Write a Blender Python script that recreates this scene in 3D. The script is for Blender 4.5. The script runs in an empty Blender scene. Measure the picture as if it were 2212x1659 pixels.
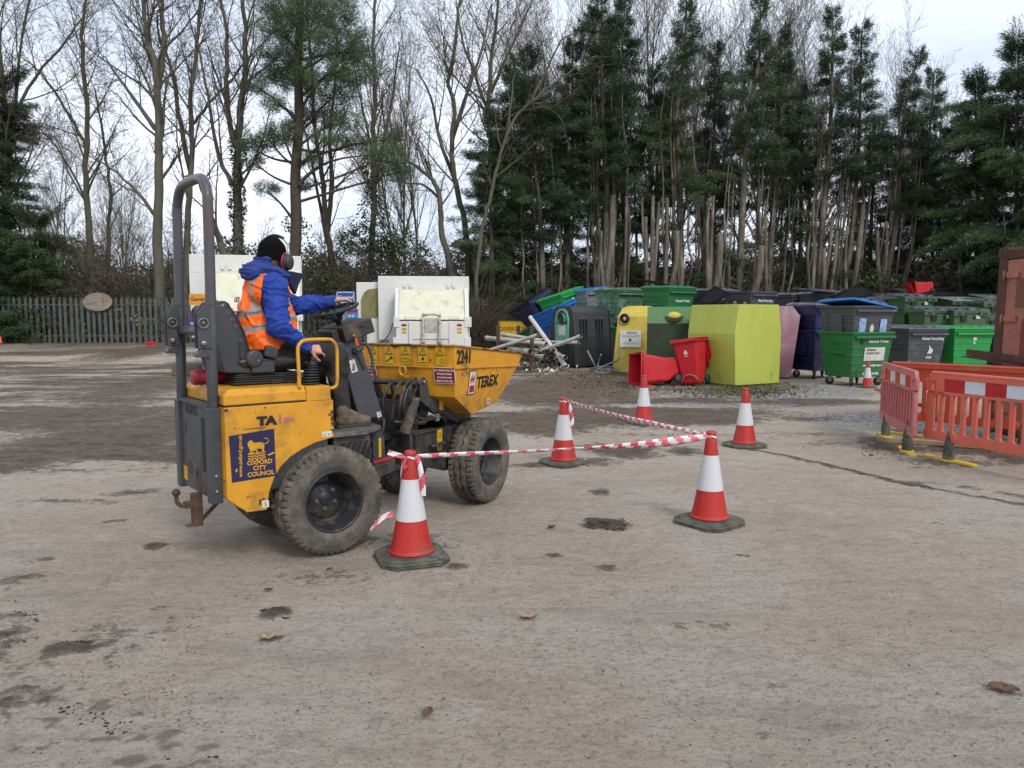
import bpy, bmesh, math, random
import numpy as np
from mathutils import Vector, Matrix, Euler, noise
R_ = math.radians
scn = bpy.context.scene
COL = scn.collection

# ------------------------------------------------------------------ camera
FPX, CXP, CYP, CAMH, YH = 1660.0, 1106.0, 829.5, 1.65, 681.0   # 2212 x 1659 reading of the photograph
PITCH = math.atan((CYP - YH) / FPX)
cam_d = bpy.data.cameras.new('camera'); cam = bpy.data.objects.new('camera', cam_d); COL.objects.link(cam)
cam_d.sensor_width = 36; cam_d.lens = 36 * FPX / 2212; cam_d.clip_end = 2000; cam_d.clip_start = 0.05
cam.location = (0, 0, CAMH); cam.rotation_euler = (math.pi / 2 - PITCH, 0, 0)
scn.camera = cam

# ------------------------------------------------------------------ sky and sun
SUN_EL, SUN_AZ = 42.0, 150.0      # azimuth clockwise from +Y
w = bpy.data.worlds.new('World'); scn.world = w; w.use_nodes = True
nt = w.node_tree; N = nt.nodes; L = nt.links
for n in list(N): N.remove(n)
out = N.new('ShaderNodeOutputWorld'); bg = N.new('ShaderNodeBackground'); L.new(bg.outputs[0], out.inputs[0])
sky = N.new('ShaderNodeTexSky'); sky.sky_type = 'NISHITA'; sky.sun_disc = False
sky.sun_elevation = R_(SUN_EL); sky.sun_rotation = R_(SUN_AZ); sky.air_density = 1.0; sky.dust_density = 2.0
tc = N.new('ShaderNodeTexCoord'); mp = N.new('ShaderNodeMapping'); mp.inputs['Scale'].default_value = (1.2, 1.2, 3.2)
mp.inputs['Location'].default_value = (0.35, 1.3, 0.2)
L.new(tc.outputs['Generated'], mp.inputs[0])
n1 = N.new('ShaderNodeTexNoise'); n1.inputs['Scale'].default_value = 1.6; n1.inputs['Detail'].default_value = 6; n1.inputs['Roughness'].default_value = .55
L.new(mp.outputs[0], n1.inputs['Vector'])
cr = N.new('ShaderNodeValToRGB'); e = cr.color_ramp.elements
e[0].position = .33; e[0].color = (4.4, 5.0, 6.1, 1); e[1].position = .66; e[1].color = (7.6, 8.0, 8.7, 1)
L.new(n1.outputs['Fac'], cr.inputs[0])
mx = N.new('ShaderNodeMixRGB'); mx.inputs[0].default_value = .9
L.new(sky.outputs[0], mx.inputs[1]); L.new(cr.outputs[0], mx.inputs[2])
L.new(mx.outputs[0], bg.inputs[0]); bg.inputs[1].default_value = 0.092
sd = bpy.data.lights.new('sun', 'SUN'); so = bpy.data.objects.new('sun', sd); COL.objects.link(so)
sd.energy = 1.15; sd.angle = R_(18); sd.color = (1, .95, .88)
so.rotation_euler = (R_(90 - SUN_EL), 0, R_(180 - SUN_AZ)); so.location = (0, -5, 20)
scn.view_settings.view_transform = 'Standard'; scn.view_settings.look = 'None'
scn.view_settings.gamma = 1; scn.view_settings.exposure = 0.88

# ------------------------------------------------------------------ helpers
def ray(u, v):
    x = (u - CXP) / FPX; y = (v - CYP) / FPX
    return Vector((x, math.cos(PITCH) - y * math.sin(PITCH), -math.sin(PITCH) - y * math.cos(PITCH)))
CAMP = Vector((0, 0, CAMH))
def G(u, v, z=0.0):                     # point of the ground seen at that place of the photograph
    d = ray(u, v); return CAMP + d * ((z - CAMH) / d.z)
def PY(u, v, y):                        # point at forward distance y
    d = ray(u, v); return CAMP + d * (y / d.y)
def lin(c): return tuple((x / 12.92 if x <= .04045 else ((x + .055) / 1.055) ** 2.4) for x in c)
def hx(s, k=1.0):
    c = lin([int(s[i:i + 2], 16) / 255 for i in (0, 2, 4)]); return tuple(x * k for x in c)

def mat(name, c, rough=.6, metal=0, c2=None, var=.25, vs=6., dirt=None, dirt_amt=.35, ds=3., bump=.0, bs=60., chip=None, chip_amt=.3, cs=9., spec=.5, stretch=None, coat=0, dn=.5):
    m = bpy.data.materials.new(name); m.use_nodes = True; t = m.node_tree; n = t.nodes; l = t.links
    b = n['Principled BSDF']; b.inputs['Roughness'].default_value = rough; b.inputs['Metallic'].default_value = metal
    b.inputs['Specular IOR Level'].default_value = spec; b.inputs['Coat Weight'].default_value = coat
    tc = n.new('ShaderNodeTexCoord'); co = tc.outputs['Object']
    if stretch:
        mp = n.new('ShaderNodeMapping'); mp.inputs['Scale'].default_value = stretch; l.new(co, mp.inputs[0]); co = mp.outputs[0]
    if c2 is None: c2 = tuple(x * (1 - var) for x in c)
    def nz(s, d=5, r=.6):
        q = n.new('ShaderNodeTexNoise'); q.inputs['Scale'].default_value = s; q.inputs['Detail'].default_value = d; q.inputs['Roughness'].default_value = r
        l.new(co, q.inputs['Vector']); return q.outputs['Fac']
    def ramp(f, a, bb):
        q = n.new('ShaderNodeMapRange'); q.inputs[1].default_value = a; q.inputs[2].default_value = bb; l.new(f, q.inputs[0]); return q.outputs[0]
    def mix(f, a, bb):
        q = n.new('ShaderNodeMixRGB')
        if isinstance(f, float): q.inputs[0].default_value = f
        else: l.new(f, q.inputs[0])
        for i, x in ((1, a), (2, bb)):
            if isinstance(x, tuple): q.inputs[i].default_value = (*x[:3], 1)
            else: l.new(x, q.inputs[i])
        return q.outputs[0]
    cur = mix(ramp(nz(vs), .3, .7), c, c2)
    if dirt:
        cur = mix(ramp(nz(ds, 8, .7), dn + .22 - dirt_amt * .6, dn + .32 - dirt_amt * .3), cur, dirt)
    if chip:
        f = ramp(nz(cs, 6, .55), .74 - chip_amt * .25, .755 - chip_amt * .25)
        cur = mix(f, cur, chip)
    l.new(cur, b.inputs['Base Color'])
    rr = n.new('ShaderNodeMapRange'); rr.inputs[1].default_value = .3; rr.inputs[2].default_value = .7
    rr.inputs[3].default_value = max(.05, rough - .12); rr.inputs[4].default_value = min(1, rough + .12); l.new(nz(vs * 2.3), rr.inputs[0]); l.new(rr.outputs[0], b.inputs['Roughness'])
    if bump:
        bp = n.new('ShaderNodeBump'); bp.inputs['Strength'].default_value = bump; bp.inputs['Distance'].default_value = .02
        l.new(nz(bs, 4), bp.inputs['Height']); l.new(bp.outputs[0], b.inputs['Normal'])
    return m

class MB:
    def __init__(s, M=None): s.v = []; s.f = []; s.mi = []; s.M = M or Matrix(); s.cm = 0; s.sm = []
    def add(s, vs, fs, smooth=False):
        b = len(s.v); s.v += [tuple(s.M @ Vector(p)) for p in vs]
        for f in fs: s.f.append(tuple(i + b for i in f)); s.mi.append(s.cm); s.sm.append(smooth)
    def m(s, i): s.cm = i; return s
    def box(s, c, d, rot=None, taper=1.0):
        hx_, hy, hz = d[0] / 2, d[1] / 2, d[2] / 2
        p = [Vector((x * (taper if z < 0 else 1), y * (taper if z < 0 else 1), z)) for z in (-hz, hz) for x, y in ((-hx_, -hy), (hx_, -hy), (hx_, hy), (-hx_, hy))]
        if rot is not None:
            E = rot if isinstance(rot, Matrix) else Euler([R_(a) for a in rot]).to_matrix()
            p = [E @ q for q in p]
        s.add([q + Vector(c) for q in p], [(3, 2, 1, 0), (4, 5, 6, 7), (0, 1, 5, 4), (1, 2, 6, 5), (2, 3, 7, 6), (3, 0, 4, 7)])
        return s
    def b2(s, a, b):
        return s.box([(a[i] + b[i]) / 2 for i in range(3)], [abs(b[i] - a[i]) for i in range(3)])
    def beam(s, a, b, w_, h_, up=(0, 0, 1)):
        a = Vector(a); b = Vector(b); d = (b - a); L_ = d.length; d.normalize(); u = Vector(up)
        sd_ = d.cross(u)
        if sd_.length < 1e-4: sd_ = d.cross(Vector((1, 0, 0)))
        sd_.normalize(); u = sd_.cross(d)
        Mx = Matrix((d, sd_, u)).transposed()
        s.box((a + b) / 2, (L_, w_, h_), Mx); return s
    def tube(s, pts, r, n=8, cap=True, closed=False):
        pts = [Vector(p) for p in pts]; k = len(pts); rs = r if isinstance(r, (list, tuple)) else [r] * k
        vs = []; fs = []; prev = None
        for i, p in enumerate(pts):
            if closed: t = pts[(i + 1) % k] - pts[i - 1]
            else: t = pts[min(i + 1, k - 1)] - pts[max(i - 1, 0)]
            if t.length < 1e-9: t = Vector((0, 0, 1))
            t.normalize()
            if prev is None:
                a = Vector((0, 0, 1)) if abs(t.z) < .9 else Vector((1, 0, 0)); prev = t.cross(a).normalized()
            prev = (prev - t * prev.dot(t))
            if prev.length < 1e-6: prev = t.orthogonal()
            prev.normalize(); q = t.cross(prev)
            for j in range(n):
                an = 2 * math.pi * j / n; vs.append(p + (prev * math.cos(an) + q * math.sin(an)) * rs[i])
        kk = k if closed else k - 1
        for i in range(kk):
            for j in range(n):
                a = i * n + j; b = i * n + (j + 1) % n; i2 = (i + 1) % k
                fs.append((a, b, i2 * n + (j + 1) % n, i2 * n + j))
        s.add(vs, fs, n > 5)
        if cap and not closed: s.add(vs[:n], [tuple(reversed(range(n)))]); s.add(vs[-n:], [tuple(range(n))])
        return s
    def lathe(s, prof, n=32, c=(0, 0, 0), axis='z', smooth=True, mod=None):
        vs = []; k = len(prof); c = Vector(c)
        for i in range(n):
            an = 2 * math.pi * i / n
            for j, (r, h) in enumerate(prof):
                if mod: r, h = mod(i, j, r, h)
                x, y = r * math.cos(an), r * math.sin(an)
                vs.append(c + (Vector((x, y, h)) if axis == 'z' else Vector((x, h, y)) if axis == 'y' else Vector((h, x, y))))
        fs = []
        for i in range(n):
            for j in range(k - 1):
                a, b = i * k + j, ((i + 1) % n) * k + j
                f = (a, b, b + 1, a + 1) if axis != 'y' else (a, a + 1, b + 1, b)
                fs.append(f)
        s.add(vs, fs, smooth); return s
    def prism(s, poly, a, b, plane='xz', smooth=False):
        n = len(poly)
        def P(p, t): return {'xz': (p[0], t, p[1]), 'yz': (t, p[0], p[1]), 'xy': (p[0], p[1], t)}[plane]
        vs = [P(p, a) for p in poly] + [P(p, b) for p in poly]
        ar = sum(poly[i][0] * poly[(i + 1) % n][1] - poly[(i + 1) % n][0] * poly[i][1] for i in range(n))
        flip = (ar > 0) != (plane == 'xz') 
        if b < a: flip = not flip
        F0, F1 = tuple(range(n)), tuple(range(n, 2 * n))
        fs = [tuple(reversed(F0)) if flip else F0, F1 if flip else tuple(reversed(F1))]
        for i in range(n):
            j = (i + 1) % n; q = (i, j, n + j, n + i); fs.append(q if flip else tuple(reversed(q)))
        s.add(vs, fs, smooth); return s
    def sphere(s, c, r, n=16, m_=10, M=None):
        r = (r, r, r) if isinstance(r, (int, float)) else r
        vs = []; fs = []
        for i in range(m_ + 1):
            th = math.pi * i / m_
            for j in range(n):
                ph = 2 * math.pi * j / n; q = Vector((r[0] * math.sin(th) * math.cos(ph), r[1] * math.sin(th) * math.sin(ph), r[2] * math.cos(th)))
                vs.append((M @ q if M else q) + Vector(c))
        for i in range(m_):
            for j in range(n): fs.append((i * n + j, (i + 1) * n + j, (i + 1) * n + (j + 1) % n, i * n + (j + 1) % n))
        s.add(vs, fs, True); return s
    def cap(s, a, b, ra, rb, n=14):        # tapered capsule for bodies
        a = Vector(a); b = Vector(b); d = b - a; L_ = d.length; pts = []; rs = []
        dn_ = d.normalized() if L_ > 1e-6 else Vector((0, 0, 1))
        for k in range(5): t = math.pi / 2 * k / 5; pts.append(a - dn_ * ra * math.cos(t)); rs.append(max(ra * math.sin(t), .0008))
        pts.append(a); rs.append(ra); pts.append(b); rs.append(rb)
        for k in range(1, 6): t = math.pi / 2 * k / 5; pts.append(b + dn_ * rb * math.sin(t)); rs.append(max(rb * math.cos(t), .0008))
        s.tube(pts, rs, n, cap=True); return s
    def mesh(s, name, mats):
        me = bpy.data.meshes.new(name); me.from_pydata(s.v, [], s.f); 
        for m_ in (mats if isinstance(mats, (list, tuple)) else [mats]): me.materials.append(m_)
        me.polygons.foreach_set('material_index', s.mi); me.polygons.foreach_set('use_smooth', s.sm); me.update(); return me
    def build(s, name, mats, parent=None, bevel=0, seg=2, fix=True):
        me = s.mesh(name, mats)
        if fix:
            bm = bmesh.new(); bm.from_mesh(me); bmesh.ops.remove_doubles(bm, verts=bm.verts, dist=1e-5); bmesh.ops.recalc_face_normals(bm, faces=bm.faces); bm.to_mesh(me); bm.free()
        o = bpy.data.objects.new(name, me); COL.objects.link(o)
        if parent: o.parent = parent
        if bevel:
            b = o.modifiers.new('b', 'BEVEL'); b.width = bevel; b.segments = seg; b.limit_method = 'ANGLE'; b.angle_limit = R_(35); b.harden_normals = False
        return o

def tag(o, label=None, cat=None, group=None, kind=None):
    if label: o['label'] = label
    if cat: o['category'] = cat
    if group: o['group'] = group
    if kind: o['kind'] = kind
    return o
def thing(name, label, cat, loc=(0, 0, 0), rz=0, group=None, rot=None):
    o = bpy.data.objects.new(name, None); COL.objects.link(o); o.location = loc
    o.rotation_euler = rot if rot else (0, 0, rz); o.empty_display_size = .1
    return tag(o, label, cat, group)
KIDS = {}
def kids(o): return [c for c in COL.objects if c.parent == o]
def dup(root, loc=None, rot=None, label=None, group=None, cat=None, scale=None):
    def cp(o, par):
        c = o.copy(); COL.objects.link(c); c.parent = par
        for ch in kids(o): cp(ch, c)
        return c
    ks = kids(root); r = root.copy(); COL.objects.link(r)
    for ch in ks: cp(ch, r)
    if loc is not None: r.location = loc
    if rot is not None: r.rotation_euler = rot
    if scale is not None: r.scale = (scale,) * 3 if isinstance(scale, (int, float)) else scale
    if label: r['label'] = label
    if group: r['group'] = group
    if cat: r['category'] = cat
    return r
def text(name, body, size, m, parent, M, align='LEFT', sx=1.0, ext=.0012, bold=0, shear=0, sp=1.0):
    """lettering lying in the XY plane of matrix M"""
    cu = bpy.data.curves.new(name, 'FONT'); cu.body = body; cu.size = size; cu.align_x = align; cu.extrude = ext; cu.offset = bold; cu.shear = shear; cu.space_character = sp
    cu.resolution_u = 3
    t = bpy.data.objects.new(name, cu); COL.objects.link(t)
    me = bpy.data.meshes.new_from_object(t); bpy.data.objects.remove(t); bpy.data.curves.remove(cu)
    me.materials.clear(); me.materials.append(m); me.transform(M @ Matrix.Diagonal((sx, 1, 1, 1)))
    o = bpy.data.objects.new(name, me); COL.objects.link(o)
    if parent: o.parent = parent
    return o
def XZ(x, y, z, rot=0):   # writing on a face that looks towards -Y: text x -> +X, text y -> +Z
    return Matrix.Translation((x, y, z)) @ Matrix.Rotation(R_(rot), 4, 'Y') @ Matrix.Rotation(math.pi / 2, 4, 'X')
def YZ(x, y, z):          # on a face that looks towards -X: text x -> -Y, text y -> +Z
    return Matrix.Translation((x, y, z)) @ Matrix.Rotation(-math.pi / 2, 4, 'Z') @ Matrix.Rotation(math.pi / 2, 4, 'X')
def smooth_pts(pts, n=6, closed=False):
    P = [Vector(p) for p in pts]; k = len(P); o = []
    rng = range(k if closed else k - 1)
    for i in rng:
        if closed: p0, p1, p2, p3 = P[i - 1], P[i], P[(i + 1) % k], P[(i + 2) % k]
        else: p0, p1, p2, p3 = P[max(i - 1, 0)], P[i], P[i + 1], P[min(i + 2, k - 1)]
        for j in range(n):
            t = j / n
            o.append(.5 * ((2 * p1) + (-p0 + p2) * t + (2 * p0 - 5 * p1 + 4 * p2 - p3) * t * t + (-p0 + 3 * p1 - 3 * p2 + p3) * t ** 3))
    if not closed: o.append(P[-1])
    return o
def baked(o, parent=None):
    dg = bpy.context.evaluated_depsgraph_get(); me = bpy.data.meshes.new_from_object(o.evaluated_get(dg)); 
    o.modifiers.clear(); o.data = me; return o
def remesh(mb, name, mats, parent, vox=.008, smooth=6, wr=None):
    o = mb.build(name, mats, None); r = o.modifiers.new('r', 'REMESH'); r.mode = 'VOXEL'; r.voxel_size = vox; r.use_smooth_shade = True
    s_ = o.modifiers.new('s', 'SMOOTH'); s_.iterations = smooth; s_.factor = .5
    baked(o); me = o.data
    if wr:
        amp, sc, st = wr
        me.update(); nrm = [v.normal.copy() for v in me.vertices]
        for v, nn in zip(me.vertices, nrm):
            p = v.co; q = Vector((p.x * st[0], p.y * st[1], p.z * st[2])) * sc
            d = .8 * noise.noise(q * .8) + 1.5 * (1 - abs(noise.noise(q * .75 + Vector((3, 1, 7))))) ** 9 - .5 + .4 * noise.noise(q * 2.3)
            v.co = p + nn * d * amp
    for p in me.polygons: p.use_smooth = True
    o.parent = parent; return o
# ------------------------------------------------------------------ materials
M = {}
rust = hx('4a2c1e'); mud = hx('5b4d42')
M['yellow'] = mat('yellow_paint', hx('d89b26', .92), .45, c2=hx('c98b20', .88), dirt=hx('947440', .7), dirt_amt=.33, ds=4, chip=hx('4b2a1c'), chip_amt=.26, cs=15, bump=.05)
M['lid_yellow'] = mat('yellow_lid', hx('d99c28', .92), .42, c2=hx('c68c22', .88), dirt=hx('8a6a35', .7), dirt_amt=.32, ds=7, chip=hx('4b2a1c'), chip_amt=.12, cs=18)
M['dgrey'] = mat('grey_paint', hx('474b50', .8), .45, c2=hx('3d4146', .8), dirt=hx('6b6258', .7), dirt_amt=.25, ds=8, chip=hx('5a3a2a', .9), chip_amt=.3, cs=11, bump=.06)
M['chassis'] = mat('chassis_grey', hx('34373b', .7), .55, c2=hx('2b2c2e', .7), dirt=hx('62564a', .7), dirt_amt=.45, ds=9, chip=hx('5a3a28', .8), chip_amt=.25, bump=.12)
M['rusty'] = mat('rusty_steel', hx('55382a', .8), .75, c2=hx('3b3230', .8), dirt=hx('7a5a40', .7), dirt_amt=.4, bump=.2)
M['black'] = mat('black_rubber', hx('232324', .9), .55, c2=hx('1b1b1c'), dirt=hx('4c4740', .8), dirt_amt=.25, ds=10, bump=.1)
M['hose'] = mat('hose', hx('2b2b2b', .9), .5, dirt=hx('5b5348', .8), dirt_amt=.4, ds=14)
M['tyre'] = mat('muddy_tyre', hx('55534e', .8), .85, c2=hx('454340', .8), dirt=hx('8a7d6c', .75), dirt_amt=.45, ds=7, bump=.25, bs=90)
M['rim'] = mat('wheel_rim', hx('2b2e34', .8), .5, dirt=hx('6a5f50', .75), dirt_amt=.38, ds=6, bump=.08)
M['vinyl'] = mat('seat_vinyl', hx('26272a'), .42, c2=hx('202124'), dirt=hx('4b4844', .8), dirt_amt=.2)
M['steel'] = mat('bare_steel', hx('9a9790', .8), .4, .7)
M['red'] = mat('red_cylinder', hx('a8283a', .85), .4, c2=hx('8a1a22', .9))
M['white_st'] = mat('white_sticker', hx('dad8d0', .9), .5, dirt=hx('9a948a', .7), dirt_amt=.25, ds=20)
M['yel_st'] = mat('yellow_sticker', hx('d6a80f', .9), .45, dirt=hx('9a8040', .7), dirt_amt=.25, ds=20)
M['flat_blk'] = mat('flat_black', hx('17130f'), .5)  # plain black: print, seals, openings, and the painted shade inside pipe mouths
M['navy_st'] = mat('navy_sticker', hx('22204c', .9), .45, dirt=hx('9a7a2a', .7), dirt_amt=.08, ds=25)
M['yel_ink'] = mat('yellow_ink', hx('dca01c', .9), .5)
M['pink_ink'] = mat('faded_pink_ink', hx('b8717f', .85), .5)
M['red_st'] = mat('red_sticker', hx('8c1826', .9), .5)
M['red_ink'] = mat('red_ink', hx('a51c30', .9), .5)
M['wht_ink'] = mat('white_ink', hx('dedede', .95), .5)
M['cone_red'] = mat('cone_red', hx('bb2820', .85), .5, c2=hx('ae241c', .85), dirt=hx('8b5a48', .75), dirt_amt=.36, ds=5)
M['cone_white'] = mat('cone_sleeve', hx('d6d6d8', .80), .35, c2=hx('cfcfd2', .83), dirt=hx('a5a19c', .8), dirt_amt=.13, ds=12)
M['cone_base'] = mat('cone_base', hx('4c4d45', .7), .75, c2=hx('3f403a', .7), dirt=hx('7d7668', .75), dirt_amt=.45, ds=9, bump=.2)
M['skin'] = mat('skin', hx('d6a590', .85), .5, c2=hx('cc9482', .85), vs=20, bump=.04, bs=200)

# ------------------------------------------------------------------ ground
def axis(segs):
    o = [segs[0][0]]
    for a, b, st in segs:
        k = max(1, int(round((b - a) / st))); o += [a + (b - a) * (i + 1) / k for i in range(k)]
    return np.array(o)
gx = axis([(-400, -60, 40), (-60, -24, 2), (-24, -12, .3), (-12, -5, .12), (-5, 5, .05), (5, 13, .1), (13, 26, .3), (26, 60, 2), (60, 400, 40)])
gy = axis([(-60, -4, 8), (-4, 1.2, .5), (1.2, 7, .05), (7, 12, .07), (12, 26, .16), (26, 50, 1), (50, 110, 6), (110, 700, 60)])
X, Y = np.meshgrid(gx, gy); nyy, nxx = X.shape
rs = np.random.RandomState(3)
def vnoise(x, y, s, seed, oct_=4):
    r = np.random.RandomState(seed); tot = 0; amp = 1; ms = 0
    for o in range(oct_):
        g = r.rand(256, 256); xx = x / s + 37.3 * o; yy = y / s + 11.7 * o
        xi = np.floor(xx).astype(int); yi = np.floor(yy).astype(int); fx = xx - xi; fy = yy - yi
        fx = fx * fx * (3 - 2 * fx); fy = fy * fy * (3 - 2 * fy)
        g00 = g[xi % 256, yi % 256]; g10 = g[(xi + 1) % 256, yi % 256]; g01 = g[xi % 256, (yi + 1) % 256]; g11 = g[(xi + 1) % 256, (yi + 1) % 256]
        tot = tot + amp * ((g00 * (1 - fx) + g10 * fx) * (1 - fy) + (g01 * (1 - fx) + g11 * fx) * fy); ms += amp; amp *= .55; s = s / 2.1
    return tot / ms
# patches of mud, each given by where it lies: (u, v, half width, half height in the photograph, strength)
MUDP = [(1230, 838, 170, 30, 1.5), (1420, 905, 220, 16, 1.3), (1180, 915, 110, 26, 1.4), (1330, 820, 260, 14, 1.1), (1750, 868, 260, 8, .8), (1600, 830, 160, 12, .9), (760, 770, 300, 24, .8), (400, 905, 120, 40, 1.2), (260, 760, 300, 12, .8), (150, 900, 260, 32, 1.0), (230, 950, 220, 40, 1.3), (60, 985, 190, 34, 1.3), (330, 835, 160, 28, .9), (120, 800, 200, 14, .6), (330, 770, 90, 14, .9), (20, 860, 90, 14, .7),
        (1190, 850, 150, 26, 1.2), (1290, 900, 190, 26, 1.3), (1150, 905, 60, 22, 1.1), (1500, 893, 240, 13, 1.0), (1330, 812, 170, 15, 1.0), (1750, 905, 160, 9, .6), (1340, 975, 90, 17, 1.1), (1190, 1006, 110, 7, .7),
        (1290, 1000, 60, 12, .7), (1310, 1133, 52, 16, 1.5), (1290, 1062, 30, 11, .7), (1480, 973, 60, 10, .8), (1930, 965, 75, 20, .9), (2080, 975, 110, 16, .9), (2060, 1000, 160, 12, .6), (2190, 990, 60, 20, .8), (1960, 935, 60, 14, .6),
        (155, 1400, 48, 17, 1.7), (595, 1327, 32, 13, 1.6), (590, 1382, 26, 7, 1.0), (345, 1180, 28, 8, 1.3), (1195, 1202, 24, 6, .9), (1310, 1226, 26, 7, .8), (990, 1225, 28, 7, 1.0), (1600, 1203, 14, 4, .8),
        (150, 1085, 120, 10, .5), (290, 1065, 70, 10, .6), (20, 1370, 50, 12, .8), (30, 1330, 60, 10, .5), (60, 1440, 60, 14, .4), (40, 1255, 60, 14, .6), (80, 1210, 70, 8, .5), (80, 1520, 26, 10, .9), (690, 1250, 120, 25, .35),
        (860, 1175, 160, 20, .4), (250, 1125, 60, 5, .5), (1500, 1350, 160, 14, .3), (1700, 1480, 120, 14, .28), (1650, 1590, 40, 8, .6), (2040, 1130, 60, 8, .35), (1800, 960, 120, 10, .35)]
TRK = [(0, 1470), (90, 1505), (180, 1545), (270, 1585), (350, 1625), (430, 1655)]
TR2 = [(1230, 1000), (1330, 1030), (1340, 1060), (1330, 1095)]
mudv = np.zeros_like(X)
wx = (vnoise(X, Y, .8, 5) - .5) * .5; wy = (vnoise(X, Y, .8, 6) - .5) * .5
det = vnoise(X, Y, .35, 9, 5)
for (u, v, ru, rv, k) in MUDP:
    c = G(u, v); sx_ = (G(u + ru, v) - G(u - ru, v)).length / 2; sy_ = (G(u, v - rv) - G(u, v + rv)).length / 2
    f = min(1, (sx_ + sy_) / 1.2)
    d = np.sqrt(((X + wx * f - c.x) / sx_) ** 2 + ((Y + wy * f * 1.6 - c.y) / sy_) ** 2)
    mudv = np.maximum(mudv, k * np.clip(1.25 - d, 0, 1) / 1.0)
streak = vnoise(X * .35, Y * 1.8, .9, 21, 5)
far = np.clip((Y - 8.2 - .12 * X) / 1.2, 0, 1) * np.clip((-X - .5) / 2, 0, 1) * np.clip((34 - Y) / 3, 0, 1)
mudv = np.maximum(mudv, far * (.10 + 1.0 * np.clip((streak - .40) * 4.5, 0, 1)))
far2 = np.clip((Y - 9.5) / 3, 0, 1) * np.clip((X + 2) / 2, 0, 1) * np.clip((6 - X) / 2, 0, 1)
mudv = np.maximum(mudv, far2 * (.16 + .85 * np.clip((streak - .43) * 4, 0, 1)))
nl = np.clip((-X - 1.3 - (5 - Y) * .12) / .6, 0, 1) * np.clip((5.2 - Y) / 1.5, 0, 1)
mudv = np.maximum(mudv, nl * .40 * np.clip((vnoise(X * 1.3, Y * .8, .35, 77, 5) - .40) * 5, 0, 1))
LN = [([(1600, 968), (1700, 985), (1820, 1010), (1930, 1040), (2040, 1062), (2212, 1092), (2700, 1180)], .07, .72), ([(1940, 1040), (2100, 1055), (2212, 1075), (2700, 1120)], .10, .45), ([(0, 846), (200, 842), (390, 838)], .12, 1.2), ([(0, 812), (180, 806), (390, 812)], .1, 1.0)]
for P_, wd_, k_ in LN:
    P_ = [G(*p) for p in P_]
    for a, b in zip(P_, P_[1:]):
        d = b - a; ll = d.length; ux, uy = d.x / ll, d.y / ll; t = (X - a.x) * ux + (Y - a.y) * uy; s_ = -(X - a.x) * uy + (Y - a.y) * ux + wx * .25
        mudv = np.maximum(mudv, np.where((t > -.05) & (t < ll + .05), k_ * np.clip(1.3 - abs(s_) / wd_, 0, 1), 0))
mudv = np.clip(mudv * (.45 + 1.15 * det), 0, 1.4)
trk = np.zeros_like(X)
rt_ = np.random.RandomState(12)
for T, off in ((TRK, -.09), (TRK, .02), (TRK, .10)):
    P = [G(*p) for p in T]
    for i in range(len(P) - 1):
        a, b = P[i], P[i + 1]; d = b - a; ll = d.length; ux, uy = d.x / ll, d.y / ll; t = 0
        while t < ll:
            if rt_.rand() < .72:
                px, py = a.x + ux * t - uy * (off + rt_.normal(0, .02)), a.y + uy * t + ux * (off + rt_.normal(0, .02)); sa, sb = rt_.uniform(.035, .07), rt_.uniform(.02, .035)
                trk = np.maximum(trk, rt_.uniform(.8, 1.3) * np.clip(1.4 - np.sqrt(((X - px) / sa) ** 2 + ((Y - py) / sb) ** 2), 0, 1))
            t += rt_.uniform(.07, .13)
grav = np.zeros_like(X)
for (u, v, ru, rv) in [(1700, 845, 250, 16), (1900, 905, 240, 22), (1600, 868, 300, 14), (2050, 930, 150, 24), (1500, 850, 120, 10)]:
    c = G(u, v); sx_ = (G(u + ru, v) - G(u - ru, v)).length / 2; sy_ = (G(u, v - rv) - G(u, v + rv)).length / 2
    grav = np.maximum(grav, np.clip(1.3 - np.sqrt(((X + wx - c.x) / sx_) ** 2 + ((Y + wy - c.y) / sy_) ** 2), 0, 1))
slab = ((Y > 26.5) * 1.0)
Z = (vnoise(X, Y, 1.6, 1, 3) - .5) * .02 + (vnoise(X, Y, .22, 2, 4) - .5) * .012 + mudv * (.006 + .075 * (vnoise(X, Y, .13, 4, 5) - .42)) + trk * .016 + grav * (rs.rand(*X.shape) - .5) * .02
nearf = np.exp(-((Y - 6) / 18) ** 2) 
Z = Z * np.where(Y < 40, 1, 0) + np.clip((Y - 26) / 7, 0, 1) * .45
verts = np.stack([X, Y, Z], -1).reshape(-1, 3).astype(np.float32)
idx = np.arange(nyy * nxx).reshape(nyy, nxx)
quads = np.stack([idx[:-1, :-1], idx[:-1, 1:], idx[1:, 1:], idx[1:, :-1]], -1).reshape(-1, 4)
me = bpy.data.meshes.new('ground'); me.vertices.add(len(verts)); me.vertices.foreach_set('co', verts.ravel())
me.loops.add(quads.size); me.loops.foreach_set('vertex_index', quads.ravel().astype(np.int32)); me.polygons.add(len(quads))
me.polygons.foreach_set('loop_start', np.arange(0, quads.size, 4, dtype=np.int32)); me.polygons.foreach_set('use_smooth', np.ones(len(quads), bool)); me.update(calc_edges=True)
for nm, arr in (('mud', mudv), ('track', trk), ('gravel', grav)):
    at = me.attributes.new(nm, 'FLOAT', 'POINT'); at.data.foreach_set('value', arr.ravel().astype(np.float32))
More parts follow.
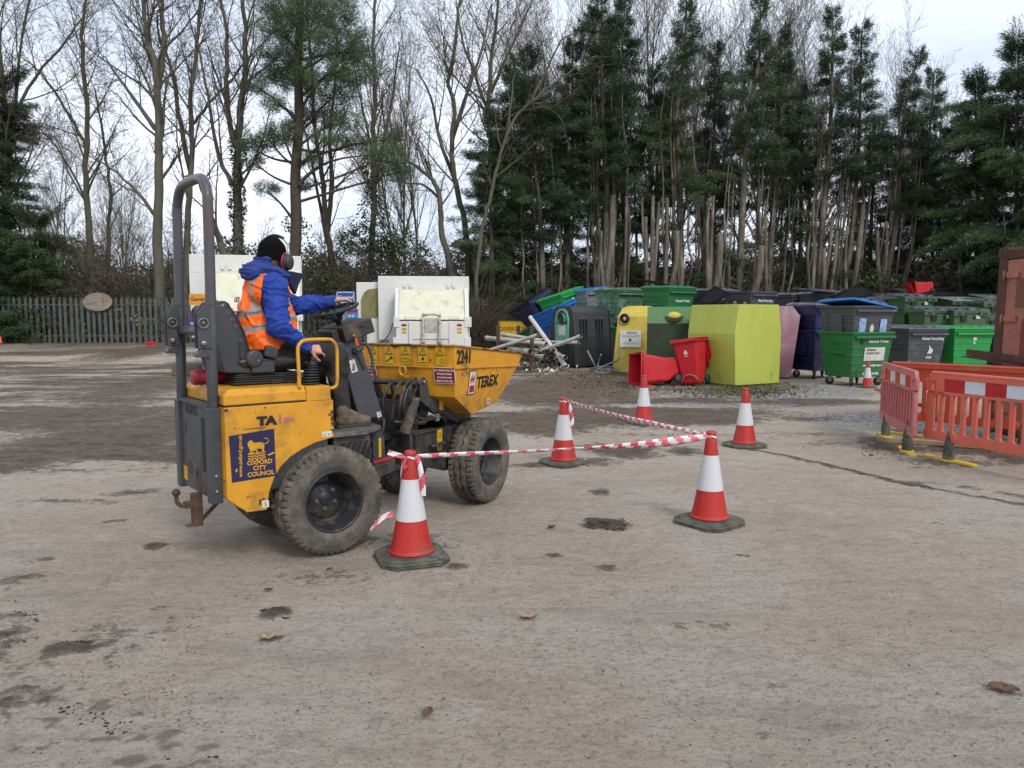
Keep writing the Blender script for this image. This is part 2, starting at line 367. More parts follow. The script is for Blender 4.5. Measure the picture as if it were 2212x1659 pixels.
def ground_mat():
    m = bpy.data.materials.new('muddy_concrete'); m.use_nodes = True; t = m.node_tree; n = t.nodes; l = t.links; b = n['Principled BSDF']
    tc = n.new('ShaderNodeTexCoord'); co = tc.outputs['Object']
    def nz(s, d=6, r=.6, st=None, dist=0):
        c_ = co
        if st: mp = n.new('ShaderNodeMapping'); mp.inputs['Scale'].default_value = st; l.new(co, mp.inputs[0]); c_ = mp.outputs[0]
        q = n.new('ShaderNodeTexNoise'); q.inputs['Scale'].default_value = s; q.inputs['Detail'].default_value = d; q.inputs['Roughness'].default_value = r; q.inputs['Distortion'].default_value = dist
        l.new(c_, q.inputs['Vector']); return q.outputs['Fac']
    def rg(f, a, bb, c=0, d=1):
        q = n.new('ShaderNodeMapRange'); q.inputs[1].default_value = a; q.inputs[2].default_value = bb; q.inputs[3].default_value = c; q.inputs[4].default_value = d; l.new(f, q.inputs[0]); return q.outputs[0]
    def mix(f, a, bb, mode='MIX'):
        q = n.new('ShaderNodeMixRGB'); q.blend_type = mode
        if isinstance(f, float): q.inputs[0].default_value = f
        else: l.new(f, q.inputs[0])
        for i, x in ((1, a), (2, bb)):
            if isinstance(x, tuple): q.inputs[i].default_value = (*x[:3], 1)
            else: l.new(x, q.inputs[i])
        return q.outputs[0]
    def mth(op, a, bb):
        q = n.new('ShaderNodeMath'); q.operation = op
        for i, x in enumerate((a, bb)):
            if isinstance(x, (int, float)): q.inputs[i].default_value = x
            else: l.new(x, q.inputs[i])
        return q.outputs[0]
    def attr(nm): q = n.new('ShaderNodeAttribute'); q.attribute_name = nm; return q.outputs['Fac']
    g1, g2, g3 = (.51, .445, .375), (.45, .365, .285), (.56, .51, .45)
    base = mix(rg(nz(.55, 6, .65), .42, .58), g1, g2)
    base = mix(rg(nz(2.2, 7, .7), .52, .68, 0, .75), base, g3)
    base = mix(rg(nz(5.5, 8, .75, dist=.4), .53, .68, 0, .5), base, (.215, .18, .148))
    base = mix(rg(nz(1.1, 6, .7, st=(.5, 1.7, 1)), .52, .7, 0, .45), base, (.24, .205, .17))
    base = mix(rg(nz(17, 7, .82, st=(.7, 1.5, 1)), .53, .63, 0, .72), base, (.20, .162, .128)); base = mix(rg(nz(34, 5, .85), .54, .64, 0, .75), base, (.16, .135, .112)); base = mix(rg(nz(48, 4, .8), .57, .68, 0, .5), base, (.47, .44, .40))  # fine spots of the concrete; extra contrast paints in the shading of tiny bumps
    base = mix(rg(nz(75, 3, .7), .60, .70, 0, .6), base, (.5, .49, .47))
    base = mix(rg(nz(9, 10, .92, st=(.6, 1.5, 1), dist=.3), .53, .62, 0, .62), base, (.235, .190, .150)); base = mix(rg(nz(5, 10, .95, st=(.8, 1.3, 1)), .54, .60, 0, .4), base, (.25, .205, .165)); base = mix(rg(nz(3.2, 6, .8, st=(.6, 1.5, 1)), .50, .68, 0, .45), base, (.27, .225, .18)); base = mix(rg(nz(160, 2, .6), .38, .50, .35, 0), base, (.18, .155, .13))
    gv = attr('gravel'); vo = n.new('ShaderNodeTexVoronoi'); vo.inputs['Scale'].default_value = 22; l.new(co, vo.inputs['Vector'])
    sep = n.new('ShaderNodeSeparateColor'); l.new(vo.outputs['Color'], sep.inputs[0])
    gcol = mix(sep.outputs[0], (.13, .125, .12), (.40, .39, .38))
    gf = rg(mth('ADD', gv, mth('MULTIPLY', nz(3, 6, .7), .8)), .75, 1.05, 0, .85)
    base = mix(gf, base, gcol)
    md = attr('mud'); nn = nz(7, 9, .75)
    nn2 = nz(24, 8, .8, st=(1, 1.6, 1)); mf = rg(mth('ADD', mth('ADD', md, mth('MULTIPLY', mth('SUBTRACT', nn, .5), 2.2)), mth('MULTIPLY', mth('SUBTRACT', nn2, .5), 1.3)), .34, .84)
    mcol = mix(rg(nz(3.6, 8, .8, st=(1, 2.4, 1)), .40, .60), (.085, .056, .038), (.24, .175, .122))
    mcol = mix(rg(nz(26, 6, .8), .52, .66, 0, .8), mcol, (.29, .225, .17)); mcol = mix(rg(nz(60, 4, .8), .50, .62, 0, .55), mcol, (.04, .032, .026))
    mcol = mix(rg(nz(1.3, 7, .75, st=(.7, 1.8, 1)), .50, .62, 0, .75), mcol, (.055, .040, .030)); mcol = mix(rg(nz(.9, 7, .8, st=(.5, 1.5, 1)), .56, .66, 0, .5), mcol, (.30, .235, .175))
    base = mix(mth('MULTIPLY', mf, .95), base, mcol)
    tk = rg(mth('ADD', attr('track'), mth('MULTIPLY', mth('SUBTRACT', nz(9, 5, .7), .5), 1.6)), .45, .75, 0, .7)
    base = mix(tk, base, (.135, .11, .088))
    l.new(base, b.inputs['Base Color'])
    l.new(rg(mf, 0, 1, .9, .62), b.inputs['Roughness']); b.inputs['Specular IOR Level'].default_value = .3
    h = mth('ADD', mth('MULTIPLY', nz(40, 6, .8), .8), mth('MULTIPLY', nz(9, 5, .7), .9))
    h = mth('ADD', h, mth('MULTIPLY', mf, mth('MULTIPLY', nz(14, 8, .8), 2.2)))
    h = mth('ADD', h, mth('MULTIPLY', gf, mth('MULTIPLY', vo.outputs['Distance'], -1.5)))
    bp = n.new('ShaderNodeBump'); bp.inputs['Strength'].default_value = 1.0; bp.inputs['Distance'].default_value = .038; l.new(h, bp.inputs['Height']); l.new(bp.outputs[0], b.inputs['Normal'])
    return m
me.materials.append(ground_mat())
go = bpy.data.objects.new('ground', me); COL.objects.link(go); go['kind'] = 'structure'
# grass field beyond the palisade
gr = mat('field_grass', hx('7aa044', .7), .9, c2=hx('668838', .7), dirt=hx('6a5c40', .5), dirt_amt=.3, ds=.4, vs=.8)
fm = MB(); fy0 = 33.5
fm.add([(-60, fy0 + 4, .50), (-6, fy0 + 2, .50), (14, fy0 + 8, .50), (60, fy0 + 12, .50), (200, 400, 1.2), (-200, 400, 1.2)], [(0, 1, 2, 3, 4, 5)])
tag(fm.build('field', gr), kind='structure')
# ------------------------------------------------------------------ dumper truck (rear frame coordinates: x forward, y left)
RA = 39.0; RO = Vector((-1.556, 5.611, 0))
DT = thing('dumper_truck', 'yellow site dumper with grey roll bar, driver aboard, beside the taped off cones', 'dumper truck', RO, R_(RA))
TR = Matrix.Translation(RO) @ Matrix.Rotation(R_(RA), 4, 'Z')                 # rear frame -> world
TF = Matrix.Translation((1.525, .479, 0)) @ Matrix.Rotation(R_(25), 4, 'Z')   # front frame -> rear frame
def plate(name, x0, x1, z0, z1, y, m, parent, Mx=None, rot=0):
    b = MB(Mx or Matrix()); b.b2((x0, y - .0012, z0), (x1, y + .0012, z1)); return b.build(name, m, parent)
# wheels
def tyre_mesh():
    prof = [(.214, -.098), (.220, -.112), (.25, -.126), (.30, -.132), (.335, -.126), (.345, -.122), (.352, -.120), (.368, -.108), (.3715, -.082), (.3725, -.072), (.350, -.064), (.350, -.052), (.374, -.044), (.376, -.014), (.352, -.007), (.352, .007)]
    full = prof + [(r, -h) for r, h in reversed(prof)]
    NS = 192; K = len(full)
    zig = {8: .6, 9: 1, 10: 1, 11: 1, 12: 1, 13: 1, 14: 1, 15: 1}
    def mod(i, j, r, h):
        jj = j if j < 16 else K - 1 - j
        ph = (i % 8) / 8; tri = abs(ph * 2 - 1) * 2 - 1
        if jj in zig: h += tri * .010 * zig[jj]
        if jj in (6, 7, 8, 9) and (i % 4) == 0: r -= .016
        return r, h
    b = MB(); b.lathe(full, NS, axis='y', mod=mod); b.sm = [False] * len(b.sm); return b.mesh('tyre', M['tyre'])
def rim_mesh():
    b = MB(); b.lathe([(.221, -.100), (.216, -.112), (.206, -.112), (.200, -.100), (.194, -.07), (.182, -.05), (.176, -.02), (.160, .0), (.160, .03), (.150, .045), (.135, .05), (.0, .05)], 48, axis='y')
    b.lathe([(.216, .100), (.205, .11), (.170, .08), (.165, .04), (0, .04)], 48, axis='y'); return b.mesh('rim', M['rim'])
def hub_mesh():
    b = MB(); b.lathe([(0, .018), (.028, .02), (.045, .028), (.06, .045), (.1, .049)], 24, axis='y')
    b.m(1)
    for k in range(5):
        a = 2 * math.pi * k / 5 + .3; b.lathe([(0, .012), (.007, .012), (.009, .03), (.015, .03), (.015, .044), (.018, .046)], 8, c=(.073 * math.cos(a), 0, .073 * math.sin(a)), axis='y', smooth=False)
    b.tube([(-.10, .03, .09), (-.115, .0, .12)], .005, 6)
    return b.mesh('wheel', [M['rim'], M['steel']])
tm, rm, hm = tyre_mesh(), rim_mesh(), hub_mesh()
for me_ in (tm, rm, hm):
    bm = bmesh.new(); bm.from_mesh(me_); bmesh.ops.recalc_face_normals(bm, faces=bm.faces); bm.to_mesh(me_); bm.free()
def wheel(Mx, flip, spin):
    o = bpy.data.objects.new('wheel', hm); COL.objects.link(o); o.parent = DT
    o.matrix_local = Mx @ Matrix.Rotation(math.pi if flip else 0, 4, 'Z') @ Matrix.Rotation(spin, 4, 'Y')
    for nm, mm in (('tyre', tm), ('rim', rm)):
        c = bpy.data.objects.new(nm, mm); COL.objects.link(c); c.parent = o
for s_ in (-1, 1):
    wheel(Matrix.Translation((0, .43 * s_, .372)), s_ > 0, .5 + s_)
    wheel(TF @ Matrix.Translation((0, .43 * s_, .372)), s_ > 0, 1.4 + s_)
# rear body
SP = [(-.70, .478), (-.575, .374), (-.445, .370), (-.437, .43), (-.42, .50), (-.39, .575), (-.345, .642), (-.28, .70), (-.194, .745), (-.10, .78), (.045, .806), (.045, 1.066), (-.70, 1.066)]
b = MB(); b.prism(SP, -.45, -.30); b.prism(SP, .30, .45); b.b2((-.70, -.30, .47), (.04, .30, 1.064)); b.build('engine_body', M['yellow'], DT, bevel=.004)
b = MB(); b.b2((-.44, -.445, .50), (.0, -.29, .80)); b.b2((-.3, -.3, .36), (.45, .3, .56)); b.b2((-.05, -.37, .345), (.05, .37, .40)); b.build('rear_axle', M['chassis'], DT, bevel=.005)
# engine lid: chamfered
b = MB()
x0, x1, y0, y1 = -.70, -.148, -.44, .44; c_ = .045
for za, zb, i0, i1 in ((1.078, 1.138, 0, 0), (1.138, 1.178, 0, c_)):
    q = [(x0 + i0, y0 + i0, za), (x1, y0 + i0, za), (x1, y1 - i0, za), (x0 + i0, y1 - i0, za), (x0 + i1, y0 + i1, zb), (x1, y0 + i1, zb), (x1, y1 - i1, zb), (x0 + i1, y1 - i1, zb)]
    b.add(q, [(3, 2, 1, 0), (4, 5, 6, 7), (0, 1, 5, 4), (1, 2, 6, 5), (2, 3, 7, 6), (3, 0, 4, 7)])
b.build('engine_lid', M['lid_yellow'], DT, bevel=.006)
MB().b2((-.69, -.435, 1.0665), (-.152, .435, 1.0785)).build('lid_seal', M['black'], DT)
MB().b2((-.146, -.44, 1.0665), (.032, -.12, 1.166)).build('lever_housing', M['yellow'], DT, bevel=.006)
MB().b2((-.146, .12, 1.0665), (.032, .44, 1.166)).build('side_housing', M['yellow'], DT, bevel=.006)
# rear grille panel with vents and rust
b = MB(); b.b2((-.752, -.30, .46), (-.702, .30, 1.055)); b.b2((-.765, -.31, 1.055), (-.69, .31, 1.075)); b.m(1)
for k in range(3): b.b2((-.7545, -.16 - .035 * k, .62), (-.7525, -.143 - .035 * k, .98))
for k in range(3): b.b2((-.7545, .10 + .04 * k, .98), (-.7525, .115 + .04 * k, 1.02))
b.m(2)
rr = random.Random(4)
for (yy, zz, s_) in [(-.05, .56, .09), (-.2, .5, .07), (.12, .60, .05), (-.12, .66, .05), (-.27, .95, .05), (.22, .64, .04), (-.25, .6, .05)]:
    k = 11; pl = []
    for i in range(k):
        a = 2 * math.pi * i / k; q = s_ * rr.uniform(.5, 1.1); pl.append((max(-.298, min(.298, yy + q * math.cos(a))), max(.462, zz + q * 1.3 * math.sin(a))))
    b.prism(pl, -.7532, -.7522, 'yz')
gp = b.build('rear_panel', [M['dgrey'], M['flat_blk'], M['rusty']], DT)
text('lettering', 'TEREX', .085, M['flat_blk'], gp, YZ(-.7538, .20, .985), sx=1.05, bold=.004)
b = MB(); b.b2((-.7556, .19, .84), (-.7525, .27, .93)); b.build('vent_plate', M['chassis'], gp)
MB().b2((-.7545, .20, .50), (-.7525, .28, .60)).build('warning_sticker', M['yel_st'], gp)
b = MB(); b.lathe([(0, -.755), (.028, -.755), (.028, -.75)], 20, c=(0, -.02, .60), axis='x'); b.build('exhaust_hole', M['flat_blk'], gp)
# roll bar: lower posts, locking plates, folding hoop
for s_ in (-1, 1):
    b = MB(); y = .335 * s_
    b.b2((-.775, y - .04, .44), (-.700, y + .04, 1.06)); b.tube([(-.735, y, 1.0), (-.73, y, 1.35), (-.725, y, 1.70)], .034, 16)
    p = b.build('roll_bar_post', M['dgrey'], DT, bevel=.004)
    b = MB()
    for z in (.52, .62): b.sphere((-.74, y - .041 if s_ < 0 else y + .041, z), .014, 10, 6)
    b.build('bolt', M['steel'], p)
    b = MB(); b.prism([(-.822, 1.44), (-.822, 1.66), (-.77, 1.73), (-.735, 1.73), (-.735, 1.44)], y - .038, y - .030); b.prism([(-.822, 1.44), (-.822, 1.66), (-.77, 1.73), (-.735, 1.73), (-.735, 1.44)], y + .030, y + .038)
    b.prism([(-.83, 1.40), (-.815, 1.425), (-.79, 1.44), (-.735, 1.44), (-.735, 1.385), (-.825, 1.385)], y - .03, y + .03)
    lp = b.build('locking_plate', M['dgrey'], DT, bevel=.003)
    b = MB(); b.lathe([(0, -.008), (.016, -.008), (.018, 0), (.018, .01)], 12, c=(-.79, y - .05, 1.475), axis='y'); b.tube([(-.79 + .03 * math.cos(a), y - .052, 1.60 + .03 * math.sin(a)) for a in [i * math.pi / 8 for i in range(16)]], .004, 6, closed=True); b.tube([(-.79, y - .06, 1.605), (-.79, y + .05, 1.605)], .008, 8)
    b.build('locking_pin', M['steel'], lp)
hp = [(-.725, -.335, 1.62), (-.72, -.33, 2.30), (-.718, -.315, 2.42), (-.717, -.26, 2.495), (-.716, -.17, 2.525), (-.716, .0, 2.53), (-.716, .17, 2.525), (-.717, .26, 2.495), (-.718, .315, 2.42), (-.72, .33, 2.30), (-.725, .335, 1.62)]
hoop = MB().tube(smooth_pts(hp, 5), .0325, 16).build('roll_hoop', mat('hoop_paint', hx('51555c', .8), .4, c2=hx('464a52', .8), dirt=hx('6b4a38', .8), dirt_amt=.4, ds=5, chip=hx('5a3a2a', .9), chip_amt=.2, cs=20, stretch=(1, 1, .5)), DT)
MB().tube([(-.73, -.31, 1.545), (-.73, .31, 1.545)], .032, 14).build('cross_tube', M['dgrey'], DT)
b = MB(); rr = random.Random(3)
b.add([(-.73 + .02 * math.sin(i), .06 + .026 * i, 2.568 + (.012 if i % 2 else 0)) for i in range(5)] + [(-.70 + .02 * math.cos(i), .06 + .026 * i, 2.572 + (.015 if i % 3 else 0)) for i in range(5)], [(i, i + 1, i + 6, i + 5) for i in range(4)])
lf = b.build('dead_leaf', mat('dead_leaf', hx('6b4a3a', .7), .8), None); lf.matrix_world = TR; so_ = lf.modifiers.new('s', 'SOLIDIFY'); so_.thickness = .002
tag(lf, 'dried brown leaf lying on top of the grey roll bar', 'leaf')
# tow hitch
b = MB(); b.b2((-.80, -.075, .235), (-.74, -.005, .455)); b.beam((-.76, -.04, .25), (-.60, -.04, .40), .03, .02); b.b2((-.84, -.065, .235), (-.80, -.015, .25))
b.b2((-.85, -.07, .365), (-.80, -.01, .405)); b.tube(smooth_pts([(-.83, -.04, .385), (-.87, -.04, .385), (-.895, -.04, .415), (-.898, -.04, .46)], 5), .014, 10); b.sphere((-.898, -.04, .478), .027, 16, 10)
b.build('tow_hitch', M['rusty'], DT, bevel=.003)
# stickers and lettering on the near side panel
YS = -.4512
sk = MB(); sk.prism([(-.678, .885), (-.382, .905), (-.376, .590), (-.668, .583)], YS - .001, YS + .0008); skn = sk.build('council_sticker', M['navy_st'], DT)
text('lettering', 'OXFORD', .040, M['yel_ink'], skn, XZ(-.568, YS - .0012, .683, 1), sx=1.0, bold=.0012)
text('lettering', 'CITY', .040, M['yel_ink'], skn, XZ(-.530, YS - .0012, .645, 1), sx=1.0, bold=.0012)
text('lettering', 'COUNCIL', .040, M['yel_ink'], skn, XZ(-.568, YS - .0012, .607, 1), sx=1.0, bold=.0012)
text('lettering', 'www.oxford.gov.uk', .034, M['yel_ink'], skn, XZ(-.602, YS - .0012, .612, -89), bold=.0008)
b = MB()
def fill(poly): b.prism(poly, YS - .0022, YS - .001)
ox = [(-.555, .80), (-.545, .775), (-.525, .77), (-.50, .785), (-.475, .783), (-.455, .775), (-.45, .80), (-.462, .822), (-.49, .826), (-.52, .825), (-.535, .845), (-.55, .84), (-.562, .825)]
fill(ox); fill([(-.545, .772), (-.535, .772), (-.53, .755), (-.545, .755)]); fill([(-.51, .778), (-.50, .778), (-.495, .757), (-.505, .757)]); fill([(-.47, .776), (-.455, .776), (-.45, .755), (-.465, .755)])
for k in range(3):
    z = .758 - .017 * k; top = [(-.56 + i * .0055, z + .0055 * math.sin(i * 1.05)) for i in range(22)]; fill(top + [(x, zz - .008) for x, zz in reversed(top)])
top = [(-.45 + .03 * math.sin(a * .9), .83 + .02 * math.cos(a * .9)) for a in range(6)]; b.tube([(x, YS - .001, z) for x, z in top], .003, 4)
b.build('crest', M['yel_ink'], skn)
b = MB(); fill([(-.43, .738), (-.39, .752), (-.382, .749), (-.39, .740), (-.425, .730)]); b.build('crest_mark', M['yel_ink'], skn)
b = MB(); fill([(-.645, .66), (-.632, .672), (-.63, .655), (-.64, .645)]); b.build('leaf_mark', M['yel_ink'], skn)
text('model_lettering', 'TA', .075, M['flat_blk'], DT, XZ(-.492, YS - .0005, .938, 1), sx=1.3, bold=.0055)
text('model_lettering', '1', .078, M['pink_ink'], DT, XZ(-.358, YS - .0005, .940, 1), sx=1.0, bold=.004)
text('model_lettering', 'EH', .044, M['pink_ink'], DT, XZ(-.316, YS - .0005, .941, 1), sx=1.25, bold=.0012)
b = MB(); b.b2((-.58, YS - .0008, .917), (-.44, YS + .0005, .921)); b.build('stripe', M['flat_blk'], DT)
def rust_blots(name, spots, y, mt, parent, Mx=None, seed=1):
    rr = random.Random(seed); b = MB(Mx or Matrix())
    for (x, z, s_) in spots:
        k = rr.randint(8, 12); b.prism([(min(x + s_ * rr.uniform(.35, 1.1) * math.cos(2 * math.pi * i / k), spots_max), z + s_ * rr.uniform(.3, 1.2) * math.sin(2 * math.pi * i / k)) for i in range(k)], y - .0006, y + .0004)
    return b.build(name, mt, parent)
spots_max = .0445
rust_blots('rust_patch', [(.035, .985, .02), (.037, .955, .016), (.033, .93, .018), (.036, .90, .02), (.015, .965, .012), (.03, .85, .02), (-.69, 1.05, .02), (-.40, .39, .02), (-.60, .395, .01), (-.72, .6, .012), (-.44, 1.05, .008), (-.5, 1.02, .006), (-.2, .86, .006), (-.12, .99, .005), (-.30, .8, .006), (-.64, .93, .007)], -.4508, M['rusty'], DT)
st = MB().b2((-.475, YS - .001, .387), (-.43, YS + .0005, .435)).build('label', M['white_st'], DT); text('lettering', 'S', .035, M['flat_blk'], st, XZ(-.463, YS - .0012, .397))
st = MB().b2((-.045, YS - .001, .815), (.03, YS + .0005, .852)).build('label', M['white_st'], DT); text('lettering', 'U', .024, M['flat_blk'], st, XZ(-.035, YS - .0012, .823)); MB().b2((.0, YS - .002, .828), (.022, YS - .001, .832)).build('print_line', M['flat_blk'], st)
# seat
b = MB(); b.b2((-.55, -.22, 1.185), (-.09, .22, 1.20)); b.b2((-.52, -.2, 1.20), (-.12, .2, 1.255)); 
for k in range(4): b.b2((-.545 + .006 * (k % 2), -.225 + .006 * (k % 2), 1.203 + .014 * k), (-.085, .225 - .006 * (k % 2), 1.214 + .014 * k))
b.b2((-.30, -.23, 1.18), (-.22, -.2, 1.21))
b.build('seat_suspension', M['black'], DT, bevel=.006)
b = MB(); b.sphere((-.27, 0, 1.315), (.30, .235, .055), 28, 12); b.sphere((-.02, -.12, 1.31), (.12, .10, .055), 20, 10); b.sphere((-.02, .12, 1.31), (.12, .10, .055), 20, 10); b.b2((-.5, -.2, 1.27), (-.1, .2, 1.33)); b.sphere((-.3, -.215, 1.335), (.24, .035, .045), 20, 10)
remesh(b, 'seat_cushion', M['vinyl'], DT, .012, 5)
b = MB()
for i in range(9):
    t = i / 8; zc = 1.33 + .37 * t; xc = -.50 - .115 * t + .03 * math.sin(t * 3); hw = .225 - .05 * t ** 2
    b.sphere((xc, 0, zc), (.055, hw, .06), 20, 10); b.sphere((xc + .025, -hw + .04, zc), (.055, .05, .05), 12, 8); b.sphere((xc + .025, hw - .04, zc), (.055, .05, .05), 12, 8)
remesh(b, 'seat_back', M['vinyl'], DT, .013, 5)
b = MB(); b.prism([(-.61, 1.27), (-.36, 1.25), (-.40, 1.36), (-.50, 1.50), (-.60, 1.715), (-.66, 1.72), (-.685, 1.69), (-.66, 1.45)], -.215, .215); b.b2((-.44, -.25, 1.26), (-.28, -.225, 1.34)); b.lathe([(0, -.262), (.055, -.262), (.06, -.25), (.06, -.22)], 20, c=(-.42, 0, 1.36), axis='y'); b.box((-.31, -.25, 1.40), (.09, .05, .075), (0, 15, 0))
sb_ = b.build('seat_shell', mat('seat_shell', hx('3a3c40'), .45, c2=hx('303236'), dirt=hx('55524d', .8), dirt_amt=.2), DT, bevel=.012, seg=3)
b = MB(); 
for x, z in ((-.655, 1.655), (-.64, 1.66), (-.40, 1.345)): b.sphere((x, -.205 if x < -.5 else -.262, z), .008, 10, 6)
b.build('bolt', M['steel'], sb_); MB().b2((-.575, -.2025, 1.36), (-.55, -.2, 1.41)).build('seat_label', M['yel_st'], sb_)
# hand rail, lever
MB().tube(smooth_pts([(-.186, -.42, 1.155), (-.188, -.42, 1.30), (-.190, -.42, 1.42), (-.172, -.42, 1.462), (-.13, -.42, 1.482), (.03, -.42, 1.484), (.072, -.42, 1.464), (.094, -.42, 1.42), (.095, -.42, 1.30), (.092, -.42, 1.19), (.078, -.42, 1.155), (.045, -.41, 1.143)], 5), .0125, 12).build('hand_rail', M['lid_yellow'], DT)
b = MB()
for k in range(7):
    t = k / 6; s_ = .078 - .034 * t; zc = 1.168 + .019 * k
    b.lathe([(s_ * .72, zc), (s_, zc + .006), (s_, zc + .010), (s_ * .72, zc + .018)], 20, c=(-.045 + .004 * k, -.26, 0))
b.lathe([(.03, 1.30), (.045, 1.302), (.03, 1.315), (.02, 1.33)], 16, c=(-.02, -.26, 0))
b.build('bellows', M['black'], DT)
b = MB(); b.tube([(-.015, -.26, 1.30), (.005, -.25, 1.36)], .009, 8); b.cap((-.0, -.25, 1.345), (.03, -.25, 1.40), .026, .018); b.box((.0, -.25, 1.33), (.06, .035, .03), (0, -20, 0)); b.build('lever_handle', M['chassis'], DT)
b = MB(); b.tube([(-.755, .02, 1.232), (-.75, .02, 1.232), (-.735, .022, 1.232), (-.42, .058, 1.232), (-.405, .06, 1.232), (-.385, .06, 1.232), (-.36, .06, 1.232)], [.03, .045, .053, .053, .045, .02, .018], 20); b.build('fire_extinguisher', M['red'], DT)
b = MB()
for x in (-.69, -.60, -.45): b.tube([(x, .04 + .062 * math.cos(a), 1.235 + .062 * math.sin(a)) for a in [i * math.pi / 8 for i in range(16)]], .003, 5, closed=True)
b.tube([(-.73, -.02, 1.20), (-.40, .0, 1.19)], .003, 5); b.build('wire_bracket', M['black'], DT)
# steering column, dash, wheel
b = MB(); b.prism([(.235, 1.45), (.41, 1.47), (.607, .875), (.405, .86)], -.15, .12); cc = b.build('steering_column', M['dgrey'], DT, bevel=.01)
b = MB(); b.prism([(.345, 1.395), (.375, 1.40), (.455, 1.255), (.445, 1.235), (.425, 1.25), (.385, 1.33), (.345, 1.355)], -.1515, -.149); b.build('switch_slot', M['flat_blk'], cc)
b = MB(); b.box((.375, -.16, 1.385), (.05, .03, .035), (0, 20, 0)); b.cap((.38, -.17, 1.39), (.42, -.18, 1.405), .016, .012); b.build('switch', M['chassis'], cc, bevel=.004)
b = MB(); b.prism([(.318, 1.31), (.365, 1.325), (.395, 1.235), (.345, 1.22)], -.1525, -.150); lb = b.build('label', M['white_st'], cc)
b = MB()
for k in range(4): b.prism([(.358 - .008 - .002 * k, 1.29 - .014 * k), (.368 + .002 * k, 1.293 - .014 * k), (.370 + .002 * k, 1.284 - .014 * k), (.352 - .002 * k, 1.28 - .014 * k)], -.1535, -.1525)
b.tube([(.345, -.153, 1.305), (.352, -.153, 1.312), (.35, -.153, 1.298)], .002, 4); b.build('pictogram', M['flat_blk'], lb)
lb = MB().prism([(.545, .91), (.58, .915), (.59, .875), (.553, .868)], -.1525, -.150).build('label', M['white_st'], cc)
MB().tube([(.568 + .011 * math.cos(a), -.153, .897 + .011 * math.sin(a)) for a in [i * .785 for i in range(8)]], .0015, 4, closed=True).build('pictogram', M['flat_blk'], lb)
Md = Matrix.Translation((.36, -.01, 1.535)) @ Matrix.Rotation(R_(-17), 4, 'Y')
b = MB(Md); b.b2((-.10, -.19, -.055), (.15, .17, .055)); b.b2((-.16, -.12, -.06), (-.105, .12, .045)); db = b.build('dashboard', mat('dash_paint', hx('38302c', .8), .6, c2=hx('2c2826', .8), dirt=hx('7a5c40', .8), dirt_amt=.35, ds=6, bump=.1), DT, bevel=.006)
b = MB(Md); b.lathe([(0, -.20), (.012, -.20), (.012, -.19)], 12, c=(-.03, 0, -.03), axis='y'); b.tube([(-.03, -.20, -.03), (-.03, -.22, -.035)], .004, 6); b.build('ignition_key', M['steel'], db)
MB(Md).b2((-.045, -.222, -.10), (-.025, -.219, -.045)).build('key_tag', mat('tag_red', hx('e2502a', .9), .5), db)
MB(Md).lathe([(0, -.193), (.015, -.193), (.017, -.19)], 14, c=(.06, 0, .02), axis='y').build('button', M['flat_blk'], db)
Ms = Matrix.Translation((.29, .0, 1.69)) @ Matrix.Rotation(R_(-17.5), 4, 'Y')
b = MB(Ms); b.tube([(.172 * math.cos(a), .172 * math.sin(a), 0) for a in [i * math.pi / 20 for i in range(40)]], .0135, 10, closed=True)
for a in (R_(20), R_(160), R_(270)): b.tube([(.02 * math.cos(a), .02 * math.sin(a), -.045), (.09 * math.cos(a), .09 * math.sin(a), -.03), (.168 * math.cos(a), .168 * math.sin(a), 0)], [.022, .016, .012], 8)
b.lathe([(0, -.02), (.035, -.022), (.045, -.05), (.04, -.08), (.022, -.09), (.02, -.14)], 20); b.sphere((.07, .155, .03), (.022, .022, .028))
b.build('steering_wheel', M['black'], DT)
MB().tube(smooth_pts([(.42, -.14, 1.44), (.47, -.14, 1.435), (.505, -.14, 1.38), (.525, -.14, 1.30), (.52, -.14, 1.235), (.50, -.14, 1.215)], 5), .012, 10).build('grab_handle', M['dgrey'], DT)
# floor plate, step and valance
b = MB(); b.prism([(.046, -.45), (.30, -.45), (.395, -.38), (.50, -.30), (.50, .30), (.395, .38), (.30, .45), (.046, .45)], .80, .832, 'xy'); b.build('floor_plate', mat('floor_plate', hx('5a5c5c', .75), .6, c2=hx('4a4b4b', .7), dirt=hx('857a6a', .75), dirt_amt=.5, ds=9, bump=.3, bs=50), DT, bevel=.004)
b = MB(); b.b2((.05, -.30, .42), (.50, .30, .80)); b.prism([(.06, .795), (.34, .795), (.36, .72), (.36, .50), (.40, .44), (.20, .44), (.06, .58)], -.41, -.30); b.m(1)
for k in range(6): b.prism([(.06 + .045 * k, .60), (.085 + .045 * k, .60), (.155 + .045 * k, .75), (.13 + .045 * k, .75)], -.4125, -.4095)
b.build('battery_box', [M['chassis'], M['flat_blk']], DT, bevel=.003)
b = MB()
for y in (-.43, -.30): b.prism([(.36, .60), (.36, .74), (.39, .79), (.42, .80), (.45, .77), (.46, .64), (.44, .60)], y, y + .012)
b.b2((.35, -.43, .59), (.52, -.28, .612)); b.prism([(.33, .59), (.55, .59), (.54, .50), (.40, .46), (.33, .50)], -.42, -.40); b.tube([(.35, -.44, .56), (.42, -.45, .565), (.47, -.44, .57)], .004, 5)
b.build('step_bracket', M['chassis'], DT, bevel=.003)
MB().prism([(.36, .575), (.53, .595), (.535, .618), (.36, .60)], -.4335, -.4305).build('red_strip', M['red'], DT)
MB().b2((.405, -.4315, .62), (.425, -.4295, .76)).build('warning_sticker', M['yel_st'], DT)
for k, x in enumerate((.40,)): MB().sphere((x - .07, -.414, .60), .012, 10, 6).build('bolt', M['steel'], DT)

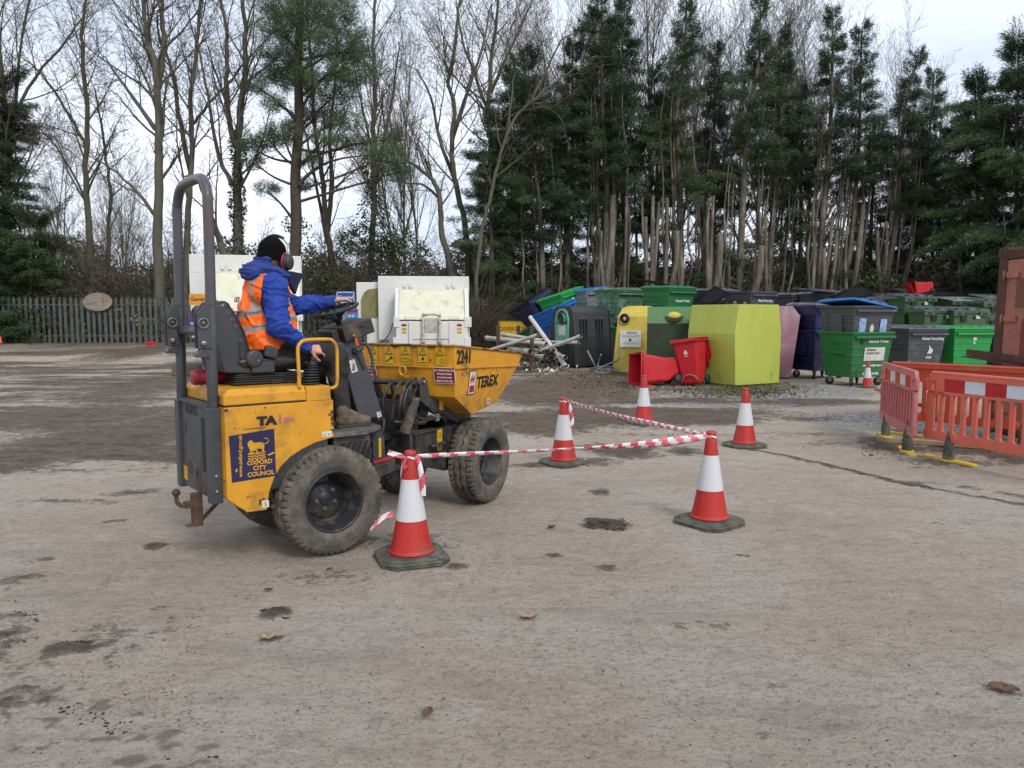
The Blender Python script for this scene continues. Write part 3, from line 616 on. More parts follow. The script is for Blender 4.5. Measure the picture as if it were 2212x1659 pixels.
# ---- front frame (MB in front coordinates through TF)
b = MB(TF)
for s_ in (-1, 1):
    y = .26 * s_; b.prism([(-.85, .74), (-.50, .70), (.18, .70), (.18, .60), (.05, .52), (-.05, .32), (-.35, .32), (-.62, .40), (-.85, .46)], y - .02, y + .02)
    b.b2((-.86, y - .05, .70), (-.50, y + .05, .712))
b.b2((-.88, -.28, .42), (-.80, .28, .72)); b.b2((-.06, -.37, .335), (.06, .37, .41)); b.b2((-.3, -.24, .34), (.1, .24, .5)); b.b2((.10, -.28, .52), (.19, .28, .70))
b.prism([(-.25, .70), (.18, .70), (.18, .78), (.12, .84), (.06, .80)], -.24, -.22); b.prism([(-.25, .70), (.18, .70), (.18, .78), (.12, .84), (.06, .80)], .22, .24)
b.build('front_frame', M['chassis'], DT, bevel=.005)
b = MB(TF); b.tube([(-1.134, 0, .36), (-1.134, 0, .80)], .05, 14); b.b2((-1.18, -.10, .42), (-.82, .10, .47)); b.b2((-1.18, -.10, .66), (-.82, .10, .71)); b.tube([(-.95, -.20, .45), (-1.3, -.25, .5)], .03, 10)
for z in (.50, .57): b.prism([(-.62, -.29), (-.40, -.29), (-.40, -.33), (-.45, -.345), (-.60, -.345), (-.63, -.32)], z, z + .018, 'xy')
b.tube([(-.30, -.28, .50), (-.30, -.33, .44), (-.26, -.36, .43)], .012, 8); b.build('pivot', M['chassis'], DT, bevel=.003)
b = MB(TF); b.b2((-.48, -.284, .50), (-.40, -.281, .69)); ws = b.build('warning_sticker', M['yel_st'], DT)
def tri(b, cx, cz, r, y, th=.004):
    P = [(cx - r, cz - r * .6), (cx + r, cz - r * .6), (cx, cz + r)]
    for i in range(3): p, q = P[i], P[(i + 1) % 3]; b.beam((p[0], y, p[1]), (q[0], y, q[1]), .001, th, up=(0, 1, 0)) if False else b.tube([(p[0], y, p[1]), (q[0], y, q[1])], th / 2, 4)
b = MB(TF); tri(b, -.44, .645, .026, -.285); b.tube([(-.44, -.285, .57), (-.44, -.285, .53)], .005, 5); b.sphere((-.44, -.285, .58), .005, 6, 4); b.build('pictogram', M['flat_blk'], ws)
b = MB(TF); b.box((-.25, -.283, .62), (.13, .006, .13), (0, 8, 0)); b.sphere((-.24, -.287, .61), .012, 10, 6); b.build('cover_plate', M['chassis'], DT, bevel=.002)
# tipping tower and lift arms
b = MB(TF)
for y in (-.20, .20): b.b2((-.86, y - .01, .70), (-.66, y + .01, 1.05)); b.b2((-.80, y - .04, .74), (-.74, y + .04, 1.0))
b.b2((-.90, -.22, .70), (-.88, .22, .98)); b.tube([(-.69, -.28, 1.10), (-.69, .28, 1.10)], .022, 12)
b.build('tipping_tower', M['chassis'], DT, bevel=.004)
for y in (-.235, .235):
    b = MB(TF)
    for dy in (-.045, .03): b.prism([(-.72, 1.10), (-.70, 1.145), (-.66, 1.15), (-.62, 1.11), (-.58, .98), (-.50, .93), (-.43, .89), (-.50, .83), (-.72, .96)], y + dy, y + dy + .015)
    b.beam((-.62, y, .95), (.08, y, .66), .10, .085)
    a_ = b.build('lift_arm', M['dgrey'], DT, bevel=.004)
    b = MB(TF); b.lathe([(0, -.06), (.012, -.06), (.016, -.05), (.016, .06)], 12, c=(-.67, y, 1.11), axis='y'); b.build('pivot_pin', M['steel'], a_)
b = MB(TF); b.tube([(-.70, .0, .62), (-.36, .0, .84)], .038, 14); b.tube([(-.36, 0, .84), (-.15, 0, .97)], .02, 10); b.build('tipping_ram', M['chassis'], DT)
rr = random.Random(8); b = MB(TF)
H = [[(-.96, -.16, .80), (-.99, -.20, .98), (-.95, -.22, 1.10), (-.86, -.22, 1.12), (-.82, -.22, 1.02), (-.86, -.18, .90)], [(-.90, -.18, .76), (-.97, -.24, .92), (-.90, -.24, 1.08), (-.80, -.24, 1.13), (-.72, -.24, 1.08), (-.76, -.2, .95)],
     [(-.85, -.22, .78), (-.93, -.25, .93), (-.86, -.25, 1.07), (-.77, -.25, 1.11), (-.68, -.22, 1.03)], [(-1.0, -.1, .78), (-1.05, -.14, .98), (-1.0, -.16, 1.09), (-.9, -.12, 1.10), (-.85, -.1, 1.0)],
     [(-.80, -.25, .96), (-.83, -.27, .84), (-.74, -.29, .79), (-.62, -.30, .80), (-.52, -.31, .80)], [(-.76, -.25, .96), (-.79, -.27, .86), (-.70, -.29, .81), (-.60, -.30, .82), (-.52, -.3, .79)], [(-.52, -.31, .80), (-.44, -.31, .80), (-.38, -.30, .76), (-.34, -.28, .71)],
     [(-.52, -.3, .82), (-.44, -.3, .83), (-.37, -.28, .79), (-.33, -.26, .71)], [(-.98, -.2, .82), (-.90, -.26, .80), (-.80, -.28, .79), (-.66, -.28, .77)], [(-1.05, -.15, .85), (-1.15, -.2, .75), (-1.3, -.2, .72)], [(-1.0, -.1, .9), (-1.1, -.1, .8), (-1.28, -.1, .74)],
     [(-1.02, .05, .80), (-1.06, .02, 1.0), (-.98, 0, 1.08), (-.88, .02, 1.0)]]
for h in H: b.tube(smooth_pts(h, 6), rr.uniform(.011, .014), 8)
b.build('hydraulic_hose', M['hose'], DT)
b = MB(TF)
pts = smooth_pts([(-.78, -.27, .97), (-.84, -.29, .93), (-.90, -.30, .87), (-.95, -.30, .80), (-.97, -.29, .73)], 5)
b.tube(pts, [.028 + .006 * (i % 2) + .0008 * i for i in range(len(pts))], 10); b.build('hose_sleeve', mat('dusty_sleeve', hx('4a4540', .8), .9, c2=hx('393532', .8), dirt=hx('7d7062', .7), dirt_amt=.45, ds=14, bump=.4), DT)
for q_, d_ in (((-.79, -.28, .975), (.05, .04, .035)), ((-.53, -.315, .805), (.03, .03, .06)), ((-.88, -.22, .985), (.03, .03, .03))): MB(TF).box(q_, d_).build('hose_fitting', mat('fitting', hx('8a8a76', .7), .6), DT, bevel=.003)
# skip (hopper)
def skip():
    hw = .53
    # near-side outline: rim rear, fold rear, lower rear, bottom, front low, fold front, lip
    top_r, fold_r, low_r, bot, frn, fold_f, top_f = (-.61, 1.41), (-.597, 1.235), (-.555, .985), (-.184, .80), (.295, .855), (.585, 1.183), (.69, 1.295)
    wT, wF, wB = .54, .50, .50
    def ring(pt, w_): return [(pt[0], -w_, pt[1]), (pt[0], w_, pt[1])]
    o = []
    seq = [(top_r, .53), (fold_r, .525), (low_r, .50), (bot, .45), (frn, .45), (fold_f, .525), (top_f, .53)]
    vs = []; 
    for p, w_ in seq: vs += ring(p, w_)
    # floor strips
    fs = []
    for i in range(6): a = 2 * i; fs.append((a, a + 1, a + 3, a + 2))
    # side walls: strip fold band + lower polygon
    for s_ in (0, 1):
        fs.append((0 + s_, 2 + s_, 10 + s_, 12 + s_)); fs.append((2 + s_, 4 + s_, 6 + s_, 8 + s_, 10 + s_))
    return vs, fs
vs, fs = skip(); b = MB(TF); b.add(vs, fs); hop = b.build('skip', [M['yellow'], M['yellow']], DT)
so_ = hop.modifiers.new('s', 'SOLIDIFY'); so_.thickness = .008; so_.offset = -1
b = MB(TF)
b.tube([(-.62, -.535, 1.408), (.695, -.535, 1.290)], .010, 6); b.tube([(-.62, .535, 1.408), (.695, .535, 1.290)], .010, 6); b.tube([(-.617, -.53, 1.408), (-.617, .53, 1.408)], .010, 6)
b.build('rim', mat('worn_rim', hx('b07a28', .8), .6, c2=hx('a06a22', .8), chip=hx('4b2a1c'), chip_amt=.75, cs=9), hop)
b = MB(TF); b.prism([(-.615, 1.236), (.59, 1.184), (.60, 1.172), (-.61, 1.222)], -.540, -.52); b.prism([(-.61, -.53), (-.61, .53), (-.598, .53), (-.598, -.53)], 1.224, 1.238, 'xy'); b.build('fold', M['yellow'], hop)
b = MB(TF); b.tube([(-.625, -.045 + .032 * math.cos(a), 1.19 + .038 * math.sin(a)) for a in [i * math.pi / 8 for i in range(16)]], .011, 8, closed=True); b.b2((-.63, -.10, 1.14), (-.60, -.03, 1.155)); b.build('lifting_eye', M['yellow'], hop)
b = MB(TF); b.box((-.44, -.30, .90), (.05, .03, .09)); b.build('lug', M['yellow'], hop, bevel=.01)
b = MB(TF)
for s_ in (-1, 1): b.prism([(-.10, .82), (.14, .84), (.10, .74), (.02, .70), (-.06, .74)], .24 * s_ - .01, .24 * s_ + .01)
b.build('hinge_bracket', M['chassis'], hop)
YF = -.531
def sideM(x, z, rot=0, lean=0): return TF @ Matrix.Translation((x, YF - .0, z)) @ Matrix.Rotation(R_(rot), 4, 'Y') @ Matrix.Rotation(R_(90 + lean), 4, 'X')
text('fleet_number', '2241', .155, M['flat_blk'], hop, TF @ Matrix.Translation((-.575, -.5335, 1.262)) @ Matrix.Rotation(R_(1), 4, 'Y') @ Matrix.Rotation(R_(90), 4, 'X'), sx=.80, bold=.003)
def lean_pt(x, z, y0=-.525, y1=-.475, z0=1.23, z1=.83): t = (z0 - z) / (z0 - z1); return y0 + (y1 - y0) * t
text('lettering', 'TEREX', .135, M['flat_blk'], hop, TF @ Matrix.Translation((-.20, lean_pt(0, 1.03) - .006, 1.03)) @ Matrix.Rotation(R_(90 + 7), 4, 'X'), sx=1.0, bold=.005)
b = MB(TF @ Matrix.Translation((-.34, lean_pt(0, .99) - .006, .99)) @ Matrix.Rotation(R_(7), 4, 'X'))
b.b2((-.008, -.0015, -.008), (.115, .0015, .198)); b.m(1); b.b2((0, -.0025, 0), (.107, -.001, .19)); b.m(2); b.b2((.012, -.0035, .012), (.095, -.002, .07))
for k in (0, 1): b.prism([(.022 + .035 * k, .12), (.04 + .035 * k, .165), (.058 + .035 * k, .12)], -.0035, -.002); b.prism([(.012 + .035 * k, .125), (.03 + .04 * k, .085), (.048 + .04 * k, .125)], -.0035, -.002)
b.build('emblem', [M['flat_blk'], M['white_st'], M['red_ink']], hop)
b = MB(TF @ Matrix.Translation((.02, lean_pt(0, .88) - .006, .87)) @ Matrix.Rotation(R_(7), 4, 'X')); b.b2((0, -.001, 0), (.06, .001, .045)); b.m(1); b.b2((.01, -.002, .008), (.02, -.001, .03)); b.b2((.035, -.002, .008), (.05, -.001, .035)); b.build('label', [M['white_st'], M['flat_blk']], hop)
XB = -.606
for k, y in enumerate((.265, .10, -.065, -.235, -.40)):   # rear face: five warning stickers
    mt = M['yel_st'] if k < 4 else M['yellow']
    b = MB(TF); b.b2((XB - .0065, y - .045, 1.245), (XB - .004, y + .045, 1.40)); st = b.build('warning_sticker', M['yel_st'], hop)
    b = MB(TF)
    P = [(y - .034, 1.33), (y + .034, 1.33), (y, 1.388)]
    for i in range(3): p, q = P[i], P[(i + 1) % 3]; b.tube([(XB - .008, *p), (XB - .008, *q)], .0022, 4)
    b.b2((XB - .008, y - .003, 1.343), (XB - .007, y + .003, 1.365)); b.b2((XB - .008, y - .043, 1.3205), (XB - .007, y + .043, 1.323))
    if k == 1: b.tube([(XB - .008, y + .03, 1.265), (XB - .008, y - .03, 1.295)], .004, 4); b.box((XB - .008, y - .025, 1.297), (.001, .028, .016), (30, 0, 0))
    elif k == 2: 
        for s_ in (-1, 1): b.tube([(XB - .008, y, 1.262), (XB - .008, y + s_ * .03, 1.266), (XB - .008, y + s_ * .03, 1.30), (XB - .008, y, 1.296)], .0018, 4, closed=True)
    elif k == 3: b.box((XB - .008, y, 1.295), (.001, .02, .026), (20, 0, 0)); b.tube([(XB - .008, y + .035, 1.262), (XB - .008, y - .035, 1.265)], .003, 4)
    elif k == 4: b.tube([(XB - .008, y - .01, 1.262), (XB - .008, y - .01, 1.30), (XB - .008, y - .03, 1.30), (XB - .008, y - .03, 1.262)], .0018, 4, closed=True)
    else: text('pictogram', 'A', .03, M['flat_blk'], st, TF @ YZ(XB - .0075, y + .032, 1.285)); text('pictogram', 'B', .03, M['flat_blk'], st, TF @ YZ(XB - .0075, y + .0, 1.262))
    b.build('pictogram', M['flat_blk'], st)
for y in (-.35, .57):
    yy = y - .0 if y < 0 else .42
    b = MB(TF); b.box((XB + .007, yy - .08, 1.163), (.003, .19, .125), (0, -9.5, 0)); b.m(1); b.box((XB + .0078, yy - .08, 1.163), (.003, .2, .135), (0, -9.5, 0)); st = b.build('notice', [M['red_st'], M['white_st']], hop)
    for i, s_ in enumerate(('NO OPERATORS ON', 'VEHICLE WHEN', 'LOADING AND', 'REMOVE IGN. KEY.')):
        text('lettering', s_, .021, M['wht_ink'], st, TF @ Matrix.Translation((XB + .0035 - (-.0) + (.0) + (1.195 - (1.195 - .029 * i)) * .165 - .003, yy - .08, 1.197 - .029 * i)) @ Matrix.Rotation(-math.pi / 2, 4, 'Z') @ Matrix.Rotation(R_(90 + 9.5), 4, 'X'), align='CENTER', sx=.95, bold=.0006)
b = MB(TF); b.box((XB + .03, .49, 1.31 - .05), (.004, .12, .09)); b.build('plate', M['flat_blk'], hop)
rr = random.Random(12); b = MB(TF)
for _ in range(46):
    x = rr.uniform(-.5, .45); z = rr.uniform(.86, 1.17) if rr.random() < .7 else rr.uniform(1.15, 1.2)
    zmin = .80 + abs(x + .184) * (.45 if x < -.184 else .5) 
    if z < zmin + .03: continue
    s_ = rr.uniform(.002, .008); y = lean_pt(x, z) - .004; k = 7
    b.prism([(x + s_ * rr.uniform(.4, 1.2) * math.cos(6.283 * i / k), z + s_ * rr.uniform(.5, 2.) * math.sin(6.283 * i / k)) for i in range(k)], y - .001, y + .001)
for _ in range(10):
    y = rr.uniform(-.5, .3); z = 1.405; s_ = rr.uniform(.006, .02); b.b2((XB - .012, y - s_ * 1.6, z - s_), (XB - .004, y + s_, z))
b.build('rust_patch', M['rusty'], hop)
# ------------------------------------------------------------------ the driver (same local frame as the truck's rear)
PS = thing('person', 'driver in orange hi-vis vest, blue hooded jacket, black beanie and ear defenders at the wheel', 'person', RO, R_(RA))
M['jacket'] = mat('blue_jacket', hx('1241ac', .72), .75, c2=hx('0f3796', .7), vs=4, bump=.06, bs=300)
M['hood'] = mat('blue_hood', hx('2b4590', .8), .9, c2=hx('243c82', .8), bump=.1, bs=300)
M['collar'] = mat('navy_collar', hx('14183c', .8), .8)
M['vest'] = mat('orange_vest', hx('f26a12', 1.05), .6, c2=hx('e85f10', 1.0), vs=5)
M['reflect'] = mat('reflective_band', hx('98928e', .9), .4, c2=hx('8a8480', .9))
M['trouser'] = mat('black_trousers', hx('232222', .7), .85, c2=hx('2c2a28', .7), dirt=hx('453f38', .7), dirt_amt=.3, bump=.1, bs=200)
M['boot'] = mat('suede_boot', hx('6e5f50', .7), .9, c2=hx('5c4f43', .7), dirt=hx('8b7c68', .7), dirt_amt=.4, ds=20, bump=.15, bs=150)
M['beanie'] = mat('black_beanie', hx('0e0e10', .6), 1, c2=hx('121214', .6), spec=.1, bump=.25, bs=160, stretch=(1, 1, .25))
# body under the clothes: one continuous surface (torso, neck, head, arms, hands, legs)
SR, SL = (-.245, -.185, 1.845), (-.185, .19, 1.84)
ER, WR_ = (-.27, -.285, 1.575), (-.035, -.25, 1.418)
EL, WL = (.085, .225, 1.715), (.355, .135, 1.765)
HC = Vector((-.175, .0, 2.058)); HY = R_(34)
MH = Matrix.Translation(HC) @ Matrix.Rotation(HY, 4, 'Z') @ Matrix.Rotation(R_(6), 4, 'Y')
b = MB()
b.cap((-.29, 0, 1.42), (-.25, 0, 1.62), .14, .13); b.cap((-.25, 0, 1.62), (-.215, 0, 1.80), .13, .13); b.cap((-.25, -.1, 1.78), (-.19, .1, 1.78), .10, .10); b.cap((-.21, 0, 1.88), (-.18, .0, 1.99), .062, .057)
b.cap((-.22, -.05, 1.85), SR, .075, .062); b.cap((-.2, .05, 1.85), SL, .075, .062)
b.cap(SR, ER, .055, .042); b.cap(ER, WR_, .042, .027); b.cap(SL, EL, .055, .042); b.cap(EL, WL, .042, .027)
for s_, K, A in ((-1, (.215, -.17, 1.36), (.245, -.21, .93)), (1, (.20, .17, 1.37), (.25, .18, .93))):
    b.cap((-.25, .09 * s_, 1.41), K, .09, .062); b.cap(K, A, .062, .04); b.cap(A, (A[0] + .12, A[1] - .02 * s_ * 0, .875), .04, .03)
h = MB(MH); h.sphere((-.012, 0, .02), (.098, .077, .105), 24, 16); h.sphere((.03, 0, -.05), (.062, .055, .062), 20, 12); h.cap((.045, 0, -.07), (.065, 0, -.085), .035, .028)
h.cap((.088, 0, .01), (.105, 0, -.028), .010, .015); h.sphere((.085, 0, -.062), (.014, .026, .008)); h.sphere((.086, 0, -.075), (.012, .022, .008)); h.sphere((.08, .032, .01), (.012, .017, .010)); h.sphere((.08, -.032, .01), (.012, .017, .010))
for s_ in (-1, 1): h.sphere((-.008, .078 * s_, -.02), (.018, .008, .03), 12, 8)
b.v_, b.f_ = None, None
off = len(b.v); b.v += h.v; b.f += [tuple(i + off for i in f) for f in h.f]; b.mi += h.mi; b.sm += h.sm
def hand(b, Wp, fwd, up, thumb_side, curl, spread=.0, curls=None):
    """palm from the wrist along fwd, back of the hand towards up; side = the index-finger side"""
    Wp = Vector(Wp); f = Vector(fwd).normalized(); u = Vector(up); u = (u - f * u.dot(f)).normalized(); sd = f.cross(u) * thumb_side
    b.cap(Wp - f * .01, Wp + f * .03, .026, .024)
    for k in range(4):
        o = (1.5 - k) * .0195
        b.cap(Wp + f * .02 + sd * o * .55, Wp + f * .082 + sd * o + u * (.004 - abs(k - 1.3) * .002), .017, .0125)
    Ls = [(.040, .026, .020), (.045, .029, .021), (.042, .027, .020), (.033, .021, .018)]
    for k in range(4):
        o = (1.5 - k) * .0195; p = Wp + f * .084 + sd * o + u * .002; ang = 0
        cs = curls[k] if curls else curl
        d = f + sd * spread * (1.5 - k)
        for j, L_ in enumerate(Ls[k]):
            ang += cs[j]; dd = (d.normalized() * math.cos(ang) - u * math.sin(ang)); q = p + dd * L_
            b.cap(p, q, .0095 - .0009 * j, .0088 - .001 * j); p = q
    p = Wp + f * .022 + sd * .024 - u * .006
    for L_, (a1, a2, a3) in zip((.036, .030, .024), ((.55, .75, -.35), (.8, .45, -.45), (.9, .15, -.5))):
        q = p + (f * a1 + sd * a2 + u * a3).normalized() * L_; b.cap(p, q, .0125 if L_ > .034 else .0105, .0105 if L_ > .034 else .009); p = q
hand(b, WR_, (.093, .004, -.012), (.1, -.75, .65), 1, None, curls=[(.5, .7, .5), (.95, 1.1, .6), (1.1, 1.2, .6), (1.25, 1.2, .6)])
hand(b, WL, (.095, -.03, .004), (.05, .1, 1), -1, None, .06, curls=[(.25, .5, .4), (.35, .6, .4), (.4, .6, .4), (.45, .6, .4)])
remesh(b, 'body', M['skin'], PS, .0052, 4)
# jacket
b = MB()
b.cap((-.30, 0, 1.44), (-.255, 0, 1.66), .165, .16); b.cap((-.255, 0, 1.66), (-.22, 0, 1.80), .16, .145); b.cap((-.25, -.1, 1.80), (-.19, .1, 1.80), .12, .12)
b.cap((-.23, -.05, 1.87), SR, .075, .082); b.cap((-.2, .05, 1.87), SL, .075, .08)
def sleeve(b, A, Bp, C_, ra, rb, rc, cut):
    A, Bp, C_ = Vector(A), Vector(Bp), Vector(C_); b.cap(A, Bp, ra, rb)
    d = (C_ - Bp); e = Bp + d * cut
    b.cap(Bp, e, rb, rc)
    n_ = d.normalized(); b.tube([e - n_ * .01, e + n_ * .028, e + n_ * .032], [rc * 1.02, rc * .98, rc * .9], 16)
sleeve(b, SR, ER, WR_, .093, .075, .044, .88); sleeve(b, SL, EL, WL, .085, .072, .044, .9)
b.cap((-.2, 0, 1.47), (-.17, .02, 1.60), .15, .14); b.cap((-.17, .02, 1.60), (-.19, .03, 1.78), .14, .12)
remesh(b, 'jacket', M['jacket'], PS, .0065, 5, wr=(.010, 13, (1, 1, 1.9)))
b = MB(); pts = [(-.30, 0, .0)]
# hood bunched behind the neck
b.tube([(-.185 + .105 * math.cos(a) - .015, .118 * math.sin(a), 1.945 - .030 * math.cos(a)) for a in [i * math.pi / 10 for i in range(20)]], [.036 + .012 * (1 - math.cos(i * math.pi / 10)) for i in range(20)], 12, closed=True)
b.sphere((-.31, -.01, 1.96), (.105, .135, .072), 20, 12, M=Matrix.Rotation(R_(-28), 3, 'Y')); b.sphere((-.265, -.02, 2.02), (.07, .105, .05), 16, 10, M=Matrix.Rotation(R_(-35), 3, 'Y')); b.sphere((-.345, 0, 1.925), (.06, .10, .045), 16, 10)
remesh(b, 'hood', M['hood'], PS, .006, 4, wr=(.012, 12, (.8, .5, 2.4)))
b = MB(); b.prism([(-.10, 1.86), (-.135, 1.965), (-.055, 1.955), (.005, 1.945), (-.035, 1.87), (-.06, 1.80)], -.115, -.06); b.prism([(-.10, 1.86), (-.12, 1.96), (-.04, 1.95), (.0, 1.94), (-.04, 1.87)], .06, .12)
b.tube([(-.15, -.10, 1.92), (-.09, -.07, 1.92), (-.07, 0, 1.9), (-.09, .07, 1.92)], .03, 10); remesh(b, 'collar', M['collar'], PS, .006, 3)
# vest: shell over the jacket's torso, open at the arms, with bands
b = MB()
b.cap((-.31, 0, 1.44), (-.262, 0, 1.66), .172, .175); b.cap((-.262, 0, 1.66), (-.228, 0, 1.80), .175, .158); b.cap((-.255, -.095, 1.81), (-.195, .1, 1.81), .142, .138); b.cap((-.24, -.08, 1.87), (-.22, .08, 1.87), .105, .105); b.cap((-.3, -.11, 1.46), (-.3, .11, 1.46), .13, .13); b.cap((-.2, 0, 1.47), (-.17, .02, 1.60), .165, .155); b.cap((-.17, .02, 1.60), (-.19, .03, 1.78), .155, .135)
ve = remesh(b, 'safety_vest', [M['vest'], M['reflect']], PS, .0062, 5, wr=(.011, 10, (1, 1, 1.5)))
bm = bmesh.new(); bm.from_mesh(ve.data)
def arm_hole(p):
    for S_, E_ in ((SR, ER), (SL, EL)):
        S1 = Vector(S_); s_ = -1 if S_[1] < 0 else 1
        c = S1 + Vector((.0, .02 * s_, -.06)); d = p - c
        if (p.y * s_ > .150) and (d.x / .098) ** 2 + (d.z / .165) ** 2 < 1: return True
    return False
dead = []
for f in bm.faces:
    c = f.calc_center_median()
    if arm_hole(c) or c.z < 1.415 or (c.z > 1.90 and c.x > -.26) or (c.x > -.10 and c.z > 1.68 and abs(c.y - .02) < .055 + (c.z - 1.68) * .35): dead.append(f); continue
    z = c.z + (c.x + .3) * .15
    lean = c.z - (c.x + .35) * .25
    r = 0
    if 1.655 < lean < 1.70: r = 1
    if 1.545 < lean < 1.585: r = 1
    if c.z > 1.66 and c.x < -.19 and (-.145 < c.y < -.105 or .105 < c.y < .145): r = 1
    if c.x >= -.19 and c.z > 1.6 and (-.135 < c.y < -.095 or .095 < c.y < .135): r = 1
    if c.z > 1.86 and abs(abs(c.y) - .12) < .025: r = 1
    f.material_index = r
bmesh.ops.delete(bm, geom=dead, context='FACES'); bm.to_mesh(ve.data); bm.free()
s2 = ve.modifiers.new('s', 'SOLIDIFY'); s2.thickness = .005
text('lettering', 'ODS', .05, mat('violet_ink', hx('8a4a68', .8), .6), ve, Matrix.Translation((-.447, .04, 1.74)) @ Matrix.Rotation(-math.pi / 2, 4, 'Z') @ Matrix.Rotation(R_(80), 4, 'X'), bold=.001)
# trousers and boots
b = MB()
b.cap((-.30, 0, 1.42), (-.24, 0, 1.42), .15, .14)
for s_, K, A in ((-1, (.205, -.17, 1.35), (.225, -.215, .945)), (1, (.20, .17, 1.36), (.23, .18, .945))):
    b.cap((-.25, .09 * s_, 1.40), K, .105, .085); b.cap(K, A, .085, .072)
remesh(b, 'trousers', M['trouser'], PS, .008, 4, wr=(.012, 9, (1, 1, .8)))
for s_, ax, ay in ((-1, .215, -.245), (1, .23, .18)):
    b = MB(); b.cap((ax, ay, .955), (ax + .01, ay, .90), .05, .05); b.cap((ax - .01, ay, .885), (ax + .10, ay, .885), .045, .045); b.cap((ax + .08, ay, .885), (ax + .19, ay, .875), .045, .038); b.cap((ax + .04, ay, .94), (ax + .14, ay, .895), .035, .03)
    bo = remesh(b, 'boot', M['boot'], PS, .006, 4)
    b = MB(); b.prism([(ax - .055, ay - .04), (ax + .08, ay - .036), (ax + .14, ay - .046), (ax + .21, ay - .03), (ax + .235, ay), (ax + .21, ay + .03), (ax + .14, ay + .046), (ax + .08, ay + .036), (ax - .055, ay + .04)], .833, .856, 'xy')
    b.build('sole', mat('sole', hx('4e463c', .7), .9, bump=.2), bo, bevel=.004)
    b = MB()
    for k in range(4): b.tube([(ax + .05 + .022 * k, ay - .03, .945 - .012 * k), (ax + .055 + .022 * k, ay, .962 - .014 * k), (ax + .06 + .022 * k, ay + .03, .945 - .012 * k)], .0035, 5)
    b.build('laces', mat('laces', hx('3a352c', .7), .9), bo)
# beanie and ear defenders
b = MB(MH); b.sphere((-.014, 0, .042), (.112, .092, .098), 28, 18); b.cap((-.02, 0, .07), (-.025, 0, .05), .08, .085); hat = b
hb = remesh(hat, 'beanie', M['beanie'], PS, .006, 3)
Mi = MH.inverted(); bm = bmesh.new(); bm.from_mesh(hb.data); bmesh.ops.delete(bm, geom=[f for f in bm.faces if (Mi @ f.calc_center_median()).z < -.028 + .25 * max(0, (Mi @ f.calc_center_median()).x)], context='FACES'); bm.to_mesh(hb.data); bm.free()
b = MB(MH); b.lathe([(1, -.03), (1.045, -.028), (1.05, .0), (1.04, .022), (.99, .026)], 36, mod=lambda i, j, r, h: (r, h)); 
b.v = []; n_ = 36
vs = []; prof = [(1.0, -.036), (1.04, -.033), (1.045, .0), (1.03, .022), (.98, .026)]
for i in range(n_):
    a = 2 * math.pi * i / n_
    for r, hh in prof: vs.append((-.014 + .112 * r * math.cos(a), .0925 * r * math.sin(a), hh + .0 + .02 * max(0, math.cos(a))))
b = MB(MH); b.add(vs, [(i * 5 + j, ((i + 1) % n_) * 5 + j, ((i + 1) % n_) * 5 + j + 1, i * 5 + j + 1) for i in range(n_) for j in range(4)], True); b.build('cuff', M['beanie'], hb)
ed = None
b = MB(MH); b.tube(smooth_pts([(.0, -.112, -.01), (.0, -.118, .04), (.0, -.10, .10), (0, -.05, .145), (0, 0, .152), (0, .05, .145), (0, .10, .10), (0, .118, .04), (0, .112, -.01)], 4), .0035, 6)
b.tube(smooth_pts([(.03, -.112, -.01), (.028, -.118, .04), (.015, -.10, .10), (.005, -.05, .147), (.0, 0, .154), (.005, .05, .147), (.015, .10, .10), (.028, .118, .04), (.03, .112, -.01)], 4), .0035, 6)
b.m(1); b.tube(smooth_pts([(.008, -.075, .133), (.004, -.04, .149), (.0, 0, .156), (.004, .04, .149), (.008, .075, .133)], 4), .011, 8)
ed = b.build('ear_defenders', [M['steel'], M['black']], PS)
for s_ in (-1, 1):
    b = MB(MH); b.sphere((.006, .112 * s_, -.035), (.047, .026, .060), 20, 12); b.sphere((.006, .130 * s_, -.035), (.044, .024, .056), 20, 12)
    c1 = b.build('ear_cup', mat('cup', hx('3a3c40', .65), .5), ed)
    b = MB(MH); b.tube([(.006 + .049 * math.cos(a), .100 * s_, -.035 + .062 * math.sin(a)) for a in [i * math.pi / 12 for i in range(24)]], .006, 8, closed=True); b.build('red_ring', M['red'], c1)
    b = MB(MH); b.tube([(.006 + .042 * math.cos(a), .088 * s_, -.035 + .054 * math.sin(a)) for a in [i * math.pi / 12 for i in range(24)]], .011, 8, closed=True); b.build('cushion', M['black'], c1)
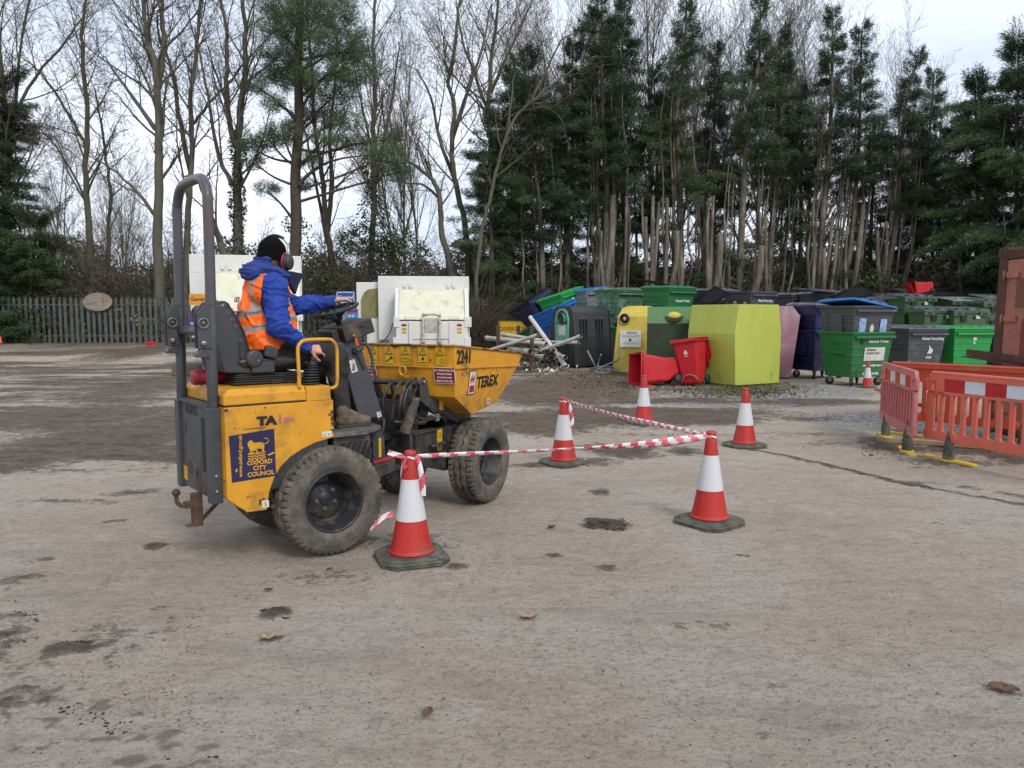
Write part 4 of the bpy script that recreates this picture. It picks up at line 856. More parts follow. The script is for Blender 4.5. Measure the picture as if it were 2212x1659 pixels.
# ------------------------------------------------------------------ cones and tape
def make_cone():
    t = thing('traffic_cone', '', 'traffic cone')
    b = MB()
    def octo(h, c): return [(-h, -h + c), (-h + c, -h), (h - c, -h), (h, -h + c), (h, h - c), (h - c, h), (-h + c, h), (-h, h - c)]
    def frus(h0, h1, c0, c1, z0, z1):
        a = [(x, y, z0) for x, y in octo(h0, c0)]; q = [(x, y, z1) for x, y in octo(h1, c1)]
        b.add(a + q, [tuple(reversed(range(8))), tuple(range(8, 16))] + [(i, (i + 1) % 8, 8 + (i + 1) % 8, 8 + i) for i in range(8)])
    frus(.232, .228, .08, .08, .0, .022); frus(.236, .224, .082, .078, .0221, .036); frus(.214, .196, .075, .07, .0361, .052)
    b.build('base', M['cone_base'], t, bevel=.005)
    b = MB(); b.lathe([(.150, .052), (.157, .056), (.155, .066), (.146, .070), (.1415, .074), (.140, .08), (.125, .15), (.104, .26), (.082, .40), (.0585, .55), (.047, .645), (.040, .700), (.037, .706), (.040, .712), (.040, .728), (.036, .738), (.028, .742), (.024, .738), (.022, .70)], 40)
    b.build('cone_body', M['cone_red'], t)
    b = MB(); 
    def rr_(z): return .104 + (.0585 - .104) * (z - .26) / .29
    b.lathe([(rr_(z) + .003, z) for z in (.276, .28, .35, .45, .548, .552)], 40)
    b.build('reflective_sleeve', M['cone_white'], t)
    return t
cone0 = make_cone()
cones = [((889, 1207), 20, 'traffic cone right of the dumper rear wheel, tape knotted on its tip', 1.0), ((1532, 1131), 38, 'right-hand traffic cone where both red and white tapes meet', 1.0),
         ((1217, 1002), 35, 'traffic cone right of the dumper front wheel with tape trailing down its side', 1.0), ((1390, 916), 12, 'unused traffic cone standing behind the upper strip of tape', 1.0), ((1608, 965), 30, 'traffic cone standing alone with no tape, right of the taped ones', 1.0), ]
CP = []
for i, ((u, v), rz, lab, sc_) in enumerate(cones):
    p = G(u, v); CP.append(p); c = cone0 if i == 0 else dup(cone0)
    c.location = p + Vector((0, 0, .004)); c.rotation_euler = (0, 0, R_(rz)); c['label'] = lab; c['group'] = 'red and white traffic cones'
c = dup(cone0, G(1873, 838), (0, 0, .3), 'small traffic cone standing against the castors of the green waste container'); c.scale = (.80, .80, .84)
b0 = [k for k in kids(cone0) if k.name.startswith('cone_body')]
def tape(pts, wid, name, label, twist=0, seed=0, stripe=.17, parent=None, w0=None):
    """striped ribbon through pts; wid may change along it"""
    P = smooth_pts(pts, 14); n_ = len(P); vs = []; b = MB(); s_ = 0; d_ = [0]
    for i in range(1, n_): s_ += (P[i] - P[i - 1]).length; d_.append(s_)
    for i, p in enumerate(P):
        t = (P[min(i + 1, n_ - 1)] - P[max(i - 1, 0)]).normalized(); u = Vector((0, 0, 1)) if abs(t.z) < .9 else Vector((1, .3, 0)); sd_ = t.cross(u).normalized(); up = sd_.cross(t)
        a = twist(i / (n_ - 1)) if callable(twist) else twist
        W = wid(i / (n_ - 1)) if callable(wid) else wid
        ax = up * math.cos(a) + sd_ * math.sin(a); bow = sd_ * math.cos(a) - up * math.sin(a)
        for k in range(5): q = (k - 2) / 4; vs.append(p + ax * W * q + bow * W * .16 * (1 - (2 * q) ** 2) + Vector((0, 0, 0)))
    sl = .06
    for i in range(n_ - 1):
        for k in range(4):
            m_ = 0 if (((d_[i] + d_[i + 1]) / 2 + k * sl / 4) % stripe) < stripe / 2 else 1
            b.cm = m_; b.add([vs[i * 5 + k], vs[i * 5 + k + 1], vs[i * 5 + 5 + k + 1], vs[i * 5 + 5 + k]], [(0, 1, 2, 3)], True)
    o = b.build(name, [M['tape_r'], M['tape_w']], parent, fix=True)
    so_ = o.modifiers.new('s', 'SOLIDIFY'); so_.thickness = .0015
    if label: tag(o, label, 'barrier tape', 'red and white barrier tapes')
    return o
M['tape_r'] = mat('tape_red', hx('c4242e', .9), .4, c2=hx('d87a84', .9), vs=1.2); M['tape_w'] = mat('tape_white', hx('dedce0', .95), .4, c2=hx('d4ccd2', .95), vs=7)
for m_ in (M['tape_r'], M['tape_w']): m_.node_tree.nodes['Principled BSDF'].inputs['Transmission Weight'].default_value = 0
zt = Vector((0, 0, .705)); A, Bc, Dc = CP[0] + zt, CP[1] + zt, CP[2] + zt
def lerp(a, b, t, dz=0): return a + (b - a) * t + Vector((0, 0, dz))
t1 = tape([A + Vector((.04, 0, 0)), lerp(A, Bc, .15, -.008), lerp(A, Bc, .35, -.02), lerp(A, Bc, .55, -.025), lerp(A, Bc, .75, -.03), lerp(A, Bc, .9, -.015), Bc], lambda t: .03 + .045 * math.exp(-((t - .72) / .16) ** 2) + .008 * math.sin(t * 9), 'barrier_tape', 'lower strip of red and white tape strung from nearest cone to right-hand cone', lambda t: .5 * math.sin(t * 4) + .2, stripe=.13)
t2 = tape([Dc + Vector((.03, 0, .005)), lerp(Dc, Bc, .25, -.012), lerp(Dc, Bc, .5, -.02), lerp(Dc, Bc, .75, -.012), Bc], lambda t: .028 + .02 * math.sin(t * math.pi), 'barrier_tape', 'upper strip of red and white tape slanting from middle cone down to right-hand cone', lambda t: .4 * math.sin(t * 5), stripe=.12)
for p, z, par in ((A, 0, t1), (Bc, 0, t1), (Dc, 0, t2)):    # knots round the tips
    tape([p + Vector((.046 * math.cos(a), .046 * math.sin(a), .004 * math.sin(2 * a) - .004)) for a in [i * 1.05 for i in range(7)]], .022, 'knot', None, 0, stripe=.07, parent=par)
tape([A + Vector((.045, -.02, 0)), A + Vector((.07, -.035, -.08)), A + Vector((.085, -.04, -.18)), A + Vector((.088, -.04, -.26))], .042, 'loose_end', None, .6, stripe=.16, parent=t1)
tape([A + Vector((-.045, .01, 0)), A + Vector((-.058, .02, -.06)), A + Vector((-.066, .03, -.14)), A + Vector((-.075, .05, -.25)), A + Vector((-.10, .06, -.40))], .014, 'loose_end', None, .6, stripe=.16, parent=t1)
tape([A + Vector((-.02, -.055, 0)), A + Vector((-.035, -.06, -.04)), A + Vector((-.03, -.06, -.075)), A + Vector((-.018, -.06, -.05))], .018, 'loose_end', None, .3, stripe=.3, parent=t1)
tape([A + Vector((-.05, .0, .0)), A + Vector((-.10, .0, .012)), A + Vector((-.15, .0, .028))], .035, 'loose_end', None, .2, stripe=.12, parent=t1)
tape([A + Vector((-.125, .02, -.40)), A + Vector((-.19, .0, -.42)), A + Vector((-.25, -.02, -.475)), A + Vector((-.275, -.02, -.505))], lambda t: .045 * (1.1 - t), 'loose_end', None, .2, stripe=.13, parent=t1)
tape([Dc + Vector((.045, -.02, 0)), Dc + Vector((.07, -.03, -.09)), Dc + Vector((.09, -.03, -.2)), Dc + Vector((.085, -.03, -.29))], .045, 'loose_end', None, .6, stripe=.15, parent=t2)
# ------------------------------------------------------------------ plastic barriers
def barrier_mat(n, c, dk): return mat(n, hx(c, .9), .5, c2=hx(dk, .9), dirt=hx('94705e', .8), dirt_amt=.38, ds=5, vs=3)
MO = barrier_mat('orange_plastic', 'd86650', 'd05c46'); MP = barrier_mat('faded_pink_plastic', 'c87272', 'c26a6a'); MD = barrier_mat('dirty_orange_plastic', 'c24a28', 'a8401f')
MRR = mat('red_reflector', hx('bd1216', .9), .3); MRW = mat('white_reflector', hx('c9ccd2', .95), .35, c2=hx('bfc3ca', .95), dirt=hx('9a9a94', .7), dirt_amt=.2)
def grid_panel(b, L_, holes, z0, z1, th):
    """flat panel in XZ with rounded rectangular holes, built from boxes between them"""
    pass
def make_barrier(label, m, L_=2.0, both=True, closed=False, refl=True):
    t = thing('plastic_barrier', label, 'barrier', group='plastic pedestrian barriers'); H0, H1 = .22, 1.0; x0, x1 = 0, L_
    # panel as bmesh boolean-free: frame rails and slats
    b = MB(); th = .022
    b.tube([(x0 + .06, 0, H1 - .012), (x1 - .06, 0, H1 - .012)], .026, 10); b.prism([(x0 + .02, H1 - .07), (x0 + .03, H1 - .02), (x0 + .07, H1), (x1 - .07, H1), (x1 - .03, H1 - .02), (x1 - .02, H1 - .07)], -th, th)
    b.b2((x0 + .02, -th, .755), (x1 - .02, th, .785)); b.b2((x0 + .0, -th, H0), (x1, th, .325)); b.b2((x0 + .02, -th, .745), (x0 + .06, th, H1 - .06)); b.b2((x1 - .06, -th, .745), (x1 - .02, th, H1 - .06))
    b.b2((x0 + .13, -th, .745), (x0 + .24, th, H1 - .06)); b.b2((x1 - .24, -th, .745), (x1 - .13, th, H1 - .06)); b.b2((x0 + .06, -th, H1 - .10), (x0 + .13, th, H1 - .06)); b.b2((x1 - .13, -th, H1 - .10), (x1 - .06, th, H1 - .06)); b.b2((x0 + .06, -th, .745), (x0 + .13, th, .80)); b.b2((x1 - .13, -th, .745), (x1 - .06, th, .80))
    b.b2((x0 + .24, -.008, .785), (x1 - .24, .008, H1 - .06))
    n_ = int(round((L_ - .1) / .145)); pitch = (L_ - .10) / n_
    for k in range(n_ + 1):
        x = x0 + .05 + pitch * k; wd = .021 if 0 < k < n_ else .045
        b.b2((x - wd, -th, .325), (x + wd, th, .755))
        for s_ in (-1, 1):      # rounded hole corners
            if 0 < k + s_ * .5 < n_:
                for z, zz in ((.325, 1), (.755, -1)): b.prism([(x + s_ * wd, z), (x + s_ * (wd + .025), z), (x + s_ * (wd + .008), z + zz * .009), (x + s_ * wd, z + zz * .028)], -th, th)
    if closed: b.b2((x0 + .05, .0, .325), (x1 - .05, .012, .755))
    b.tube([(x0 - .0, 0, .60), (x0 - .0, 0, .98)], .02, 8) if False else None
    for s_, xx in ((-1, x0), (1, x1)):
        b.tube([(xx + .012 * s_, 0, .78), (xx + .012 * s_, 0, .93)], .022, 10); b.tube([(xx + .012 * s_, 0, .24), (xx + .012 * s_, 0, .32)], .022, 10); b.b2((xx - .02, -.02, .78), (xx + .02, .02, .88))
    b.prism([(x0 + .05, .56), (x0 - .17, .59), (x0 - .17, .61), (x0 - .02, .63), (x0 + .05, .66)], -.03, .03)
    for x in (.42, L_ - .42): b.lathe([(0, -th - .004), (.045, -th - .004), (.055, -th + .002)], 18, c=(x, 0, .27), axis='y')
    for x in (.30, L_ - .30): b.m(0)
    b.build('panel', m, t, bevel=.008, seg=2)
    rx0, rx1 = x0 + .25, x1 - .25; k_ = int(round((rx1 - rx0) / .25)); wq = (rx1 - rx0) / k_
    for sd_ in ((-1, 1) if refl else ()):
        for q in range(k_):
            MB().b2((rx0 + q * wq, sd_ * .0085, .79), (rx0 + (q + 1) * wq, sd_ * .0105, H1 - .065)).build('reflector', MRR if q % 2 == 0 else MRW, t)
    for x in (.33, L_ - .33):
        b = MB(); b.lathe([(.062, .03), (.06, .12), (.052, .20), (.034, .30), (.012, .40)], 16, c=(x, 0, 0)); b.lathe([(.0, .40), (.012, .40)], 16, c=(x, 0, 0)); ft = b.build('foot', M['cone_base'], t)
        b = MB(); b.prism([(x + q_, p_) for p_, q_ in ((-.04, -.33), (.0, -.34), (.04, -.33), (.055, -.08), (.08, 0), (.055, .08), (.04, .33), (0, .34), (-.04, .33), (-.055, .08), (-.08, 0), (-.055, -.08))], .004, .03, 'xy'); b.build('foot_plate', mat('yellow_foot', hx('e0bb3a', .9), .55, dirt=hx('8f8266', .8), dirt_amt=.3, ds=9), ft, bevel=.004)
    return t
def put(o, a, b_): o.location = (a.x, a.y, .0); o.rotation_euler = (0, 0, math.atan2(b_.y - a.y, b_.x - a.x)); return o
# near barriers
b1 = put(make_barrier('bright orange barrier nearest the camera with red and white reflective strip', MO), Vector((4.84, 8.9, 0)), Vector((5.2, 7.8, 0)))
b2_ = put(make_barrier('faded pink barrier panel with closed slats, left of the bright orange one', MP, 1.84, closed=True), Vector((5.15, 10.64, 0)), Vector((4.69, 8.86, 0)))
b3_ = put(make_barrier('dirty brownish orange barrier behind the others, ending at the rusty container', MD, refl=False), Vector((5.26, 10.72, 0)), Vector((6.08, 9.79, 0)))
# b4_ = put(make_barrier('orange barrier edge seen behind the faded pink one', MD, 1.4), Vector((5.10, 12.05, 0)), Vector((5.16, 10.78, 0)))
# ------------------------------------------------------------------ rusty shipping container on the right
MC = mat('container_paint', hx('b07058', .85), .55, c2=hx('9a6252', .85), dirt=hx('5b3426', .7), dirt_amt=.3, ds=2.5, chip=hx('402218', .9), chip_amt=.25, cs=5, bump=.05)
MCR = mat('container_frame', hx('5a3527', .75), .7, c2=hx('4a2a20', .7), dirt=hx('7a4c38', .7), dirt_amt=.4, bump=.15)
ct = thing('shipping_container', 'rust red shipping container at the right edge with steel ledge across its doors', 'container', (6.83, 10.95, 0), 0); ct.rotation_euler = (0, R_(1.0), 0)
b = MB(); b.b2((.06, -2.38, .14), (6.0, -.06, 2.50)); 
for k in range(20): b.b2((.3 + .28 * k, -.06, .16), (.44 + .28 * k, -.02, 2.45)); b.b2((.3 + .28 * k, -2.42, .16), (.44 + .28 * k, -2.38, 2.45))
b.build('body', MC, ct)
b = MB()
for y in (-.09, -2.35):
    b.b2((0, y - .09, .02), (.16, y + .09, 2.585)); 
for z in (.02, 2.42): b.b2((0, -2.26, z), (.14, -.18, z + .14))
b.b2((.16, -.14, 2.48), (6.0, .0, 2.58)); b.b2((.16, -.14, .02), (6.0, .0, .16)); b.build('frame', MCR, ct, bevel=.01)
for z in (0.02, 2.46): 
    b = MB(); b.b2((-.01, -.19, z), (.18, .01, z + .125)); b.m(1); b.lathe([(0, -.012), (.035, -.012), (.04, -.008)], 16, c=(0, -.09, z + .06), axis='x'); b.build('corner_casting', [MCR, M['flat_blk']], ct, bevel=.006)
for y0, y1 in ((-1.19, -.20), (-2.24, -1.21)):
    d_ = MB().b2((.0, y0, .17), (.055, y1, 2.41)).build('door', MC, ct, bevel=.008)
    b = MB()
    for z in (.35, .9, 1.6, 2.2): b.b2((-.03, y1 - .02, z - .04), (.0, y1 - .28, z + .04)); b.tube([(-.02, y1 + .03, z - .06), (-.02, y1 + .03, z + .06)], .02, 8)
    b.build('hinge', MC, d_, bevel=.004)
    b = MB(); b.b2((-.004, y1 - .003, .17), (.0, y1 + .02, 2.41)); b.b2((-.01, y0 + .35, .25), (.0, y0 + .36, 2.3)); b.tube([(-.04, y0 + .3, .1), (-.04, y0 + .3, 2.5)], .018, 8); b.build('locking_bar', MCR, d_)
MB().b2((-.006, -.75, 1.75), (.0, -.42, 2.15)).build('paint_patch', mat('darker_paint', hx('86503f', .75), .6), ct)
MB().b2((-.006, -.85, 1.05), (.0, -.58, 1.6)).build('paint_patch', mat('red_patch', hx('92402f', .75), .6), ct)
MB().b2((-.007, -1.0, .95), (-.002, -.80, 1.3)).build('faded_notice', mat('faded_notice', hx('8a7058', .75), .7), ct)
b = MB(); b.box((-.10, -.55, 1.07), (.05, 1.6, .09), (3, 0, 8)); b.box((-.16, -.30, 1.02), (.12, 1.1, .02), (3, 0, 8)); b.build('ledge', MCR, ct)
# ------------------------------------------------------------------ compactors
CW = mat('compactor_white', hx('dcdcd8', .88), .5, c2=hx('d4d4ce', .88), dirt=hx('a8a684', .85), dirt_amt=.17, ds=2.5, stretch=(1, 1, .45), chip=hx('6b5a40', .8), chip_amt=.08, bump=.04)
CL = mat('algae_lid', hx('d8d8c4', .9), .5, c2=hx('cacaac', .9), dirt=hx('a5a578', .85), dirt_amt=.30, ds=3.5, bump=.08)
CD = mat('dirty_tarp', hx('6f6a3c', .8), .8, c2=hx('a5a06c', .8), dirt=hx('45401f', .8), dirt_amt=.4, ds=6, stretch=(1, 1, .3))
def make_compactor(label):
    t = thing('waste_compactor', label, 'compactor', group='white waste compactors')
    b = MB(); b.b2((-1.05, .0, .12), (1.05, .9, 1.50)); b.b2((-1.12, .35, .12), (-1.05, .9, 1.62)); b.b2((1.05, .35, .12), (1.12, .9, 1.62))
    b.b2((-1.18, 1.25, .2), (1.10, 5.6, 2.62)); b.b2((-1.0, .9, .2), (1.0, 1.25, 1.5)); b.build('body', CW, t, bevel=.015)
    b = MB(); b.b2((-1.62, 1.06, .9), (-1.02, 1.24, 2.42)); b.b2((-1.62, 1.06, 2.42), (1.14, 1.24, 2.84)); b.b2((1.02, 1.06, 1.5), (1.14, 1.24, 2.42)); b.build('hood', CW, t, bevel=.012)
    b = MB()
    for s_ in (-1, 1):
        x = 1.03 * s_; b.prism([(.0, 1.50), (.05, 1.62), (.62, 2.42), (.72, 2.42), (1.06, 2.42), (1.06, 1.50)], x - .035, x + .035, 'yz'); b.prism([(-.03, 1.50), (.60, 2.46), (.72, 2.46), (.09, 1.50)], x - .055, x + .055, 'yz')
    b.build('cheek', CW, t)
    b = MB(); b.prism([(.02, 1.52), (.66, 2.38), (.70, 2.35), (.06, 1.49)], -.97, .97, 'yz'); b.prism([(.66, 2.38), (1.06, 2.46), (1.06, 2.42), (.70, 2.34)], -.97, .97, 'yz'); ld = b.build('sloping_lid', CL, t, bevel=.006)
    b = MB(); b.tube([(-.8, -.02, 1.56), (-.8, -.04, 1.60), (-.5, -.04, 1.60), (-.5, -.02, 1.56)], .012, 6); b.tube([(.5, -.02, 1.56), (.5, -.04, 1.60), (.8, -.04, 1.60), (.8, -.02, 1.56)], .012, 6); b.build('handle', CW, ld)
    MB().b2((-.96, -.006, 1.485), (.96, .02, 1.515)).build('lid_seal', M['flat_blk'], t)
    b = MB()
    for x in (-.62, .55): b.b2((x - .055, -.07, .12), (x + .055, .0, 1.46))
    b.b2((-.60, -.03, .95), (.55, .0, 1.42)); b.b2((-1.12, -.02, 1.30), (-.95, .36, 1.60)); b.b2((.95, -.02, 1.30), (1.16, .36, 1.60)); b.b2((.95, -.03, .12), (1.14, .4, 1.0)); b.b2((-1.14, -.03, .12), (-.95, .4, 1.0)); b.build('front_ribs', CW, t, bevel=.008)
    b = MB()
    for x in (-.26, .22): b.prism([(-.04, .82), (-.10, .80), (-.16, .86), (-.14, 1.55), (-.09, 1.72), (-.04, 1.60)], x - .035, x + .035, 'yz'); b.tube([(x - .06, -.1, .88), (x + .06, -.1, .88)], .035, 10)
    b.tube([(-.30, -.10, 1.62), (-.10, -.11, 1.68), (.06, -.11, 1.68), (.26, -.10, 1.62)], .035, 10); b.b2((-.22, -.05, 1.15), (.18, -.02, 1.55)); b.build('lift_arm', mat('lift_arm_white', hx('c9c8be', .88), .5, c2=hx('b5b3a2', .85), dirt=hx('4d4a36', .8), dirt_amt=.4, ds=7), t, bevel=.01)
    b = MB()
    for x, w_ in ((-.86, .30), (-.02, .82), (.82, .28)):
        b.m(1); b.prism([(x - w_ / 2 + .03, .64), (x - w_ / 2, .60), (x - w_ / 2, .15), (x + w_ / 2, .15), (x + w_ / 2, .60), (x + w_ / 2 - .03, .64)], -.082, -.074)
        b.m(0); b.b2((x - w_ / 2 + .025, -.09, .15), (x + w_ / 2 - .025, -.083, .615))
    b.b2((-1.02, -.08, .12), (1.0, -.03, .14)); dr = b.build('access_door', [CW, M['flat_blk']], t)
    text('number', '2268', .2, M['flat_blk'], dr, XZ(-.22, -.093, .27), bold=.006)
    MB().b2((-.16, -.094, .42), (.1, -.091, .60)).build('sticker', M['yel_st'], dr)
    for x in (-.82, .80):
        for k, (mm, z) in enumerate(((M['red_st'], 1.36), (M['yel_st'], 1.25), (M['yel_st'], 1.15))): MB().b2((x - .07, -.006, z - .035), (x + .07, .0, z + .035)).build('warning_sticker', mm, t)
    b = MB(); b.b2((-2.0, 1.3, .15), (-1.2, 2.6, 1.55)); b.b2((-1.30, .9, .15), (-1.02, 1.3, 1.0)); sv = b.build('power_unit', CW, t, bevel=.012)
    b = MB(); b.b2((-2.3, 1.32, 1.56), (-1.3, 3.4, 2.66)); b.build('side_hopper', CW, t, bevel=.012)
    b = MB(); b.prism([(-2.15, 1.62), (-2.15, 2.15), (-2.07, 2.34), (-1.93, 2.44), (-1.63, 2.48), (-1.63, 1.62)], 1.26, 1.32); b.build('side_cover', CD, t)
    b = MB(); b.tube(smooth_pts([(-1.14, .3, 1.45), (-1.3, .5, 1.05), (-1.6, .9, .8), (-1.9, 1.28, .75)], 4), .015, 6); b.build('cable', M['hose'], t)
    b = MB()
    for x in (-.95, .85): b.b2((x - .08, .3, .0), (x + .08, 5.4, .15))
    b.build('skid', M['chassis'], t)
    for x in (-.70, .62):
        b = MB(); b.b2((x - .16, 1.0, 2.50), (x - .08, 1.06, 2.62)); b.b2((x + .02, 1.0, 2.50), (x + .1, 1.06, 2.62)); b.build('hinge', CW, t)
    return t
cm2 = make_compactor('white waste compactor right of the driver, behind the dumper skip'); p = G(927, 802); cm2.location = (p.x + .1, p.y, 0); cm2.rotation_euler = (0, 0, R_(6))
cm1 = dup(cm2, (-6.55, 19.2, .08), (0, 0, R_(15)), 'white waste compactor behind the driver and the roll bar'); cm1.scale = (1.0, 1.0, 1.10); cm1.location.x += .15
for k in kids(cm1):
    if k.name.startswith(('side_hopper', 'side_cover', 'power_unit', 'cable')): bpy.data.objects.remove(k)
bl = MB(); bl.b2((-.9, -.25, 0), (.9, .25, .34)); bo = bl.build('concrete_block', mat('mossy_block', hx('6b6a5c', .8), .9, c2=hx('5c5c50', .8), dirt=hx('98936a', .7), dirt_amt=.4, bump=.3), None, bevel=.03); p = G(450, 811); bo.location = (p.x, p.y, 0); tag(bo, 'long grey concrete block on the ground by the left compactor', 'block')
# signs by the compactors
SB, SLB = mat('sign_navy', hx('274a92', .85), .4), mat('sign_blue', hx('2f86cf', .85), .4)
def sign(name, label, p, w_, h_, z, m_, lines, post=True, border=None, rz=0, grp=None, tilt=0):
    t = thing(name, label, 'sign', (p[0], p[1], 0), R_(rz), grp)
    b = MB(); b.b2((-w_ / 2, -.012, z), (w_ / 2, .0, z + h_)); bo_ = b.build('board', m_, t)
    if border:
        b = MB(); e_ = .02
        for q in (((-w_ / 2 + e_, z + e_), (w_ / 2 - e_, z + e_ + .018)), ((-w_ / 2 + e_, z + h_ - e_ - .018), (w_ / 2 - e_, z + h_ - e_)), ((-w_ / 2 + e_, z + e_), (-w_ / 2 + e_ + .018, z + h_ - e_)), ((w_ / 2 - e_ - .018, z + e_), (w_ / 2 - e_, z + h_ - e_))):
            b.b2((q[0][0], -.0145, q[0][1]), (q[1][0], -.0122, q[1][1]))
        b.build('border', border, t)
    for (s_, sz, x, dz, mm, al) in lines: text('lettering', s_, sz, mm, t, XZ(x, -.014, z + dz), align=al, bold=.002)
    if post: MB().b2((-.03, .0, 0), (.03, .05, z + h_)).build('post', M['steel'], t)
    return t
p = PY(747, 660, 20.3)
sign('sign', 'dark blue sign board with white writing above the driver\'s left hand', (p.x, 20.3), .50, .40, 1.88, SB, [('General', .12, 0, .2, M['wht_ink'], 'CENTER'), ('Waste', .10, 0, .07, M['wht_ink'], 'CENTER')], border=M['wht_ink'])
t = sign('sign', 'light blue sign with red header about keeping the site tidy', (p.x + .05, 20.36), .52, .42, 1.40, SLB, [('LITTER IT', .08, 0, .2, M['wht_ink'], 'CENTER'), ('HELP KEEP', .065, 0, .125, M['wht_ink'], 'CENTER'), ('A CLEAN AND TIDY SITE', .038, 0, .05, M['wht_ink'], 'CENTER')], post=False)
MB().b2((-.24, -.0155, 1.72), (.24, -.0125, 1.80)).build('red_header', M['red_st'], t)
p = PY(427, 650, 18.8)
sign('sign', 'small orange sign beginning with G left of the roll bar', (p.x + .1, 18.8), .6, .27, 1.90, mat('sign_orange', hx('e09a2c', .9), .4), [('General', .13, -.26, .1, M['flat_blk'], 'LEFT')])
t = sign('sign', 'blue sign with red corner below the orange one, left of the roll bar', (p.x + .06, 18.86), .6, .40, 1.36, SB, [('WASTE', .08, -.28, .06, M['wht_ink'], 'LEFT')], post=False); MB().b2((-.28, -.0155, 1.62), (-.05, -.0125, 1.72)).build('red_header', M['red_st'], t)
# ------------------------------------------------------------------ palisade fences
FG = mat('galvanised_pale', hx('6e7474', .6), .6, c2=hx('555b58', .55), dirt=hx('50543f', .5), dirt_amt=.4, ds=2)
def palisade(label, a, b_, pitch, h, wd, z0):
    a = Vector(a); b_ = Vector(b_); d = b_ - a; ll = d.length; t = thing('palisade_fence', label, 'fence', (a.x, a.y, z0), math.atan2(d.y, d.x)); rr = random.Random(5)
    b = MB(); k = int(ll / pitch)
    for i in range(k):
        x = i * pitch + rr.uniform(-.01, .01); y = rr.uniform(-.01, .01); tl = rr.uniform(-.012, .012); ww = wd / 2
        pr = [(x - ww, 0), (x - ww + tl, h - .08), (x - ww * .6 + tl, h), (x + tl, h - .06), (x + ww * .6 + tl, h), (x + ww + tl, h - .08), (x + ww, 0)]
        b.add([(q[0], -.03 + y - (.018 if abs(q[0] - x) < ww * .7 else 0), q[1]) for q in pr], [tuple(range(7))]); b.add([(q[0], -.015 + y, q[1]) for q in pr], [tuple(reversed(range(7)))])
    b.build('pales', FG, t, fix=False)
    b = MB(); b.b2((0, 0, h - .36), (ll, .04, h - .31)); b.b2((0, 0, .3), (ll, .04, .35)); b.build('rail', FG, t)
    for i in range(int(ll / 2.75) + 1): MB().b2((i * 2.75 - .04, .04, -.2), (i * 2.75 + .04, .12, h - .1)).build('post', FG, t)
    return t
palisade('long grey palisade fence with pointed pales on the left, oval board hanging on it', (-26, 33.2, 0), (-1.0, 33.2, 0), .243, 2.0, .125, .44)
palisade('short section of palisade fence behind the heap of white pipes', (-1.6, 36.2, 0), (2.6, 35.6, 0), .162, 1.7, .095, .38)
p = PY(211, 652, 33.05); b = MB()
b.prism([(.63 * math.cos(i * math.pi / 20) , .39 * math.sin(i * math.pi / 20)) for i in range(40)], -.02, .02)
ov = b.build('oval_board', mat('weathered_board', hx('a8998a', .8), .8, c2=hx('8c7e6e', .8), dirt=hx('5a4a3c', .7), dirt_amt=.4, ds=2.5, stretch=(.4, 1, 5)), None); ov.location = p; ov.rotation_euler = (0, R_(-3), 0); tag(ov, 'oval weathered wooden board hanging on the palisade fence', 'board')
# ------------------------------------------------------------------ waste containers
def bmat(n, c, c2, d='8a8a80', da=.2): return mat(n, hx(c, .8), .45, c2=hx(c2, .8), dirt=hx(d, .6), dirt_amt=da, ds=4, vs=2)
BG, BG2, BG3 = bmat('bin_green', '24783f', '1e6a36'), bmat('bin_green_bright', '25a04c', '1f8f42', da=.1), bmat('bin_green_faded', '47785a', '386a4c', 'b4b8ae', .4)
BN, BGR, BB, BK = bmat('bin_navy', '1c2458', '182048', '6c6c80', .25), bmat('bin_grey', '4b4f55', '43474d', '85888a', .28), bmat('bin_blue', '1c6cc4', '1860b4', da=.1), mat('bin_black', hx('141518', .6), .75, c2=hx('101113', .6), spec=.2)
BLG, BLB, BMG = bmat('bin_light_grey', '8b8f94', '7e8388', da=.2), bmat('lid_blue', '2c78c0', '266cb0', da=.1), bmat('bin_dark_green', '4c6a46', '40603e', '9aa08c', .22)
LGY = bmat('lid_grey', '585d64', '4e5258', 'a0a4a6', .35)
BR_ = bmat('bin_red', 'd01e2a', 'bd1824', 'a07a70', .12)
WT, WB, WD = 1.26, 1.12, 1.0
def frame_at(z, wt, wb, dt, db, z0, z1): t = (z - z0) / (z1 - z0); return (wb + (wt - wb) * t) / 2, (db + (dt - db) * t) / 2
